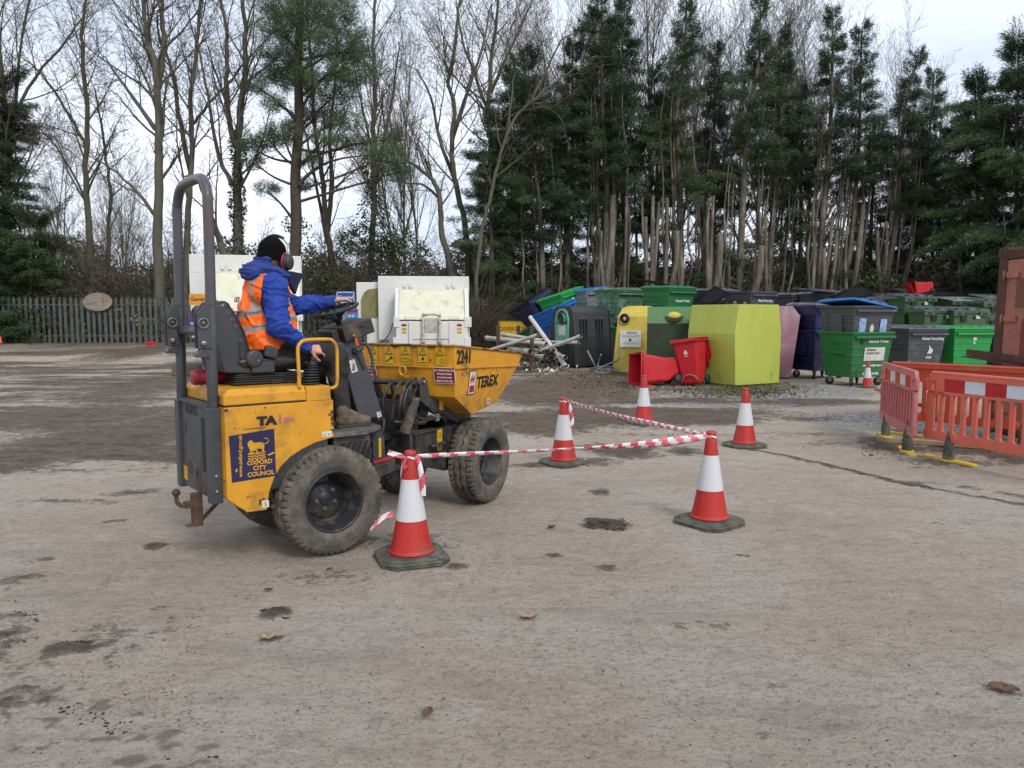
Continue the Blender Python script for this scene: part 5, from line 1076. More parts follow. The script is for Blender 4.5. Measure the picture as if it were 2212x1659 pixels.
def make_bin(label, body, lid=None, group='four-wheeled waste containers', name='waste_container', cat='waste bin', wt=1.24, wb=1.04, dt=1.04, db=.80, z0=.22, z1=1.26, ribs=True, lidopen=0, pocket=False, words=None, notice=None, castors=True, bar=True):
    t = thing(name, label, cat, group=group)
    b = MB()
    def ringz(z, g=0): hw, hd = frame_at(z, wt, wb, dt, db, z0, z1); return [(-hw - g, -hd - g, z), (hw + g, -hd - g, z), (hw + g, hd + g, z), (-hw - g, hd + g, z)]
    b.add(ringz(z0) + ringz(z1), [(0, 1, 5, 4), (1, 2, 6, 5), (2, 3, 7, 6), (3, 0, 4, 7), (3, 2, 1, 0)])
    b.add(ringz(z1 - .03) , [(0, 1, 2, 3)])
    def band(za, zb, g): b.add(ringz(za, g) + ringz(zb, g), [(0, 1, 5, 4), (1, 2, 6, 5), (2, 3, 7, 6), (3, 0, 4, 7), (3, 2, 1, 0), (4, 5, 6, 7)])
    if ribs:
        for z in (.34, .52, .70, .88, 1.04): band(z, z + .035, .011)
    band(z1 - .05, z1 + .01, .028)
    if bar: hw, hd = frame_at(z1 - .09, wt, wb, dt, db, z0, z1); b.b2((-hw + .05, -hd - .08, z1 - .14), (hw + .02, -hd + .01, z1 - .08))
    for s_ in (-1, 1):
        hw, hd = frame_at(.78, wt, wb, dt, db, z0, z1)
        b.b2((s_ * (hw - .01), -.24, .76), (s_ * (hw + .035), .24, .80)); b.b2((s_ * (hw - .01), -.12, .99), (s_ * (hw + .05), .18, 1.01))
        if pocket: b.b2((s_ * (hw - .01), -.17, .62), (s_ * (hw + .055), .2, 1.08)); b.b2((s_ * (hw - .01), -.3, .50), (s_ * (hw + .03), .3, .56))
    b.build('body', body, t, bevel=.012)
    if lid is not None:
        b = MB(); hw, hd = wt / 2 + .05, dt / 2 + .05
        q = [(-hw, -hd, 0), (hw, -hd, 0), (hw, hd, 0), (-hw, hd, 0), (-hw, -hd, .03), (hw, -hd, .03), (hw, hd, .05), (-hw, hd, .05), (-hw + .12, -hd + .14, .075), (hw - .12, -hd + .14, .075), (hw - .12, hd - .1, .10), (-hw + .12, hd - .1, .10)]
        b.add(q, [(3, 2, 1, 0), (0, 1, 5, 4), (1, 2, 6, 5), (2, 3, 7, 6), (3, 0, 4, 7), (4, 5, 9, 8), (5, 6, 10, 9), (6, 7, 11, 10), (7, 4, 8, 11), (8, 9, 10, 11)])
        for x in (-.3, 0, .3): b.b2((x - .09, -hd + .06, .03), (x + .09, hd - .2, .092))
        o = b.build('lid', lid, t, bevel=.01); o.location = (0, 0, z1 + .012)
        if lidopen: o.matrix_local = Matrix.Translation((0, hd, z1 + .012)) @ Matrix.Rotation(R_(-lidopen), 4, 'X') @ Matrix.Translation((0, -hd, 0))
    if castors:
        hw, hd = wb / 2 - .10, db / 2 - .08
        for sx_ in (-1, 1):
            for sy_ in (-1, 1):
                cx, cy = sx_ * hw, sy_ * hd; a = .7 * sx_ * sy_
                b = MB(Matrix.Translation((cx, cy, 0)) @ Matrix.Rotation(a, 4, 'Z')); b.b2((-.06, -.05, .2), (.06, .05, .225)); b.b2((-.05, -.04, .08), (.03, -.032, .2)); b.b2((-.05, .032, .08), (.03, .04, .2))
                w_ = b.build('castor', M['steel'], t); b = MB(Matrix.Translation((cx, cy, 0)) @ Matrix.Rotation(a, 4, 'Z')); b.lathe([(0, -.02), (.06, -.02), (.095, -.024), (.10, 0), (.095, .024), (.06, .02), (0, .02)], 20, c=(-.02, 0, .10), axis='y'); b.build('tyre', M['black'], w_)
    slope = math.degrees(math.atan(((dt - db) / 2) / (z1 - z0)))
    def face(x, z): hw, hd = frame_at(z, wt, wb, dt, db, z0, z1); return Matrix.Translation((x, -hd - .015, z)) @ Matrix.Rotation(R_(90 + slope), 4, 'X')
    for (s_, sz, x, z) in (words or []): text('lettering', s_, sz, M['wht_ink'], t, face(x, z), bold=.003)
    for (x0, x1, za, zb, mm) in (notice or []):
        b = MB(face((x0 + x1) / 2, (za + zb) / 2)); b.b2((-(x1 - x0) / 2, -(zb - za) / 2, -.002), ((x1 - x0) / 2, (zb - za) / 2, .003)); b.build('notice', mm, t)
    return t, face
def at_px(o, u, v, y, z, rz=45, lean=0, leanx=0):
    rz = rz - math.degrees(math.atan((u - CXP) / FPX))
    p = PY(u, v, y); o.location = (p.x, y, z); o.rotation_euler = (Matrix.Rotation(R_(lean), 3, 'Y') @ Matrix.Rotation(R_(leanx), 3, 'X') @ Matrix.Rotation(R_(rz), 3, 'Z')).to_euler(); return o
STK = mat('blue_leaflet', hx('4a84c4', .9), .4, c2=hx('b8c8dc', .9), vs=12)
t, fc = make_bin('green general waste container with lettering, grey container nested on top', BG, None, words=[('General Waste', .10, -.14, 1.02), ('www.odsgroup.co.uk', .085, -.22, .47), ('01865 335400', .085, -.20, .27)], notice=[(-.22, .40, .60, .91, M['white_st'])])
b_ = t; at_px(t, 1846, 800, 18.2, 0, 46)
text('lettering', 'GENERAL', .07, M['navy_st'], t, fc(-.17, .83) @ Matrix.Translation((0, 0, .006)), bold=.001); text('lettering', 'WASTE ONLY', .07, M['navy_st'], t, fc(-.17, .75) @ Matrix.Translation((0, 0, .006)), bold=.001)
b = MB(fc(-.33, 1.04)); b.b2((-.04, -.05, 0), (.04, .06, .004)); b.build('panel_mark', M['flat_blk'], t)
t, fc = make_bin('grey container with crooked blue lid and torn leaflets, nested in the green general waste one', BGR, BLB, pocket=True, notice=[(-.42, -.22, .62, .98, STK), (.22, .42, .62, .96, STK)], castors=False)
at_px(t, 1846, 800, 18.2, .60, 46, lean=0)
[k for k in kids(t) if k.name.startswith('lid')][0].rotation_euler = (R_(-3), R_(9), 0)
b = MB(fc(-.03, .74)); b.prism([(-.05, -.09), (.05, -.09), (.07, .03), (0, .12), (-.06, .04)], 0, .004, 'xy'); b.build('logo', M['white_st'], t)
t, fc = make_bin('navy container standing between pink bank and green container, at the bottom of its stack', BN, None, pocket=True); at_px(t, 1768, 800, 20.3, 0, 42)
t, fc = make_bin('navy container nested in another navy one, grey lid on it', BN, LGY, castors=False); at_px(t, 1768, 800, 20.3, .62, 42)
FL = None
t, fc = make_bin('grey mixed recycling container with flame logo, right of the green general waste one', BGR, LGY, pocket=False, words=[('Mixed Recycling', .11, -.18, 1.0), ('ODS', .09, .02, .50)]); at_px(t, 1969, 780, 20.9, 0, 44)
b = MB(fc(.12, .75))
for k in range(3): b.prism([(-.07 + .05 * k, -.12), (-.02 + .04 * k, .0), (-.05 + .045 * k, .13 - .05 * k), (.0 + .05 * k, .05 - .03 * k), (.015 + .045 * k, -.06), (-.04 + .05 * k, -.13)], 0, .004, 'xy')
b.build('flame_logo', M['wht_ink'], t)
t, fc = make_bin('plain bright green container between grey mixed recycling and rusty container', BG2, BG2, notice=[(-.02, .09, .97, 1.06, M['white_st']), (0, .06, .88, .94, M['white_st'])]); at_px(t, 2070, 780, 21.3, 0, 42)
t, fc = make_bin('navy container covered in torn stickers beside the rusty shipping container', BN, LGY, notice=[(-.45, -.3, 1.0, 1.12, M['white_st']), (-.52, -.05, .62, .92, STK), (-.5, -.1, .35, .50, M['white_st'])]); at_px(t, 2167, 780, 22.2, 0, 42)
t, fc = make_bin('grey container with domed lid just behind the mixed recycling one', BGR, LGY); at_px(t, 1945, 780, 23.2, 0, 46)
# back row, stacked two high
lay = [  # u, y, z, rz, label, body, lid, opts
    (1338, 25.2, 1.17, 46, 'old faded green container with peeling notice, left of the general waste one up high', BG3, BG3, dict(pocket=True, notice=[(-.40, .45, .40, .72, STK)])),
    (1443, 23.9, 1.19, 50, 'green general waste container raised high behind the green and yellow banks', BG, BG, dict(words=[('General Waste', .11, -.26, .86)])),
    (1534, 25.0, 1.14, 47, 'grey mixed recycling container partly hidden behind the raised green one', BGR, LGY, dict(words=[('Mixed Recycling', .10, -.3, 1.0)])),
    (1618, 24.0, 1.10, 53, 'lidless grey mixed recycling container behind the lime green bank', BGR, None, dict(words=[('Mixed Recycling', .11, -.26, .96)])),
    (1716, 25.4, 1.02, 44, 'dark grey container behind pink bank with moulded side panel', BGR, LGY, dict(pocket=True)),
    (1782, 24.4, 1.02, 40, 'dark grey container behind the navy stack, under the propped black lid', BGR, LGY, dict())]
for (u, y, z, rz, lab, bd, ld, kw) in lay:
    t, fc = make_bin(lab, bd, ld, castors=False, **kw); at_px(t, u, 700, y, z, rz)
    lo, _ = make_bin('lower container hidden under: ' + lab.split(',')[0].replace('container', 'one'), BG if bd in (BG, BG3) else BGR, None); lo['label'] = {1338: 'green container at ground level carrying the old faded green one', 1443: 'green container at ground level carrying the raised general waste one', 1534: 'grey container at ground level carrying the half hidden mixed recycling one', 1618: 'grey container at ground level carrying the lidless mixed recycling one', 1716: 'grey container at ground level behind the pink bank', 1782: 'grey container at ground level behind the navy stack'}[u]
    at_px(lo, u, 700, y, 0, rz)
def loose_lid(label, u, v, y, rot, m_, s_=1.0):
    b = MB(); b.prism([(-.64, -.5), (.64, -.5), (.64, .42), (.55, .5), (-.55, .5), (-.64, .42)], -.012, .012, 'xy'); b.tube([(-.5, -.36, .0), (.5, -.36, 0), (.5, .36, 0), (-.5, .36, 0)], .035, 8, closed=True); b.tube([(-.62, -.48, .01), (.62, -.48, .01), (.62, .45, .01), (-.62, .45, .01)], .03, 8, closed=True)
    o = b.build('loose_lid', m_, None); o.location = PY(u, v, y); o.rotation_euler = [R_(a) for a in rot]; o.scale = (s_,) * 3; return tag(o, label, 'lid')
loose_lid('flat black lid lying open above the two green containers', 1400, 608, 25.9, (8, 9, 10), BK, .9)
loose_lid('black lid propped up in front of the lidless grey container', 1540, 640, 23.3, (28, -30, 20), BK, .62)
loose_lid('black lid propped open between navy stack and blue lid', 1842, 637, 21.6, (24, -24, 10), BK, .72)
loose_lid('grey lid lying on the containers left of the propped black lid', 1770, 628, 23.6, (4, 3, 20), LGY, 1.0)
# toppled group on the left
tl = [(1160, 676, 27.2, -34, 'toppled navy container leaning left at the end of the row', BN, BK, dict()), (1174, 722, 26.8, -32, 'toppled green container with white pipe leaning on it', BG, None, dict()),
      (1204, 694, 25.7, -22, 'bright blue container leaning left behind the black bank', BB, None, dict()), (1220, 667, 26.6, -19, 'green container with oval sticker tipped on top of the blue one', BG2, BG2, dict(notice=[(-.1, .05, .9, 1.05, M['white_st']), (-.2, .4, .62, .7, M['white_st'])])),
      (1268, 660, 26.8, -8, 'light grey container with blue lid, between tipped green one and old faded green one', BLG, BLB, dict())]
for (u, v, y, ln, lab, bd, ld, kw) in tl:
    t, fc = make_bin(lab, bd, ld, castors=False, **kw); c = PY(u, v, y); ox_ = Matrix.Rotation(R_(ln), 3, 'Y') @ Vector((0, 0, .78)); t.location = c - ox_; t.rotation_euler = (Matrix.Rotation(R_(ln), 3, 'Y') @ Matrix.Rotation(R_(47), 3, 'Z')).to_euler()
# dark green bins in nested stacks on the right
def make_euro(body, lid):
    t = thing('waste_container', '', 'waste bin', group='dark green nested waste bins')
    b = MB(); wt, wb, dt, db, z0, z1 = 1.30, 1.06, .96, .72, .2, 1.2
    def rg_(z, g=0): hw, hd = frame_at(z, wt, wb, dt, db, z0, z1); return [(-hw - g, -hd - g, z), (hw + g, -hd - g, z), (hw + g, hd + g, z), (-hw - g, hd + g, z)]
    b.add(rg_(z0) + rg_(z1), [(0, 1, 5, 4), (1, 2, 6, 5), (2, 3, 7, 6), (3, 0, 4, 7), (3, 2, 1, 0)]); b.add(rg_(z1 - .02), [(0, 1, 2, 3)])
    b.add(rg_(z1 - .05, .05) + rg_(z1, .05), [(0, 1, 5, 4), (1, 2, 6, 5), (2, 3, 7, 6), (3, 0, 4, 7), (3, 2, 1, 0), (4, 5, 6, 7)])
    for x in (-.5, .5): b.b2((x - .19, -.56, z1 - .13), (x + .19, -.45, z1 - .0))
    b.m(1)
    for x in (-.5, .5): b.b2((x - .09, -.565, z1 - .10), (x + .09, -.559, z1 - .03))
    b.b2((-.36, -.50, .86), (-.16, -.46, 1.08)); b.lathe([(0, -.50), (.05, -.50), (.06, -.45)], 14, c=(.16, 0, 1.0), axis='y'); b.m(2); b.b2((.20, -.49, .95), (.36, -.47, 1.07))
    b.build('body', [body, M['flat_blk'], M['white_st']], t, bevel=.01)
    if lid:
        b = MB(); b.add([(-.69, -.55, .0), (.69, -.55, 0), (.69, .52, .16), (-.69, .52, .16), (-.69, -.55, .035), (.69, -.55, .035), (.66, .0, .15), (-.66, .0, .15), (.66, .52, .20), (-.66, .52, .20)], [(0, 1, 5, 4), (4, 5, 6, 7), (7, 6, 8, 9), (0, 4, 7, 9, 3), (1, 2, 8, 6, 5), (2, 3, 9, 8), (3, 2, 1, 0)])
        for x in (-.42, 0, .42): b.b2((x - .10, -.50, .03), (x + .10, -.28, .115))
        o = b.build('lid', lid, t, bevel=.008); o.location = (0, 0, z1 + .006)
    return t
LW = bmat('lid_pale', '8a9a90', '7c8c84', 'c8ccc6', .35)
eb, el, el2, en = make_euro(BMG, None), make_euro(BMG, LGY), make_euro(BMG, LW), make_euro(BN, BN)
used = {id(eb): 0, id(el): 0, id(el2): 0, id(en): 0}
def place(pr, loc, rz, lab):
    o = pr if used[id(pr)] == 0 else dup(pr)
    used[id(pr)] = 1; o.location = loc; o.rotation_euler = (0, 0, R_(rz)); o['label'] = lab
# u centre, top rim y px, depth, number shown, lid kind, where
stk = [(1968, 640, 29.5, 3, el, 12, 'with white number behind the blue lid'), (1908, 647, 30.5, 2, el, 12, 'just right of the blue lid'), (2014, 668, 28.2, 2, el, 8, 'above the bright green container'), (2078, 669, 28.0, 2, el, 6, 'in the middle above the bright green lid'),
       (2074, 647, 30.2, 2, el2, 6, 'with pale lid, one row back'), (2142, 650, 28.4, 3, el, 5, 'next to the rusty shipping container'), (2145, 641, 30.8, 1, el2, 5, 'with pale lid, far right, one row back'), (1966, 628, 33, 1, el, 8, 'below the red bin in the rear row'), (1912, 638, 33, 1, el, 8, 'left end of the rear row'),
       (2022, 634, 33, 1, el, 8, 'right of the red bin, rear row'), (2150, 632, 34, 1, el, 5, 'right end of the rear row')]
for (u, v, y, n_, kd, rz, wh) in stk:
    zt_ = PY(u, v, y).z; x = PY(u, v, y).x
    for k in range(n_ + 1):
        zz = zt_ - 1.2 - .5 * k - .08
        if zz < -.6: break
        lab = ('green bin topping stack ' if k == 0 else '%s dark green bin down in the stack ' % ('second', 'third', 'fourth')[k - 1]) + wh
        place(kd if k == 0 else eb, (x, y, max(zz, -.02) if k == n_ or zz < 0 else zz), rz, lab)
for u, v, y, lab in ((2075, 640, 32.5, 'navy bin with navy lid in the rear row among dark green bins'), (2120, 641, 32.8, 'second navy bin further right in the rear row of dark green bins')):
    q = PY(u, v, y); place(en, (q.x, y, q.z - 1.28), 5, lab)
# red wheeled bins
def make_wheelie(label, lid_rot=0):
    t = thing('wheeled_bin', label, 'wheeled bin', group='red wheeled bins')
    b = MB(); 
    def rg_(z, hw, yf, yb): return [(-hw, yf, z), (hw, yf, z), (hw, yb, z), (-hw, yb, z)]
    def strip(a, c): b.add(a + c, [(0, 1, 5, 4), (1, 2, 6, 5), (2, 3, 7, 6), (3, 0, 4, 7)])
    A0, A1, A2, A3, A4 = rg_(.02, .19, -.20, .10), rg_(.16, .195, -.22, .14), rg_(.30, .215, -.235, .26), rg_(.92, .265, -.30, .32), rg_(1.0, .275, -.31, .33)
    strip(A0, A1); strip(A1, A2); strip(A2, A3); strip(A3, A4); b.add(A0, [(3, 2, 1, 0)]); body = b.build('body', BR_, t, bevel=.06, seg=4); s2 = body.modifiers.new('s', 'SOLIDIFY'); s2.thickness = .008
    b = MB(); 
    for z in (.95, 1.0): b.tube([(x, y, z) for x, y, _ in rg_(0, .29, -.33, .345)], .02, 8, closed=True)
    b.b2((-.30, -.345, .94), (.30, -.315, 1.01)); b.b2((-.30, .33, .94), (.30, .40, 1.0)); b.tube([(-.22, .41, .98), (.22, .41, .98)], .018, 8); b.build('rim', BR_, body, bevel=.006)
    for s_ in (-1, 1):
        b = MB(); b.lathe([(0, -.03), (.05, -.03), (.09, -.034), (.10, 0), (.09, .034), (.05, .03), (0, .03)], 24, c=(.235 * s_, .20, .10), axis='x'); b.m(1); b.lathe([(0, -.037), (.04, -.036), (.045, -.032)], 12, c=(.235 * s_, .20, .10), axis='x'); b.build('wheel', [M['black'], M['chassis']], t)
    bb = MB(); bb.tube([(.165 * math.cos(a), -.225 - .02 * math.sin(a), .10 + .13 * math.sin(a)) for a in [i * .2618 for i in range(13)]], .022, 8); bb.build('base_band', mat('worn_red', hx('b8605c', .8), .6), t)
    MB().tube([(-.24, .20, .10), (.24, .20, .10)], .012, 8).build('axle', M['steel'], t)
    b = MB(); b.prism([(-.05, .70), (.0, .66), (.05, .70), (.0, .78)], -.302 + .018, -.298 + .018); b.b2((-.04, -.281, .63), (.04, -.277, .645)); b.build('logo', M['white_st'], t)
    L_ = MB(); L_.b2((-.30, -.36, 0), (.30, .36, .03)); L_.b2((-.22, -.26, .03), (.22, .26, .055)); L_.b2((-.1, -.42, 0), (.1, -.35, .035)); lo = L_.build('lid', BR_, t, bevel=.012, seg=3)
    lo.matrix_local = Matrix.Translation((0, .40, .99)) @ Matrix.Rotation(R_(-lid_rot), 4, 'X') @ Matrix.Translation((0, -.37, .02))
    return t
w1 = make_wheelie('red wheeled bin lying on its side with open mouth facing left', 264)
w2 = make_wheelie('red wheeled bin standing tilted against the lime green bank, underside showing', 255)
w3 = make_wheelie('red wheeled bin lying on top of the dark green stacks', 20)
# ------------------------------------------------------------------ recycling banks
ML = mat('lime_paint', hx('bcc75c', .84), .65, c2=hx('aeb848', .84), dirt=hx('8a9040', .8), dirt_amt=.24, ds=3.5, stretch=(1, 1, .35), vs=1.5, bump=.03, bs=120)
b = MB(); prf = [(-.72, .03), (-.765, 1.22), (-.66, 1.90), (.66, 1.90), (.765, 1.22), (.74, .03)]
b.prism(prf, 0, 1.55, 'xz'); MP1 = mat('faded_pink_bank', hx('bc8a9a', .8), .6, c2=hx('a87888', .8), dirt=hx('d8c4cc', .8), dirt_amt=.35, ds=1.5)
lt = thing('recycling_bank', 'lime green angular recycling bank with algae streaks behind the cones', 'recycling bank', group='recycling banks')
b.build('body', ML, lt, bevel=.012)
b = MB(); b.tube([(-.5, .3, 1.90), (-.52, .3, 1.96), (-.46, .3, 1.97), (-.44, .3, 1.90)], .008, 6); b.tube([(.5, .9, 1.90), (.52, .9, 1.96), (.46, .9, 1.97), (.44, .9, 1.90)], .008, 6); b.build('lifting_hook', ML, lt)
p = G(1588, 836); rzL = 30; d = Matrix.Rotation(R_(rzL), 3, 'Z') @ Vector((.72, 0, 0)); lt.location = (p.x + d.x, p.y + d.y, 0); lt.rotation_euler = (0, 0, R_(rzL))
pt = thing('recycling_bank', 'faded pink recycling bank with pale top, right behind the lime green one', 'recycling bank', group='recycling banks')
b = MB(); b.prism([(-.62, .03), (-.80, 1.62), (-.60, 1.88), (.60, 1.88), (.80, 1.62), (.62, .03)], 0, 1.3, 'xz'); b.build('body', MP1, pt, bevel=.012)
b = MB(); b.prism([(-.808, 1.62), (-.605, 1.887), (.605, 1.887), (.808, 1.62), (.79, 1.61), (.6, 1.875), (-.6, 1.875), (-.79, 1.61)], -.004, 1.304, 'xz'); b.build('top_panel', mat('pale_pink', hx('d4bcc8', .85), .6, c2=hx('c8a8b8', .85)), pt)
p = PY(1654, 812, 20.1); pt.location = (p.x, 20.1, 0); pt.rotation_euler = (0, 0, R_(-20))
# green and dark bank
MDG = mat('peeling_green', hx('3a5a2c', .75), .75, c2=hx('2f4a28', .7), dirt=hx('2f3028', .75), dirt_amt=.75, ds=1.3, dn=.5, bump=.1)
gt = thing('recycling_bank', 'dark green recycling bank with peeling paint and yellow port, left of the lime one', 'recycling bank', group='recycling banks')
b = MB(); b.prism([(.0, .03), (.0, 1.45), (.30, 1.86), (1.5, 1.86), (1.7, 1.5), (1.7, .03)], -.68, .68, 'yz'); b.build('body', MDG, gt, bevel=.015)
b = MB(); b.prism([(-.004, 1.445), (.298, 1.866), (.31, 1.86), (.006, 1.435)], -.682, .682, 'yz'); b.build('sloping_top', mat('green_top', hx('4c7a3c', .8), .6, c2=hx('557a50', .8), dirt=hx('6b5a48', .7), dirt_amt=.3), gt)
b = MB(Matrix.Translation((.1, .15, 1.655)) @ Matrix.Rotation(R_(-54 + 90), 4, 'X')); b.lathe([(.0, -.01), (.26, -.012), (.28, .0)], 24); b.m(1); b.sphere((0, 0, -.02) , (.20, .12, .09), 16, 8); b.build('port', [M['flat_blk'], mat('port_yellow', hx('cfc04a', .85), .5)], gt)
p = G(1450, 823); gt.location = (p.x, p.y + .2, 0); gt.rotation_euler = (0, 0, R_(-11)); gt.scale = (.86, 1, 1)
# yellow bank
MY = mat('yellow_bank', hx('d4bc4c', .85), .55, c2=hx('c2aa3e', .85), dirt=hx('8f8a50', .7), dirt_amt=.3, ds=2.2)
yt = thing('recycling_bank', 'yellow recycling bank with round port and paper notice', 'recycling bank', group='recycling banks')
b = MB(); 
def yr(z, x0, x1, y0, y1): return [(x0, y0, z), (x1, y0, z), (x1, y1, z), (x0, y1, z)]
Rr = [yr(.02, -.62, .62, .0, 1.6), yr(1.15, -.54, .56, .10, 1.55), yr(1.62, -.50, .52, .16, 1.5), yr(1.86, -.40, .42, .34, 1.4), yr(1.92, -.28, .3, .5, 1.3)]
for a_, c_2 in zip(Rr, Rr[1:]): b.add(a_ + c_2, [(0, 1, 5, 4), (1, 2, 6, 5), (2, 3, 7, 6), (3, 0, 4, 7)])
b.add(Rr[-1], [(0, 1, 2, 3)]); b.build('body', MY, yt, bevel=.05, seg=3)
b = MB(Matrix.Translation((-.26, .12, 1.55)) @ Matrix.Rotation(R_(5), 4, 'X')); b.lathe([(.13, -.03), (.145, -.06), (.16, -.05), (.16, .03)], 24, axis='y'); b.m(1); b.lathe([(0, -.03), (.135, -.032), (.14, -.02)], 24, axis='y'); b.m(2); b.sphere((.0, -.04, .0), (.05, .02, .06), 10, 6); b.build('port', [M['steel'], M['flat_blk'], MY], yt)
b = MB(Matrix.Translation((-.05, .035, .98)) @ Matrix.Rotation(R_(-5), 4, 'X')); b.b2((-.33, -.02, -.24), (.33, -.01, .24)); nb = b.build('notice', M['white_st'], yt)
Mn = Matrix.Translation((-.05, .035, .98)) @ Matrix.Rotation(R_(-5), 4, 'X')
text('lettering', 'NOTICE', .085, M['flat_blk'], nb, Mn @ XZ(-.12, -.022, .14), bold=.002)
b = MB(Mn)
for z, w_ in ((.10, .28), (.06, .27), (.02, .12), (-.10, .2), (-.15, .26)): b.b2((-w_, -.0225, z), (w_, -.0205, z + .009))
b.b2((-.04, -.0225, -.07), (.03, -.0205, .0)); b.build('print_line', M['flat_blk'], nb)
b = MB(); b.tube([(-.02 + .22 * math.cos(a), .005 + .04, .42 + .25 * math.sin(a)) for a in [i * .31 for i in range(20)]], .012, 6, closed=True); b.build('embossed_ring', MY, yt)
p = G(1364, 806); yt.location = (p.x, p.y, 0); yt.rotation_euler = (0, 0, R_(-22)); yt.scale = (.93, 1, 1)
# black bottle bank with teal port
MK = mat('black_bank', hx('3a3c40', .75), .5, c2=hx('323438', .75), dirt=hx('5c5c54', .7), dirt_amt=.2, ds=2)
MT = mat('teal_panel', hx('72b09a', .88), .5, c2=hx('66a48e', .88), dirt=hx('6a7a70', .7), dirt_amt=.2)
kt = thing('recycling_bank', 'black ribbed bottle bank with teal port at its end', 'recycling bank', group='recycling banks')
pf = [(-.62, .05), (-.60, 1.0), (-.50, 1.62)] + [(-.50 + .26 - .26 * math.cos(a), 1.62 + .33 * math.sin(a)) for a in (.4, .8, 1.2, 1.57)] + [(.24 + .26 * math.sin(a) * 1.0, 1.95 - .33 * (1 - math.cos(a))) for a in (0, .4, .8, 1.2)] + [(.50, 1.62), (.60, 1.0), (.62, .05)]
b = MB(); b.prism(pf, 0, 2.1, 'xz'); body = b.build('body', MK, kt, bevel=.03, seg=3)
b = MB()
for grp_ in ((.35, .5, .65), (1.25, 1.4, 1.55)):
    for y in grp_: b.b2((.56, y - .04, .12), (.635, y + .03, 1.55))
for x in (-.45, -.37, -.29, -.21, .12, .20, .28, .36): b.b2((x - .02, -.035, .1), (x + .02, .01, .75))
b.m(1)
for y in (.35, .5, .65, 1.25, 1.4, 1.55): b.b2((.50, y - .04, 1.5), (.60, y + .03, 1.57))
b.build('ribs', [MK, M['steel']], kt, bevel=.008)
b = MB(); tp = [(-.30, .78), (-.33, 1.5), (-.24, 1.76), (-.08, 1.86), (.08, 1.86), (.24, 1.76), (.33, 1.5), (.30, .78)]; b.prism(tp, -.06, -.005); b.m(1); b.prism([(x * .80, .84 + (z - .82) * .92) for x, z in tp], -.064, -.060); b.m(0); b.lathe([(.13, -.10), (.13, -.05), (.20, -.05), (.19, -.12)], 24, c=(0, 0, 1.52), axis='y'); b.b2((-.25, -.07, .82), (.25, -.062, 1.36)); b.m(1); b.lathe([(0, -.075), (.13, -.075)], 24, c=(0, 0, 1.52), axis='y'); b.m(2); b.b2((-.14, -.076, 1.02), (.18, -.071, 1.34)); b.build('port_panel', [MT, mat('teal_dark', hx('1f3a34', .7), .6), M['white_st']], kt)
MB().b2((-.1, -.012, .70), (.15, -.002, .75)).build('label', M['yel_st'], kt)
p = G(1243, 796); d = Matrix.Rotation(R_(-57), 3, 'Z') @ Vector((.68, 0, 0)); kt.location = (p.x - d.x, p.y - d.y, 0); kt.rotation_euler = (0, 0, R_(-57)); kt.scale = (1.1, .70, 1)
kt2 = dup(kt, (kt.location.x + 1.3, kt.location.y + .75, 0), (0, 0, R_(-66)), 'second black bank hidden behind the yellow one, only its top showing')
# place the red bins
q = G(1462, 832); Zv = Vector((-.95, -.30, .06)).normalized(); Yv = Vector((.05, -.12, -1)); Yv = (Yv - Zv * Yv.dot(Zv)).normalized(); Xv = Yv.cross(Zv); w1.location = (q.x + .02, q.y + .1, .345); w1.rotation_euler = Matrix((Xv, Yv, Zv)).transposed().to_euler(); w1.scale = (1.1,) * 3
q = G(1500, 833); w2.location = (q.x, q.y, .02); w2.rotation_euler = (Matrix.Rotation(R_(-7), 3, 'Y') @ Matrix.Rotation(R_(-5), 3, 'X') @ Matrix.Rotation(R_(-34), 3, 'Z')).to_euler(); w2.scale = (1.08,) * 3
q = PY(1998, 625, 31.2); w3.scale = (.8,) * 3; w3.location = (q.x + .3, q.y, q.z + .12); w3.rotation_euler = (Matrix.Rotation(R_(-96), 3, 'Y') @ Matrix.Rotation(R_(90), 3, 'Z')).to_euler()
# ------------------------------------------------------------------ pipe rack and pipes
PW = mat('white_pipe', hx('cfcdc6', .85), .5, c2=hx('bcbaae', .85), dirt=hx('75745a', .7), dirt_amt=.35, ds=3)
PBr = mat('brown_pipe', hx('6b4a38', .8), .7)
pk = MB(); pk.box((0, 0, .03), (.09, 1.3, .045), (0, 2, 62)); pk = pk.build('timber_plank', mat('timber', hx('a89068', .75), .8), None); q = G(2018, 964); pk.location = (q.x, q.y, .01); tag(pk, 'loose pale timber plank on the ground behind the bright orange barrier', 'plank')
rt = thing('pipe_rack', 'rusty steel pipe rack holding white pipes behind the skip', 'rack', (0, 0, 0))
def PX(u, v, y): return PY(u, v, y)
for (u, v0, v1, y) in ((1076, 702, 790, 24.2), (1120, 703, 778, 26.0), (1149, 704, 800, 23.0), (1191, 702, 740, 25.0)):
    a, b_ = PX(u, v0, y), PX(u, v1, y); MB().b2((a.x - .06, y - .05, 0), (a.x + .06, y + .05, a.z)).build('post', M['rusty'], rt, bevel=.006)
for (a, b_) in (((1076, 740, 24.2), (1149, 745, 23.0)), ((1076, 772, 24.2), (1149, 778, 23.0)), ((1120, 745, 26), (1191, 745, 25))): MB().beam(PX(*a), PX(*b_), .05, .07).build('rail', M['rusty'], rt)
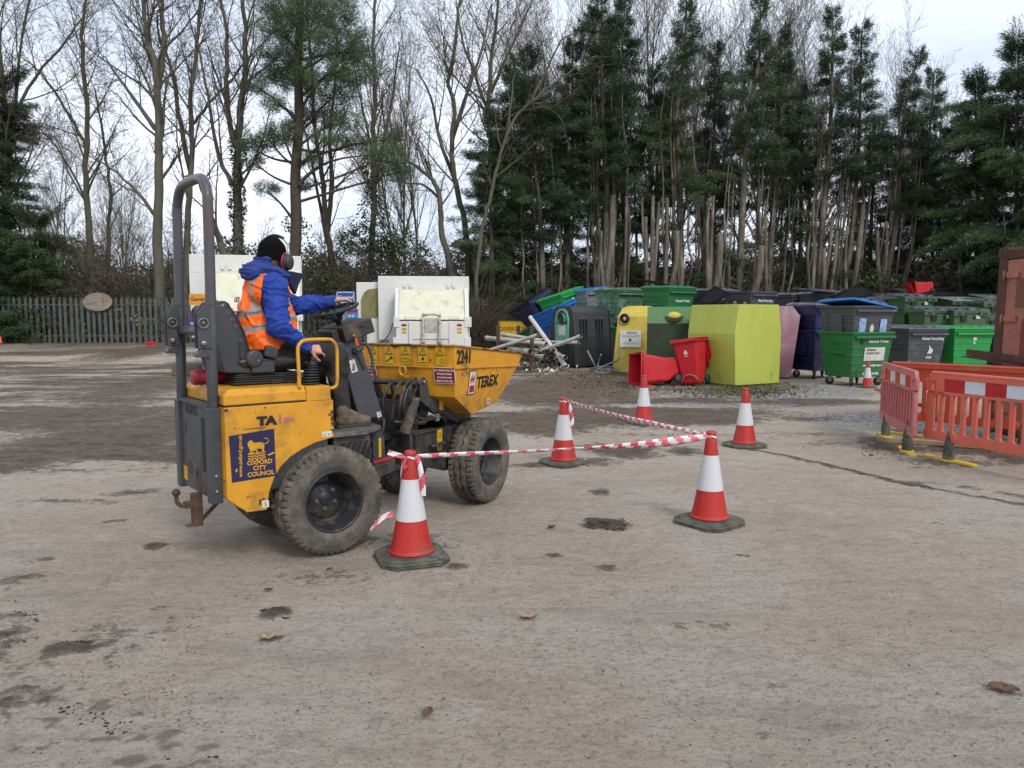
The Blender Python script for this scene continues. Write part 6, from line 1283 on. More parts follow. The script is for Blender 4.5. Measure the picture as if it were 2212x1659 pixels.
pipes = [((1050, 730, 25), (1180, 744, 23.2), .115, 'thick white pipe lying level in the rack, second from the top'), ((1040, 762, 24.2), (1162, 724, 22.6), .085, 'dirty white pipe slanting up to the right across the rack'), ((1084, 722, 25.3), (1174, 737, 24), .10, 'white pipe with blue mark at its end in the rack'),
         ((1100, 755, 24), (1146, 760, 22.8), .13, 'short fat white pipe low in the rack'), ((1145, 685, 24.2), (1222, 792, 22.6), .105, 'long white pipe leaning up against the toppled green container'), ((1168, 758, 23.2), (1255, 726, 22.0), .085, 'clean pale pipe slanting up towards the black bank'),
         ((1163, 757, 24), (1182, 759, 22.6), .08, 'short brown pipe between the white ones'), ((1145, 738, 25), (1250, 740, 23), .07, 'thin cream pipe lying level behind the slanting one'), ((1150, 770, 23.6), (1178, 771, 22.6), .11, 'white pipe elbow on the lower rail of the rack'),
         ((1165, 764, 24), (1190, 766, 22.6), .10, 'white pipe stub beside the brown pipe'), ((1195, 765, 23.6), (1222, 772, 22.4), .09, 'white pipe end under the slanting pale pipe')]
pg = 'discarded pipes'
for (a, b_, r, lab) in pipes:
    A_, B_ = PX(*a), PX(*b_); r *= .66; A_.z = max(A_.z, r); B_.z = max(B_.z, r); m_ = PBr if 'brown' in lab else PW
    b = MB(); n_ = 16; d = (B_ - A_).normalized(); b.tube([A_, B_ - d * .12], [r, r], n_, cap=False); b.tube([B_ - d * .12, B_], [r * 1.1, r * 1.1], n_, cap=False); b.tube([B_ - d * .4, B_], [r * .9, r * .9], n_, cap=False); b.tube([A_, A_ + d * .3], [r * .9, r * .9], n_)
    b.m(1); b.tube([B_ - d * .05, B_ - d * .04], r * .87, n_); tag(b.build('pipe', [m_, M['flat_blk']], None, fix=False), lab, 'pipe', pg)  # black disc set in the pipe mouth stands in for the shade inside
rr = random.Random(31)
for k, (u, v) in enumerate([(1188, 764), (1196, 757), (1205, 760), (1192, 773), (1203, 776), (1212, 770), (1180, 775), (1186, 784), (1197, 786), (1208, 785), (1172, 783), (1218, 779)]):
    B_ = PX(u, v, 22.9 + rr.uniform(-.2, .2)); B_.z = max(B_.z, .09); A_ = B_ + Vector((rr.uniform(-.5, .2), rr.uniform(1.2, 2), rr.uniform(.0, .08))); r = rr.uniform(.045, .068); d = (B_ - A_).normalized()
    b = MB(); b.tube([A_, B_], [r, r], 14, cap=False); b.tube([B_ - d * .3, B_], [r * .85, r * .85], 14, cap=False); b.m(1); b.tube([B_ - d * .06, B_ - d * .05], r * .83, 14); tag(b.build('pipe', [PW, M['flat_blk']], None, fix=False), 'cut white pipe in the heap, its open end facing the camera', 'pipe', 'cut pipe ends in the heap')  # cut end gets a black disc as painted shade within the bore
# diversion signs
p = PY(1109, 718, 27); sign('road_sign', 'yellow diversion road sign in front of the palisade fence', (p.x, 27), 1.02, .72, PY(1109, 738, 27).z + .0, M['yel_st'], [('DIVERSION', .20, 0, .38, M['flat_blk'], 'CENTER')], border=M['flat_blk'], post=True)
p = PY(1166, 722, 28.4); t = sign('road_sign', 'yellow road sign with black arrow, half hidden by rack and green container', (p.x, 28.4), .8, .6, PY(1166, 738, 28.4).z, M['yel_st'], [], border=M['flat_blk'], post=True); z = PY(1166, 738, 28.4).z
b = MB(); b.prism([(-.30, z + .22), (-.22, z + .40), (-.12, z + .36), (-.10, z + .5), (-.28, z + .46), (-.24, z + .44), (-.34, z + .22)], -.016, -.0125); b.build('arrow', M['flat_blk'], t)
# bent conduits in front of the black bank
CG = mat('grey_conduit', hx('8e949c', .85), .45, .3)
cd = [([(1272, 756), (1285, 772), (1302, 790)], 'straight grey bracket leaning up from the heap of conduits, on its left'), ([(1325, 763), (1318, 785), (1314, 794)], 'short grey bracket upright in the heap of conduits'), ([(1402, 754), (1398, 772), (1380, 782), (1345, 788), (1310, 797)], 'long bent grey conduit with flattened end, on the right of the heap'),
      ([(1290, 795), (1330, 790), (1380, 792), (1392, 797), (1350, 803), (1305, 801)], 'flat grey conduit loop lying on the ground, upper'), ([(1292, 800), (1335, 808), (1385, 804), (1370, 796)], 'flat grey conduit loop lying on the ground, lower')]
for pts, lab in cd:
    sh = lambda u: 1200 + (u - 1200) * .52 + 22      # along the foot of the bank
    P = []
    for i, (u, v) in enumerate(pts):
        y = 21.9; q = PY(sh(u) + 10, v + 2, y); P.append((q.x, y + .25 * math.sin(i * 2.1 + u), max(.02, q.z)))
    tag(MB().tube(smooth_pts(P, 5), .022, 8).build('conduit', CG, None), lab, 'conduit', 'bent grey conduits')
# ------------------------------------------------------------------ trees
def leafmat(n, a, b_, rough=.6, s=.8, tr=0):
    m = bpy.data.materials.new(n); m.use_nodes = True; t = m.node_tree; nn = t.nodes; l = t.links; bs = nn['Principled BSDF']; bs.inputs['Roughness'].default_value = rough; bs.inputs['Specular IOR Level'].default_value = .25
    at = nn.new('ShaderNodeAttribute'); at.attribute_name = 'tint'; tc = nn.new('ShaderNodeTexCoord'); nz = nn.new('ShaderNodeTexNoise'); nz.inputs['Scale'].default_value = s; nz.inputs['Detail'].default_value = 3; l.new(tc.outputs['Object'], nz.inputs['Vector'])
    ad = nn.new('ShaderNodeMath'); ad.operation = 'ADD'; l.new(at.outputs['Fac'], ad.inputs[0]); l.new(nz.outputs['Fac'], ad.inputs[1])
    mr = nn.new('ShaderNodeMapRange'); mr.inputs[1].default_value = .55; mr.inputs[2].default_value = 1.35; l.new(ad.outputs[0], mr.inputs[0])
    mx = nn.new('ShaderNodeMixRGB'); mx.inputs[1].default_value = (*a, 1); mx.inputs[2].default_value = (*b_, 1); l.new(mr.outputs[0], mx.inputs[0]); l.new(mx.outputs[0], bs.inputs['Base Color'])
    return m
BARK = mat('ash_bark', hx('7c776a', .6), .9, c2=hx('605b50', .56), dirt=hx('6c7050', .5), dirt_amt=.45, ds=1.2, vs=3, bump=.3, bs=25, stretch=(1, 1, .35))
TWIG = mat('twig', hx('857a68', .6), .9, c2=hx('665c50', .55), vs=1)
BARKC = mat('cypress_bark', hx('857a6c', .58), .9, c2=hx('5c5246', .52), dirt=hx('a8a094', .7), dirt_amt=.4, ds=2, vs=3, bump=.3, bs=25, stretch=(1, 1, .3))
CUT = mat('cut_wood', hx('c8a878', .8), .8)
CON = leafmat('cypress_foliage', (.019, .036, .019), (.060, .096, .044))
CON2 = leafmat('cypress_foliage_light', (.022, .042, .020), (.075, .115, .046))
PINE = leafmat('pine_needles', (.034, .056, .030), (.105, .14, .062))
IVY = leafmat('ivy_leaves', (.018, .03, .014), (.07, .095, .04), .4, 2)
BRM = leafmat('bramble_leaves', (.075, .062, .042), (.135, .12, .07), .7, 1.2)
def leaves_mesh(name, P, D, ln, wd, m, seed=0, jit=.5, tint=None, bend=.0):
    """P centres, D directions (n,3); one narrow quad blade for each"""
    r = np.random.RandomState(seed); n = len(P); D = D + r.normal(0, jit, (n, 3)); D /= np.linalg.norm(D, axis=1)[:, None]
    W = np.cross(D, r.normal(0, 1, (n, 3))); W /= np.linalg.norm(W, axis=1)[:, None] + 1e-9
    l_ = ln * r.uniform(.55, 1.3, n)[:, None]; w_ = wd * r.uniform(.6, 1.3, n)[:, None]
    tip = P + D * l_; tip[:, 2] -= bend * l_[:, 0]
    v = np.stack([P - W * w_ * .3, P + D * l_ * .45 + W * w_ * .7, tip, P + D * l_ * .5 - W * w_ * .7], 1).reshape(-1, 3).astype(np.float32)
    me = bpy.data.meshes.new(name); me.vertices.add(4 * n); me.vertices.foreach_set('co', v.ravel()); me.loops.add(4 * n); me.loops.foreach_set('vertex_index', np.arange(4 * n, dtype=np.int32))
    me.polygons.add(n); me.polygons.foreach_set('loop_start', np.arange(0, 4 * n, 4, dtype=np.int32)); me.update(calc_edges=True)
    if tint is None: tint = r.uniform(0, 1, n)
    a = me.attributes.new('tint', 'FLOAT', 'FACE'); a.data.foreach_set('value', tint.astype(np.float32)); me.materials.append(m); return me
def obj(name, me, parent=None):
    o = bpy.data.objects.new(name, me); COL.objects.link(o)
    if parent: o.parent = parent
    return o
class TB:      # fast branch collector: centre lines -> thin tubes
    def __init__(s): s.v = []; s.f = []
    def branch(s, pts, rs, n):
        base = len(s.v); k = len(pts); t = (pts[-1] - pts[0]); a = t.orthogonal().normalized(); q = t.cross(a).normalized()
        cs = [(math.cos(6.2832 * j / n), math.sin(6.2832 * j / n)) for j in range(n)]
        for p, r in zip(pts, rs):
            for c, s_ in cs: s.v.append((p.x + (a.x * c + q.x * s_) * r, p.y + (a.y * c + q.y * s_) * r, p.z + (a.z * c + q.z * s_) * r))
        for i in range(k - 1):
            for j in range(n): j2 = (j + 1) % n; s.f.append((base + i * n + j, base + i * n + j2, base + (i + 1) * n + j2, base + (i + 1) * n + j))
        return s
    def mesh(s, name, m):
        me = bpy.data.meshes.new(name); me.from_pydata(s.v, [], s.f); me.materials.append(m); me.polygons.foreach_set('use_smooth', [True] * len(me.polygons)); return me
def grow(tr, tw, rr, p, d, r, L_, lvl, up, P):
    n = max(2, int(L_ / P['seg'][lvl])); pts = [p.copy()]; rs = [r]; dd = d.normalized(); st = L_ / n; wob = P['wob'][lvl]
    for i in range(n):
        dd = (dd + Vector((rr.gauss(0, wob), rr.gauss(0, wob), rr.gauss(0, wob) + up[lvl] * st))).normalized(); p = p + dd * st; pts.append(p.copy()); rs.append(max(.0055, r * (1 - .82 * (i + 1) / n)))
    (tr if lvl < 2 else tw).branch(pts, rs, 6 if lvl < 1 else 5 if lvl == 1 else 3)
    if lvl < P['max']:
        k = int(P['num'][lvl] * L_ + rr.random())
        for j in range(k):
            t = P['start'][lvl] + (1 - P['start'][lvl]) * (j + rr.random()) / k; f = t * n; i0 = min(n - 1, int(f)); q = pts[i0].lerp(pts[i0 + 1], f - i0); td = (pts[i0 + 1] - pts[i0]).normalized()
            a = td.orthogonal().normalized(); a.rotate(Matrix.Rotation(rr.uniform(0, 6.283), 3, td)); ang = R_(rr.uniform(*P['ang'][lvl])); nd = td * math.cos(ang) + a * math.sin(ang)
            grow(tr, tw, rr, q, nd, max(.006, rs[i0] * rr.uniform(.4, .62)), L_ * rr.uniform(*P['len'][lvl]) * (1.15 - .5 * t), lvl + 1, up, P)
ASH = dict(max=4, seg=[.8, .5, .35, .22, .2], wob=[.05, .09, .12, .15, .15], num=[1.2, 2.5, 3.3, 3.6], start=[.32, .18, .12, .1], ang=[(25, 48), (25, 55), (28, 60), (25, 60)], len=[(.30, .46), (.32, .5), (.3, .5), (.35, .6)])
UP = [0, .12, .10, .08, .06]
def bare_tree(label, path, y, r0, seed, P=ASH, grp='bare trees', ivy=None, extra=(), name='bare_tree', L0=None, ycurve=0):
    """path: places (u, v) of the trunk in the photograph at forward distance y"""
    rr = random.Random(seed); pts = [PY(u, v, y + ycurve * i) for i, (u, v) in enumerate(path)]; base = pts[0].copy(); base.z = .3
    root = thing(name, label, 'tree', base, 0, grp); tr, tw = TB(), TB()
    def limb(pts, ra, rb, lvl0):
        sp = smooth_pts(pts, 5); sp = [q + Vector((rr.gauss(0, .02), rr.gauss(0, .03), 0)) for q in sp]; k = len(sp)
        rs = [ra + (rb - ra) * (i / (k - 1)) ** .85 for i in range(k)]; tr.branch(sp, rs, 9)
        L_ = sum((sp[i + 1] - sp[i]).length for i in range(k - 1)); num = int(P['num'][0] * L_)
        for j in range(num):
            t = P['start'][0] * (1 if lvl0 == 0 else .4) + (1 - P['start'][0] * (1 if lvl0 == 0 else .4)) * (j + rr.random()) / num; f = t * (k - 1); i0 = min(k - 2, int(f)); q = sp[i0].lerp(sp[i0 + 1], f - i0); td = (sp[i0 + 1] - sp[i0]).normalized()
            a = td.orthogonal().normalized(); a.rotate(Matrix.Rotation(rr.uniform(0, 6.283), 3, td)); ang = R_(rr.uniform(*P['ang'][0])); LL = (L0 or L_ * .4) * rr.uniform(.6, 1.15) * (1.1 - .55 * t)
            grow(tr, tw, rr, q, td * math.cos(ang) + a * math.sin(ang), rs[i0] * rr.uniform(.28, .5), LL, 1, UP, P)
    P0 = [base] + [q for q in pts if q.z > .5]
    loc = lambda L_: [q - base for q in L_]
    r0 *= .88; limb(loc(P0), r0, r0 * .28, 0)
    for path2, ra, rb in extra: limb(loc([PY(u, v, y + .3) for u, v in path2]), ra, rb, 1)
    obj('trunk', tr.mesh('trunk', BARK), root); obj('crown', tw.mesh('crown', TWIG), root)
    if ivy:
        r = np.random.RandomState(seed); n = ivy[2]; sp = smooth_pts(loc(P0), 6); A_ = np.array([tuple(q) for q in sp]); z = r.uniform(ivy[0], ivy[1], n); x = np.interp(z, A_[:, 2], A_[:, 0]); yy = np.interp(z, A_[:, 2], A_[:, 1]); th = r.uniform(0, 6.28, n); rad = ivy[3] * r.uniform(.5, 1.15, n) * (.7 + .5 * np.sin(z * 2.3) * .5)
        Pp = np.stack([x + rad * np.cos(th), yy + rad * np.sin(th), z], 1); D = np.stack([np.cos(th), np.sin(th), r.uniform(-.6, .4, n)], 1); obj('ivy', leaves_mesh('ivy', Pp, D, .12, .06, IVY, seed), root)
    return root
# the bare trees on the left and in the middle; each trunk follows its line in the photograph
bare_tree('pale bare tree at far left edge with upright crowded branches', [(8, 600), (10, 400), (6, 200), (-5, 60), (-10, -60)], 34, .20, 1, L0=6.0, extra=[([(10, 440), (30, 250), (45, 100), (70, -30)], .10, .03), ([(6, 330), (60, 190), (140, 90), (190, 20)], .09, .025)])
bare_tree('slender bare tree leaning left, second from the left edge', [(198, 600), (192, 480), (186, 380), (190, 260), (182, 150), (178, 60), (190, -30)], 35, .21, 2, L0=4.2, extra=[([(190, 330), (150, 250), (90, 160), (40, 120)], .09, .02), ([(186, 430), (130, 330), (70, 260)], .06, .02)])
bare_tree('tall straight ash tree between the oval board and the roll bar', [(344, 600), (342, 480), (345, 360), (342, 240), (338, 150), (322, 100), (312, 40), (310, -40)], 33.8, .29, 3, L0=5.2, extra=[([(340, 190), (352, 110), (350, 30), (356, -40)], .16, .06), ([(342, 285), (290, 215), (255, 165), (225, 120)], .11, .02), ([(343, 300), (300, 260), (250, 200)], .06, .02), ([(346, 480), (300, 420), (252, 372), (190, 335)], .10, .02)])
bare_tree('pale bare tree seen through the arch of the roll bar', [(402, 620), (406, 480), (415, 340), (412, 220), (424, 110), (432, 20), (436, -60)], 34.6, .20, 4, L0=4.6, extra=[([(412, 370), (385, 240), (372, 150), (345, 90), (340, 20)], .12, .03), ([(414, 270), (460, 215), (500, 170), (540, 120)], .07, .02)])
bare_tree('thin bare tree leaning left just behind the straight ash', [(236, 600), (234, 500), (238, 420), (228, 330), (215, 250), (205, 190)], 36.5, .14, 5, L0=3.2)
bare_tree('ivy clad ash tree above the driver, forking into three at half height', [(515, 600), (514, 480), (512, 390), (516, 300), (522, 210), (530, 150), (528, 60), (520, -40)], 34.2, .30, 6, L0=5.0, ivy=(1, 9.0, 2600, .38), extra=[([(510, 320), (494, 250), (490, 150), (490, 60), (470, -30)], .14, .05), ([(500, 400), (470, 330), (455, 240), (440, 160), (420, 60)], .11, .03), ([(490, 560), (466, 500), (440, 420), (430, 380)], .18, .08)])
bare_tree('three stemmed bare tree right of the pine', [(716, 560), (704, 480), (696, 380), (682, 290), (676, 200), (668, 90), (660, -20)], 36, .19, 7, L0=4.0, extra=[([(706, 500), (716, 400), (712, 290), (722, 180), (730, 60)], .13, .04), ([(712, 540), (690, 440), (670, 330), (650, 250)], .10, .03)])
bare_tree('narrow upright bare tree behind the right compactor', [(800, 600), (806, 480), (808, 380), (806, 280), (810, 200), (806, 100), (810, 0), (812, -60)], 37, .21, 8, L0=4.4, ivy=(5.5, 9, 1400, .7), extra=[([(806, 420), (830, 300), (850, 200), (862, 90)], .10, .03), ([(806, 330), (780, 220), (760, 120)], .08, .02)])
bare_tree('bare tree bending left over the right compactor like an arm', [(976, 600), (955, 500), (950, 430), (935, 390), (900, 360), (868, 335), (850, 300), (838, 240)], 34.4, .19, 9, L0=3.4, extra=[([(948, 430), (915, 400), (880, 396), (840, 388)], .07, .02), ([(935, 390), (925, 330), (930, 270)], .05, .015)])
bare_tree('dark forked bare tree left of the evergreen mass', [(1012, 590), (1006, 500), (985, 400), (976, 320), (982, 230), (968, 180), (980, 120), (990, 20), (1000, -40)], 36, .20, 10, L0=4.6, extra=[([(985, 400), (950, 300), (930, 210), (900, 150)], .11, .03), ([(976, 300), (1010, 200), (1040, 110), (1060, 10)], .12, .03)])
bare_tree('tall bare tree rising behind the left end of the evergreens', [(1066, 600), (1070, 400), (1056, 250), (1060, 140), (1072, 40), (1080, -60)], 40, .22, 11, L0=5.4, extra=[([(1060, 260), (1030, 170), (1000, 90), (985, 0)], .11, .03), ([(1060, 200), (1110, 90), (1150, 0)], .10, .03)])
bare_tree('pale arching bare tree in front of the evergreens', [(1030, 600), (1040, 500), (1060, 420), (1080, 340), (1110, 260), (1160, 210), (1195, 180), (1240, 150), (1290, 120)], 32.8, .12, 12, L0=2.6, extra=[([(1092, 310), (1104, 220), (1112, 160)], .06, .02), ([(1150, 215), (1190, 130), (1220, 80), (1270, 70)], .06, .015), ([(1130, 240), (1180, 232), (1215, 262), (1220, 290)], .035, .012)])
# thin trees behind everything
FINE = dict(max=4, seg=[.9, .6, .45, .3, .3], wob=[.03, .05, .07, .1, .1], num=[1.5, 1.9, 2.2, 1.6], start=[.25, .2, .15, .1], ang=[(15, 32), (15, 35), (18, 40), (20, 40)], len=[(.30, .42), (.32, .5), (.35, .55), (.4, .6)])
far = [(1250, 47, 19.5), (1330, 48, 20.5), (1420, 46, 20), (1500, 47, 19.2), (1580, 46, 18.2), (1680, 47, 18.6), (1750, 46, 17.8), (1925, 45, 14.8), (2020, 46, 12.8), (1160, 47, 19.6), (890, 50, 18), (270, 52, 11), (110, 50, 12)]
lab = ['behind the tallest evergreen', 'between the two tallest evergreens', 'left of the third evergreen tip', 'behind the third evergreen', 'between third and fourth evergreen tips', 'right of the fourth evergreen tip', 'left of the paired evergreen tips', 'right of the paired evergreens', 'in the gap left of the right-hand evergreens', 'above the left evergreens', 'above the right compactor', 'behind the straight ash', 'near the left edge']
protos = []
for k, (u, y, h_) in enumerate(far):
    q = PY(u, 600, y)
    if k < 3:
        rr = random.Random(50 + k); root = thing('distant_tree', 'x', 'tree', (q.x, y, .3), 0, 'thin bare trees in the distance'); tr, tw = TB(), TB()
        for s_ in range(3): grow(tr, tw, rr, Vector((s_ * .9 - .9, s_ * .7, 0)), Vector((rr.uniform(-.10, .10), rr.uniform(-.1, .1), 1)), .11, 18 * rr.uniform(.85, 1), 0, [0, .06, .08, .06, .05], FINE)
        tt = TB(); tt.v, tt.f = tr.v, tr.f; obj('trunk', tr.mesh('trunk', BARK), root); obj('crown', tw.mesh('crown', TWIG), root); protos.append(root)
    else: root = dup(protos[k % 3], (q.x, y, .3), (0, 0, k * 1.3))
    root.scale = (h_ / 18,) * 3; root['label'] = 'thin far-off bare tree ' + lab[k]
# ---- evergreens
def cypress(label, path, y, rad, h0, seed, m=CON, dens=1.0, stems=1, skirt=True, grp='evergreens in the row', name='cypress_tree', lowback=True, topw=.10, bark=True, spread=.5, bh=None):
    """path: trunk line; rad: crown radius; h0: height where the front foliage starts"""
    rr = random.Random(seed); r = np.random.RandomState(seed); pts = [PY(u, v, y) for u, v in path]; base = pts[0].copy(); base.z = .3; H = pts[-1].z - .3
    root = thing(name, label, 'tree', base, 0, grp); tr, tw = TB(), TB(); loc = [Vector((0, 0, 0))] + [q - base for q in pts if q.z > .6]; sp = smooth_pts(loc, 6)
    A_ = np.array([tuple(q) for q in sp])
    k = len(sp); r0 = .055 + H * .0078; tr.branch(sp, [r0 * (1.15 - 1.08 * i / k) + .008 for i in range(k)], 9)
    for s_ in range(stems * 2 - 1 if stems > 1 else 0):
        sx_ = rr.uniform(.2, spread + .55) * (1 if s_ % 2 else -1); h_ = H * rr.uniform(.5, .85); P_ = []
        for i in range(9): t = i / 8; P_.append(Vector((np.interp(t * h_, A_[:, 2], A_[:, 0]) + sx_ * min(1, t * 3.2) * (1 - .25 * t) + rr.gauss(0, .05), rr.uniform(-.15, .1) - .25 * min(1, t * 3), t * h_)))
        P_ = smooth_pts(P_, 3); tr.branch(P_, [r0 * rr.uniform(.32, .58) * (1 - .8 * i / len(P_)) for i in range(len(P_))], 7)
    obj('trunk', tr.mesh('trunk', BARKC), root)
    n_lim = int(H * 15)
    for j in range(n_lim):     # bare inner limbs
        z = rr.uniform(1.0, H * .96); t = z / H; th = rr.uniform(0, 6.283); RR = rad * rr.uniform(.4, .85) * (1 if t < .6 else max(.2, 1 - (t - .6) / .4 * (1 - topw)))
        p0 = Vector((float(np.interp(z, A_[:, 2], A_[:, 0])), 0, z)); d = Vector((math.cos(th), math.sin(th), .35)); q = [p0, p0 + d * RR * .5, p0 + d * RR + Vector((0, 0, .25 * RR))]; tw.branch(q, [.022, .014, .005], 3)
    obj('limbs', tw.mesh('limbs', TWIG), root)
    # foliage: every limb carries flat drooping sprays along its outer part
    PP, DD, TT = [], [], []; nbr = int(H * 16.5 * dens * (rad / 1.3) ** .8)
    for j in range(nbr):
        z = H * (.05 + .955 * ((j + r.rand()) / nbr)); t = z / H; th = r.uniform(0, 2 * math.pi)
        fr = math.sin(th) < .3
        if z < h0 and fr and r.rand() > (.12 if skirt else .03): continue
        if z < h0 * .85 and r.rand() > .85: continue
        en = rad * min(1, topw + (1 - t) * 2.9) * (.72 + .36 * math.sin(z * 1.7 + th * 2 + seed))
        Lb = en * r.uniform(.7, 1.25) + .12; ca, sa = math.cos(th), math.sin(th); x0, y0 = float(np.interp(z, A_[:, 2], A_[:, 0])), float(np.interp(z, A_[:, 2], A_[:, 1]))
        rise = r.uniform(.05, .45) + (.9 if t > .93 else 0); n = int(50 + Lb * 330); s_ = r.uniform(.12, 1.0, n) ** .8; w_ = (.06 + .30 * s_ * (1.15 - s_)) * r.normal(0, 1, n) * (.55 + .3 * Lb)
        px = x0 + ca * s_ * Lb - sa * w_; py = y0 + sa * s_ * Lb + ca * w_; pz = z + s_ * Lb * rise - .10 * (s_ * Lb) ** 2 - abs(w_) * .35 + r.normal(0, .075, n)
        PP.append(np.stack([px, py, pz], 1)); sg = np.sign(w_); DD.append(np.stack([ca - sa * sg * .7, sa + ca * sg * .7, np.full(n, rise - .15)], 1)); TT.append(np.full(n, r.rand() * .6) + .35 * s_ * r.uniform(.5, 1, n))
    P_ = np.concatenate(PP); D = np.concatenate(DD); tint = np.concatenate(TT)
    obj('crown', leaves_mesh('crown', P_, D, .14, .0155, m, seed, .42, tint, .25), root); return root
rows = [  # label, path, y, rad, h0, stems, dens
    ('low evergreen at the left end of the mass, foliage down to the ground', [(1064, 600), (1060, 450), (1056, 250)], 34.5, 1.5, .5, 1, 1.1), ('evergreen with bare grey twin trunks showing low down, behind toppled navy container', [(1172, 600), (1165, 450), (1150, 300), (1140, 118)], 34.6, 1.9, 4.5, 2, 1.0),
    ('evergreen with twin trunks right of the toppled bins', [(1225, 600), (1228, 450), (1236, 300), (1236, 95)], 35.4, 1.6, 5.0, 2, 1.0), ('bushy evergreen filling in low left of the twin trunks', [(1110, 610), (1106, 480), (1104, 150)], 36.2, 1.8, .6, 1, 1.0),
    ('tallest evergreen with wide dark crown reaching out of the frame', [(1306, 600), (1310, 400), (1300, 200), (1300, -40)], 35.0, 1.75, 6.0, 4, 1.15), ('evergreen beside the tallest one, top out of frame, right of it', [(1352, 600), (1346, 400), (1340, 200), (1352, -20)], 36.6, 1.35, 6.5, 2, 1.0),
    ('evergreen with open pagoda like top, third tall tip', [(1470, 600), (1468, 400), (1462, 250), (1478, 120), (1484, -12)], 34.6, 1.35, 6.2, 4, .9), ('short dark evergreen left of the pagoda like top', [(1418, 600), (1420, 400), (1412, 150)], 35.8, 1.3, 5.0, 2, 1.0),
    ('lower evergreen between third and fourth tall tips', [(1540, 600), (1542, 400), (1545, 102)], 35.6, 1.25, 5.4, 3, 1.0), ('fourth tall evergreen with long pale trunk visible halfway up', [(1598, 600), (1606, 420), (1618, 250), (1640, 130), (1642, 4)], 34.2, 1.3, 7.4, 3, .95),
    ('evergreen just right of the fourth tall tip', [(1660, 600), (1674, 420), (1690, 280), (1696, 66)], 34.8, 1.15, 6.6, 3, 1.0), ('slim evergreen with rounded tip and thick pale trunk, left of the pair', [(1770, 600), (1780, 440), (1792, 300), (1798, 150), (1798, 24)], 34.0, 1.25, 7.0, 4, .95),
    ('dark evergreen filling the gap before the pair of tips', [(1728, 600), (1730, 440), (1732, 190)], 36.0, 1.15, 4.6, 3, 1.0), ('right one of the paired evergreen tips with curved pale trunk', [(1830, 600), (1846, 440), (1856, 280), (1862, 60)], 34.4, 1.3, 6.8, 4, .95),
    ('evergreen with narrow crooked tip at the right end of the row', [(1916, 600), (1936, 480), (1946, 340), (1956, 230), (1984, 118)], 34.2, 1.35, 5.6, 4, .9), ('small evergreen tip hanging at the right end of the row', [(1950, 600), (1990, 480), (2004, 340), (2018, 158)], 35.0, 1.2, 1.4, 1, .9),
    ('dark evergreen low behind the row between the slim ones', [(1878, 600), (1884, 440), (1900, 260)], 36.4, 1.3, 2.6, 2, 1.0), ('green evergreen with foliage to the ground behind the dark green bins', [(2016, 600), (2010, 480), (2000, 300)], 36, 1.4, .8, 1, 1.0)]
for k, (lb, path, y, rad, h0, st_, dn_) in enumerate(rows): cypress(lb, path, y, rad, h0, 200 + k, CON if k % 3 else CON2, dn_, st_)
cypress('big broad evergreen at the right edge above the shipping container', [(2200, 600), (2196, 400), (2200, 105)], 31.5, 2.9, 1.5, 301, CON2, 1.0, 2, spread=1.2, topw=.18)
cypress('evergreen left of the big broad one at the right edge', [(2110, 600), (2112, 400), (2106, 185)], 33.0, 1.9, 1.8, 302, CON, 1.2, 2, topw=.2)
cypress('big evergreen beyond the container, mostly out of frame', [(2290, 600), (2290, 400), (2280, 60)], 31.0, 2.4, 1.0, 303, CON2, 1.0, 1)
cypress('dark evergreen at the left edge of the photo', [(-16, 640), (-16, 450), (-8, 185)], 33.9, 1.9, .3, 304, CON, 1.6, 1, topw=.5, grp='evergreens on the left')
cypress('low green evergreen leaning over the fence near the left edge', [(60, 640), (66, 590), (80, 490)], 34.2, 1.7, .2, 305, CON2, 2.2, 1, topw=.6, grp='evergreens on the left')
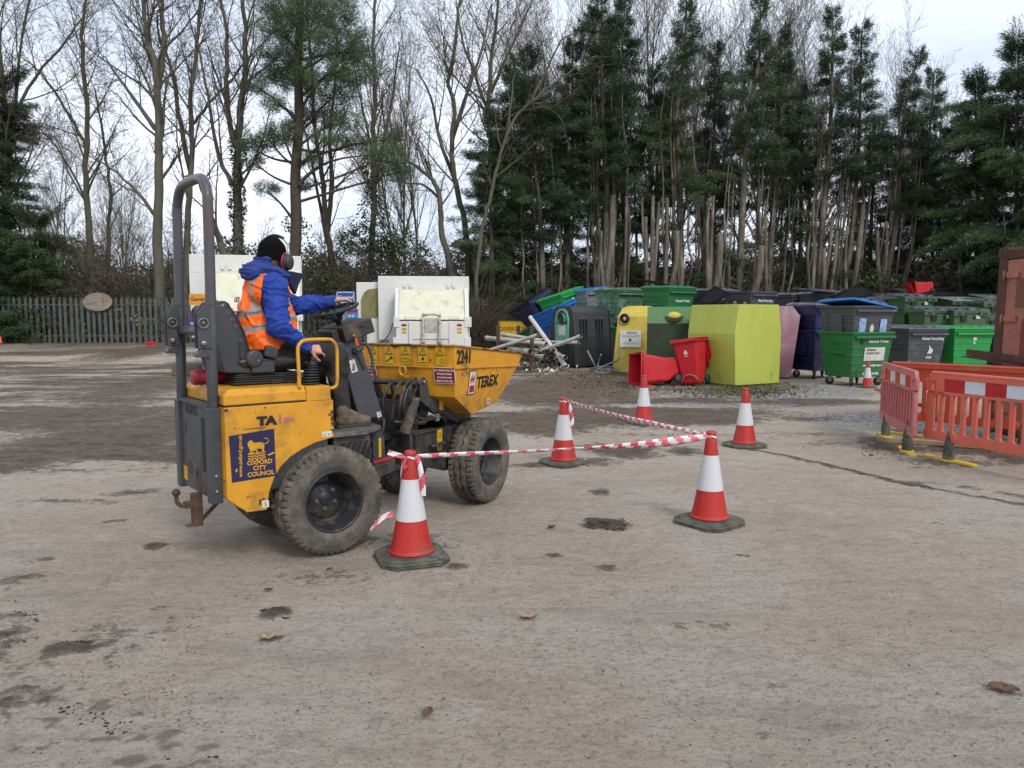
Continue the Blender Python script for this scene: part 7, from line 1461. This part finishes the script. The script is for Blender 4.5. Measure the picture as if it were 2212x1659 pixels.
# the pine
def pine():
    rr = random.Random(77); r = np.random.RandomState(77); y = 32.5; pts = [PY(u, v, y) for u, v in [(636, 600), (640, 480), (638, 380), (646, 260), (644, 150), (648, 40), (650, -80)]]; base = pts[0].copy(); base.z = .3
    root = thing('pine_tree', 'tall Scots pine with reddish trunk and soft layered needle clouds', 'tree', base); tr, tw = TB(), TB(); sp = smooth_pts([Vector((0, 0, 0))] + [q - base for q in pts], 6); k = len(sp); tr.branch(sp, [.27 * (1 - .55 * i / k) for i in range(k)], 10)
    C_ = []
    # (u, v, size u, size v) of the needle masses
    cl = [(650, 40, 70, 40), (700, 30, 70, 35), (600, 60, 50, 35), (740, 80, 60, 35), (680, 110, 90, 35), (620, 130, 60, 30), (760, 150, 55, 35), (700, 170, 80, 30), (640, 170, 60, 28), (590, 160, 35, 20), (780, 110, 30, 30), (720, 210, 55, 24), (590, 225, 22, 24), (690, 250, 55, 22), (610, 290, 45, 22), (665, 345, 26, 20), (740, 265, 45, 25), (770, 310, 40, 22), (830, 340, 45, 34), (850, 300, 22, 24), (580, 300, 55, 18), (540, 318, 30, 18), (575, 410, 22, 16), (545, 350, 22, 14), (640, 270, 24, 24), (860, 372, 30, 22), (700, 300, 30, 16), (560, 190, 22, 18), (660, 400, 18, 16), (690, -10, 90, 30), (600, 0, 60, 30)]
    A_ = np.array([tuple(q) for q in sp])
    for (u, v, su, sv) in cl:
        c = PY(u, v, y + rr.uniform(-1.2, 1.2)) - base; z0 = max(1, c.z - rr.uniform(.4, 1.4)); p0 = Vector((float(np.interp(z0, A_[:, 2], A_[:, 0])), float(np.interp(z0, A_[:, 2], A_[:, 1])), z0)); mid = p0.lerp(c, .5) + Vector((0, 0, rr.uniform(-.3, .3)))
        tr.branch(smooth_pts([p0, mid, c], 4), [.07 - .006 * i for i in range(9)], 5)
        for _ in range(6): e = c + Vector((rr.uniform(-1, 1) * su / 50, rr.uniform(-.6, .6), rr.uniform(-.5, .7) * sv / 50)); tw.branch([mid.lerp(c, rr.random()), e], [.015, .006], 3)
        area = su * sv / 2500.; nt = int(60 * area * 1.9) + 8
        for _ in range(nt):
            a = rr.uniform(0, 6.283); q = rr.random() ** .5; C_.append((c.x + q * math.cos(a) * su / 50, c.y + rr.uniform(-.9, .9) * su / 60, c.z + q * math.sin(a) * sv / 50 * .8))
    b0 = [Vector(q) for q in [tuple(PY(u, v, y - .2) - base) for u, v in [(646, 400), (665, 378), (700, 355), (740, 342), (790, 336)]]]; tr.branch(smooth_pts(b0, 5), [.085 - .003 * i for i in range(21)], 6)
    C_ = np.array(C_); nb = 64; P_ = np.repeat(C_, nb, 0) + r.normal(0, .11, (len(C_) * nb, 3)); D = r.normal(0, 1, P_.shape); D[:, 2] = abs(D[:, 2]) * .7 + .2
    tint = np.repeat(r.uniform(0, 1, len(C_)), nb) * .7 + r.uniform(0, .3, len(P_))
    obj('trunk', tr.mesh('trunk', mat('pine_bark', hx('6a5646', .58), .9, c2=hx('4c4036', .52), dirt=hx('4f5638', .5), dirt_amt=.4, ds=1.5, bump=.4, bs=20)), root); obj('twigs', tw.mesh('twigs', TWIG), root); obj('crown', leaves_mesh('crown', P_, D, .15, .012, PINE, 5, .3, tint), root)
pine()
# pollarded stumps in front of the evergreens
def stump_cluster(label, u, y, hs, seed, v0=605):
    rr = random.Random(seed); q = PY(u, v0, y); root = thing('pollarded_tree', label, 'tree', (q.x, y, .3), 0, 'pollarded cypress stumps')
    b = MB()
    for k, (du, vt, r) in enumerate(hs):
        tp_ = PY(u + du, vt, y) - Vector((q.x, y, .3)); x0 = rr.uniform(-.2, .2); P_ = smooth_pts([Vector((x0, 0, -.2)), Vector((x0 + (tp_.x - x0) * .25 + rr.uniform(-.06, .06), rr.uniform(-.2, .2), tp_.z * .35)), Vector((x0 + (tp_.x - x0) * .85 + rr.uniform(-.05, .05), rr.uniform(-.3, .1), tp_.z * .72)), Vector((tp_.x, -.1, tp_.z))], 4)
        b.m(0); r *= .5 if k % 2 else .62; b.tube(P_, [r * (1.5 - .6 * i / len(P_)) * rr.uniform(.96, 1.05) for i in range(len(P_))], 9, cap=False); b.m(1); d = (P_[-1] - P_[-2]).normalized(); b.tube([P_[-1] - d * .005, P_[-1] + d * .012], r * .9, 9)
    b.build('trunk', [BARKC, CUT], root, fix=False)
    tw = TB()
    for _ in range(70):
        x, z = rr.uniform(-.9, .9), rr.uniform(.0, 2.4); p0 = Vector((x * .5, rr.uniform(-.3, .3), z)); e = p0 + Vector((rr.uniform(-.9, .9), rr.uniform(-.5, .5), rr.uniform(-.1, .9))); tw.branch([p0, p0.lerp(e, .5) + Vector((0, 0, -.08)), e], [.018, .012, .004], 3)
    obj('twigs', tw.mesh('twigs', TWIG), root)
st_ = [(1312, 33.6, [(12, 424, .19), (-14, 500, .12)], 'thick pale sawn trunk leaning right, behind the raised old green container'), (1350, 34.1, [(2, 426, .10), (10, 520, .08)], 'two slim sawn stems just right of the thickest leaning sawn trunk'),
       (1402, 33.6, [(-8, 470, .13), (8, 425, .15), (20, 440, .12), (-16, 430, .09)], 'cluster of four sawn stems behind the lettered green container'), (1446, 33.7, [(-6, 430, .13), (16, 500, .20), (26, 560, .14)], 'sawn cluster with one broad flat cut, left of the middle of the row'),
       (1540, 33.6, [(-10, 430, .12), (0, 425, .12), (14, 505, .20)], 'sawn cluster with thick knobbly trunk behind the half hidden grey container'), (1622, 33.3, [(22, 532, .22)], 'thick sawn log leaning right, behind the lidless grey container'), (1660, 33.8, [(-8, 470, .10), (-20, 460, .10)], 'pair of thin sawn stems right of the leaning thick log'),
       (1782, 33.6, [(-4, 540, .13), (14, 468, .14), (24, 500, .10)], 'sawn cluster behind the dark grey containers'), (1838, 33.5, [(24, 445, .14), (-10, 490, .11)], 'sawn pair left of the propped black lid, one curving right'), (1905, 33.7, [(-12, 500, .12), (8, 480, .11)], 'sawn pair at the right end of the row')]
for k, (u, y, hs, lb) in enumerate(st_): stump_cluster(lb, u, y, hs, 400 + k)
# ---- thickets, hedges, undergrowth
def tangle(name, lab, boxes, n, m, seed, r=.012, ln=(1.2, 3.2)):
    rr = random.Random(seed); tb = TB()
    for _ in range(n):
        x0, x1, y0, y1, z0, z1 = rr.choice(boxes); p = Vector((rr.uniform(x0, x1), rr.uniform(y0, y1), z0 + (z1 - z0) * rr.random() ** 1.5 * .6)); L_ = rr.uniform(*ln); a = rr.uniform(0, 6.283); d = Vector((math.cos(a), math.sin(a) * .4, rr.uniform(.1, 1.3))).normalized(); P_ = [p]
        for i in range(5): d = (d + Vector((rr.gauss(0, .22), rr.gauss(0, .15), -.16 + rr.gauss(0, .12)))).normalized(); P_.append(P_[-1] + d * L_ / 5)
        q = r * rr.uniform(.5, 1.3); tb.branch(P_, [q, q * .9, q * .8, q * .65, q * .5, q * .3], 3)
    o = obj(name, tb.mesh(name, m)); o['kind'] = 'stuff'; return o
TAN = mat('dry_stems', hx('7d6c58', .55), .9, c2=hx('54483a', .5), vs=1)
def PXW(u, y): return PY(u, 600, y).x
tangle('bramble_thicket', '', [(PXW(-20, 35), PXW(400, 35), 33.6, 36, .4, 3.2), (PXW(100, 35), PXW(1000, 35), 33.8, 37, .4, 3.4), (PXW(640, 35), PXW(980, 35), 33.8, 36.5, .5, 4.6)], 2600, TAN, 11)
def sapling(label, u, y, h_, seed, dupof=None):
    q = PY(u, 600, y)
    if dupof: return dup(dupof, (q.x, y, .3), (0, 0, seed), label, scale=h_ / 6)
    rr = random.Random(seed); root = thing('bare_shrub', label, 'shrub', (q.x, y, .3), 0, 'leafless shrubs behind the fence'); tr, tw = TB(), TB()
    for s_ in range(6): grow(tr, tw, rr, Vector((rr.uniform(-.4, .4), rr.uniform(-.3, .3), 0)), Vector((rr.uniform(-.5, .5), rr.uniform(-.3, .3), 1)), rr.uniform(.035, .06), 5.6 * rr.uniform(.6, 1.1), 1, [0, .05, .06, .05, .05], dict(ASH, num=[1, 2.6, 3.4, 3.2], wob=[.1, .14, .16, .16, .16]))
    obj('trunk', tr.mesh('trunk', BARK), root); obj('twigs', tw.mesh('twigs', TWIG), root); root.scale = (h_ / 6,) * 3; return root
sa, sb2 = sapling('leafless shrub behind the oval board', 205, 35.4, 5.6, 61), sapling('leafless shrub behind the left compactor, between ash and pine', 575, 35.6, 5.2, 62)
for k, (u, y, h_, lb) in enumerate([(262, 35.6, 6.4, 'leafless shrub left of the straight ash trunk'), (300, 36.4, 5.0, 'low leafless shrub hard against the straight ash'), (130, 36, 5.4, 'leafless shrub between the left evergreen and oval board'), (385, 36.2, 6, 'leafless shrub seen through the roll bar legs'), (450, 35.8, 5.4, 'leafless shrub between the roll bar and the ivy clad ash'), (690, 35.7, 5.2, 'leafless shrub just right of the pine trunk'), (760, 36.4, 5.8, 'leafless shrub above the gap between the compactors'), (850, 36.8, 5.4, 'leafless shrub over the right compactor'), (905, 36.4, 6.2, 'leafless shrub above the right end of the right compactor'), (1035, 35.4, 5, 'leafless shrub at the left foot of the evergreens')]): sapling(lb, u, y, h_, k * 1.1, (sa, sb2)[k % 2])
tangle('bramble_thicket', '', [(PXW(1012, 30), PXW(1052, 30), 27.5, 31.5, .0, 2.2), (PXW(1000, 38), PXW(1190, 38), 36.6, 39, .3, 2.6), (PXW(1190, 33), PXW(2160, 33), 32.4, 34.5, .3, 2.8), (PXW(1190, 36), PXW(2160, 36), 35, 38, .3, 6.5), (PXW(1190, 36), PXW(2160, 36), 35, 38, .3, 4.5), (PXW(1940, 33), PXW(2140, 33), 32.5, 34.5, .3, 4.4)], 6500, TAN, 12)
def leafmass(name, blobs, dens, m, seed, ln=.13, wd=.06, kind='stuff'):
    r = np.random.RandomState(seed); PP = []
    for (x, y, z, rx, ry, rz) in blobs:
        n = int(dens * (rx * rz) * 100); q = r.normal(0, 1, (n, 3)); q /= np.linalg.norm(q, axis=1)[:, None]; rad = r.uniform(.45, 1.05, n) ** .6; q = q * rad[:, None] * (1 + .22 * np.sin(q[:, :1] * 7 + q[:, 2:] * 6 + x)); PP.append(q * [rx, ry, rz] + [x, y, z])
    P_ = np.concatenate(PP); P_[:, 2] = np.maximum(P_[:, 2], .3); D = r.normal(0, 1, P_.shape); o = obj(name, leaves_mesh(name, P_, D, ln, wd, m, seed, .2)); 
    if kind: o['kind'] = kind
    return o
def blob(u, v, y, ru, rv, ry=1.0): q = PY(u, v, y); k = y / FPX; return (q.x, y, q.z, ru * k, ry, rv * k)
for (u, v, y, ru, rv, dn_, m_, lb) in [(800, 520, 35.5, 70, 42, 9, IVY, 'ivy smothered bush above the gap between the two compactors'), (880, 545, 35.2, 50, 40, 7, IVY, 'ivy covered bush behind the right compactor'), (690, 560, 35.4, 60, 50, 4.5, BRM, 'brown leafless bush beside the driver'), (735, 620, 34.8, 60, 45, 9, IVY, 'dark ivy mound on the fence between the compactors'), (120, 575, 34.5, 70, 30, 3, IVY, 'dark shrub behind the fence near the left edge'),
                                   (560, 545, 35.2, 50, 22, 4, IVY, 'small ivy mound behind the left compactor'), (1150, 628, 37.5, 60, 20, 5, IVY, 'green leafed shrub left of the toppled navy container'), (1050, 615, 36, 40, 36, 5, BRM, 'brown bramble mound right of the right compactor'), (2040, 585, 33.6, 70, 36, 4, BRM, 'brown scrub behind the red bin'), (640, 485, 35, 26, 22, 5, IVY, 'ivy clump low on the pine'),
                                   (1900, 600, 33.2, 40, 22, 7, IVY, 'low green shrub right of the propped black lid'), (300, 600, 35.6, 90, 26, 3.4, BRM, 'brown scrub above the oval board')]:
    bb = blob(u, v, y, ru, rv); o = leafmass('bush', [bb, (bb[0] + bb[3] * .5, y + .3, bb[2] - .2, bb[3] * .6, .8, bb[5] * .7), (bb[0] - bb[3] * .5, y - .2, bb[2] - .1, bb[3] * .55, .8, bb[5] * .8)], dn_, m_, int(u + v), kind=None); tag(o, lb, 'bush', 'bushes along the fence')
leafmass('ivy_on_fence', [blob(u, v, 33.0, ru, rv, .25) for u, v, ru, rv in ((60, 690, 70, 30), (370, 695, 30, 22), (420, 722, 50, 12), (680, 700, 40, 40), (720, 680, 50, 30))], 5, IVY, 33, .11, .055)
leafmass('undergrowth', [(x, 38.5 + .6 * math.sin(x * 2.1), 1.9 + .6 * math.sin(x * 1.3), 1.3, 1.0, 2.6 + .7 * math.sin(x * .9)) for x in np.arange(PXW(1090, 38), PXW(2200, 38), 1.5)], 5.2, CON, 44, .22, .05)
leafmass('distant_wood', [(x, 62 + (x * 7 % 5), 2.0, 5, 2, 4.0 + 1.1 * math.sin(x)) for x in range(-60, 62, 4)], 5, leafmat('winter_wood', (.10, .085, .070), (.16, .14, .115), .9, .3), 21, .5, .12)
leafmass('hedge', [(x, 45, 1.0, 1.6, .8, .9 + .25 * math.sin(x * 1.7)) for x in range(-30, 8, 6)], 3, BRM, 22, .2, .08)
lm = leafmat('litter_leaves', (.07, .05, .035), (.20, .155, .11), .9, 2)
def litter(name, areas, n, m, seed, ln=.06, wd=.035, zo=.008, flat=.18):
    r = np.random.RandomState(seed); PP = []
    for (u0, u1, v, hv, k) in areas:
        q = []; nn_ = int(n * k); us = (u0 + u1) / 2 + (u1 - u0) / 2 * np.clip(r.normal(0, .55, nn_), -1.5, 1.5); vs = v + r.normal(0, hv, nn_)
        for a, c in zip(us, vs):
            g = G(a, max(c, 700)); zz = min(1, max(0, (g.y - 26) / 7)) * .45; q.append((g.x, g.y, zz + zo))
        PP.append(np.array(q))
    P_ = np.concatenate(PP); D = r.normal(0, 1, P_.shape); D[:, 2] = abs(D[:, 2]) * flat; o = obj(name, leaves_mesh(name, P_, D, ln, wd, m, seed, .05)); o['kind'] = 'stuff'; return o
litter('leaf_litter', [(0, 420, 752, 4, 1), (1180, 1480, 812, 10, .8), (1480, 1720, 848, 7, .7), (1080, 1240, 792, 8, .8), (1240, 1500, 835, 8, .5)], 2200, lm, 5)
litter('pale_rubbish', [(1120, 1260, 790, 5, 1), (1150, 1200, 795, 5, .8)], 160, M['white_st'], 8, .12, .06, .03, .8)
gm = leafmat('grass_blades', (.045, .075, .02), (.11, .15, .045), .8, 1)
litter('grass', [(1480, 1720, 843, 6, .6), (0, 420, 742, 2, .5)], 1500, gm, 6, .09, .012, .0, 2.2)
# ------------------------------------------------------------------ small debris lying on the concrete
rs2 = np.random.RandomState(9)
def clods(name, areas, n, m, seed, smin, smax):
    r = np.random.RandomState(seed); b = MB(); V = []; F = []
    base = [(1, 0, 0), (-.9, .2, 0), (.1, 1, 0), (0, -1, 0), (0, 0, .75), (.5, .6, .3), (-.5, -.5, .35)]
    fs = [(0, 2, 4), (2, 1, 4), (1, 3, 4), (3, 0, 4)]
    for (u0, u1, v0, v1, k) in areas:
        for _ in range(int(n * k)):
            g = G(r.uniform(u0, u1), r.uniform(v0, v1)); s_ = math.exp(r.uniform(math.log(smin), math.log(smax))); a = r.uniform(0, 6.28); o = len(V)
            zz = min(1, max(0, (g.y - 26) / 7)) * .45
            for (x, y, z) in base[:5]:
                x, y, z = x * r.uniform(.6, 1.3), y * r.uniform(.5, 1.1), z * r.uniform(.5, 1.2); V.append((g.x + s_ * (x * math.cos(a) - y * math.sin(a)), g.y + s_ * (x * math.sin(a) + y * math.cos(a)), zz + .001 + s_ * z * .7))
            F += [tuple(i + o for i in f) for f in fs]
    me = bpy.data.meshes.new(name); me.from_pydata(V, [], F); me.materials.append(m); o = obj(name, me); o['kind'] = 'stuff'; return o
CL1 = mat('dark_clod', hx('4a3c32', .55), .9, c2=hx('2e2620', .5), vs=30); CL2 = mat('grit', hx('9a938a', .8), .9, c2=hx('6f675e', .7), vs=40)
clods('mud_crumbs', [(0, 2212, 960, 1300, 1.0), (0, 2212, 1300, 1659, .35), (0, 400, 880, 1000, .25), (1150, 1450, 830, 1010, .35), (1700, 2212, 900, 1030, .35), (0, 460, 1350, 1659, .35), (1280, 1380, 1115, 1150, .07), (110, 205, 1385, 1415, .04), (560, 630, 1315, 1340, .04), (560, 620, 1375, 1390, .02), (1850, 1960, 955, 990, .12), (1640, 1780, 840, 860, .15)], 600, CL1, 4, .0025, .008)
clods('grit', [(0, 2212, 930, 1659, 1.0), (1480, 2212, 835, 960, 1.6)], 2600, CL2, 5, .0025, .007)
CL3 = mat('crumbled_soil', hx('9a8876', .8), .95, c2=hx('6c5c4e', .7), vs=25)
clods('soil_crumbs', [(0, 2212, 960, 1350, 1.0), (0, 2212, 1350, 1659, .5), (0, 400, 760, 1000, .5), (1050, 1900, 830, 960, .6), (0, 420, 1380, 1659, .4)], 3000, CL3, 15, .002, .007)
clods('mud_clods', [(115, 200, 1385, 1412, 1), (562, 628, 1316, 1338, .8), (325, 365, 1173, 1186, .4), (1270, 1350, 1120, 1145, .9), (30, 90, 1320, 1345, .2), (0, 60, 1370, 1400, .3), (1860, 1950, 955, 985, 1.0), (2080, 2212, 960, 985, .8)], 150, CL1, 6, .006, .022)
clods('track_crumbs', [(40, 140, 1475, 1520, 1), (130, 230, 1515, 1565, 1), (220, 320, 1560, 1605, 1), (310, 400, 1600, 1645, 1), (400, 470, 1635, 1659, .7), (0, 60, 1230, 1300, .6)], 60, CL1, 21, .004, .014)
def leaf(label, u, v, s_, rz, m, curl=.3, name='dead_leaf'):
    g = G(u, v); b = MB(); n_ = 7; vs = []
    for i in range(n_):
        t = i / (n_ - 1); w_ = .42 * math.sin(math.pi * min(1, t * .93 + .05)) ** .8 * (1 if i % 2 else .72)
        for q in (-1, 0, 1): vs.append((t - .5, q * w_, curl * (.35 * abs(q) + .5 * (t - .5) ** 2) + .02 * ((i * 7) % 3)))
    fs = [(i * 3 + j, i * 3 + j + 1, (i + 1) * 3 + j + 1, (i + 1) * 3 + j) for i in range(n_ - 1) for j in (0, 1)]; b.add([tuple(k * s_ for k in p) for p in vs], fs)
    b.tube([(-.5 * s_, 0, .02 * s_), (-.85 * s_, .06 * s_, .05 * s_)], .008 * s_ + .0008, 4)
    o = b.build(name, m, None); o.location = (g.x, g.y, .006); o.rotation_euler = (0, 0, R_(rz)); q = o.modifiers.new('s', 'SOLIDIFY'); q.thickness = .0012; return tag(o, label, 'leaf', 'dead leaves on the ground')
LB1, LB2 = mat('pale_leaf', hx('a8957a', .8), .8, c2=hx('8a7660', .7), vs=30), mat('brown_leaf', hx('7d5a42', .7), .8, c2=hx('5c4030', .6), vs=30)
leaf('pale curled leaf beside a dark mud lump in the left foreground', 580, 1384, .085, 20, LB1, .6); leaf('brown leaf at the right edge of the foreground', 2168, 1492, .12, -25, LB2, .25); leaf('upright brown leaf in the middle foreground', 924, 1543, .065, 80, LB2, .4)
leaf('pale dry stalky leaf in the centre of the concrete', 1142, 1335, .10, 15, LB1, .3); leaf('reddish brown leaf lying behind the nearest cones', 1192, 1142, .07, 30, LB2, .6); leaf('pale leaf just right of the dumper rear wheel', 990, 1224, .08, 10, LB1, .3)
gl = mat('green_leaf', hx('3f5a2c', .6), .6)
leaf('small green leaf left of the nearest cone', 712, 1262 - 30, .04, 40, gl, .5); leaf('small green leaf near the bottom, left of centre', 580, 1277, .045, 10, gl, .5)
# red litter by the fence and orange object at the left edge
p = G(0, 735); b = MB(); b.lathe([(.12, 0), (.09, .1), (.02, .42), (0, .42)], 12); o = b.build('orange_cone', mat('bright_orange', hx('f0501e', .95), .5), None); o.location = PY(0, 735, 31); o.location.z -= .1; o.scale = (.8, .8, .7); tag(o, 'bright orange object at the left edge by the fence', 'cone')
b = MB(); b.box((0, 0, .12), (.42, .3, .22), (8, 5, 20)); b.box((.02, -.16, .13), (.3, .01, .12), (8, 5, 20)); o = b.build('crate', BR_, None, bevel=.03); o.location = PY(604, 733, 32.2) if False else PY(327, 744, 32.3); o.location.z -= .12; tag(o, 'small red plastic crate at the foot of the palisade fence', 'crate')
# things beyond the palisade, far off across the grass
def far_car(label, u, y, c, L_=4.2, H_=1.45):
    q = PY(u, 680, y); t = thing('parked_car', label, 'car', (q.x, y, .62), R_(3), 'cars parked far beyond the fence')
    pr = [(-L_ / 2, .3), (-L_ / 2, .75), (-L_ * .38, .85), (-L_ * .24, H_), (L_ * .18, H_), (L_ * .30, .9), (L_ / 2, .78), (L_ / 2, .3)]
    MB().prism(pr, -.85, .85).build('body', c, t, bevel=.08, seg=3); MB().prism([(-L_ * .34, .9), (-L_ * .22, H_ - .08), (L_ * .16, H_ - .08), (L_ * .25, .92)], -.86, .86).build('window', M['flat_blk'], t)
    for x in (-L_ * .31, L_ * .31): MB().lathe([(0, -.9), (.3, -.9), (.33, -.87), (.33, -.6), (0, -.6)], 16, c=(x, 0, .33), axis='y').build('wheel', M['black'], t)
far_car('white car far beyond the fence, left of the oval board', 250, 52, M['white_st']); far_car('pale blue car far beyond the fence, under the oval board', 420, 54, mat('car_blue', hx('9ab0c8', .8), .3)); far_car('white van far beyond the fence right of the oval board', 330, 56, M['white_st'], 5, 2.1); far_car('dark car far beyond the fence near the left edge', 140, 53, BN)
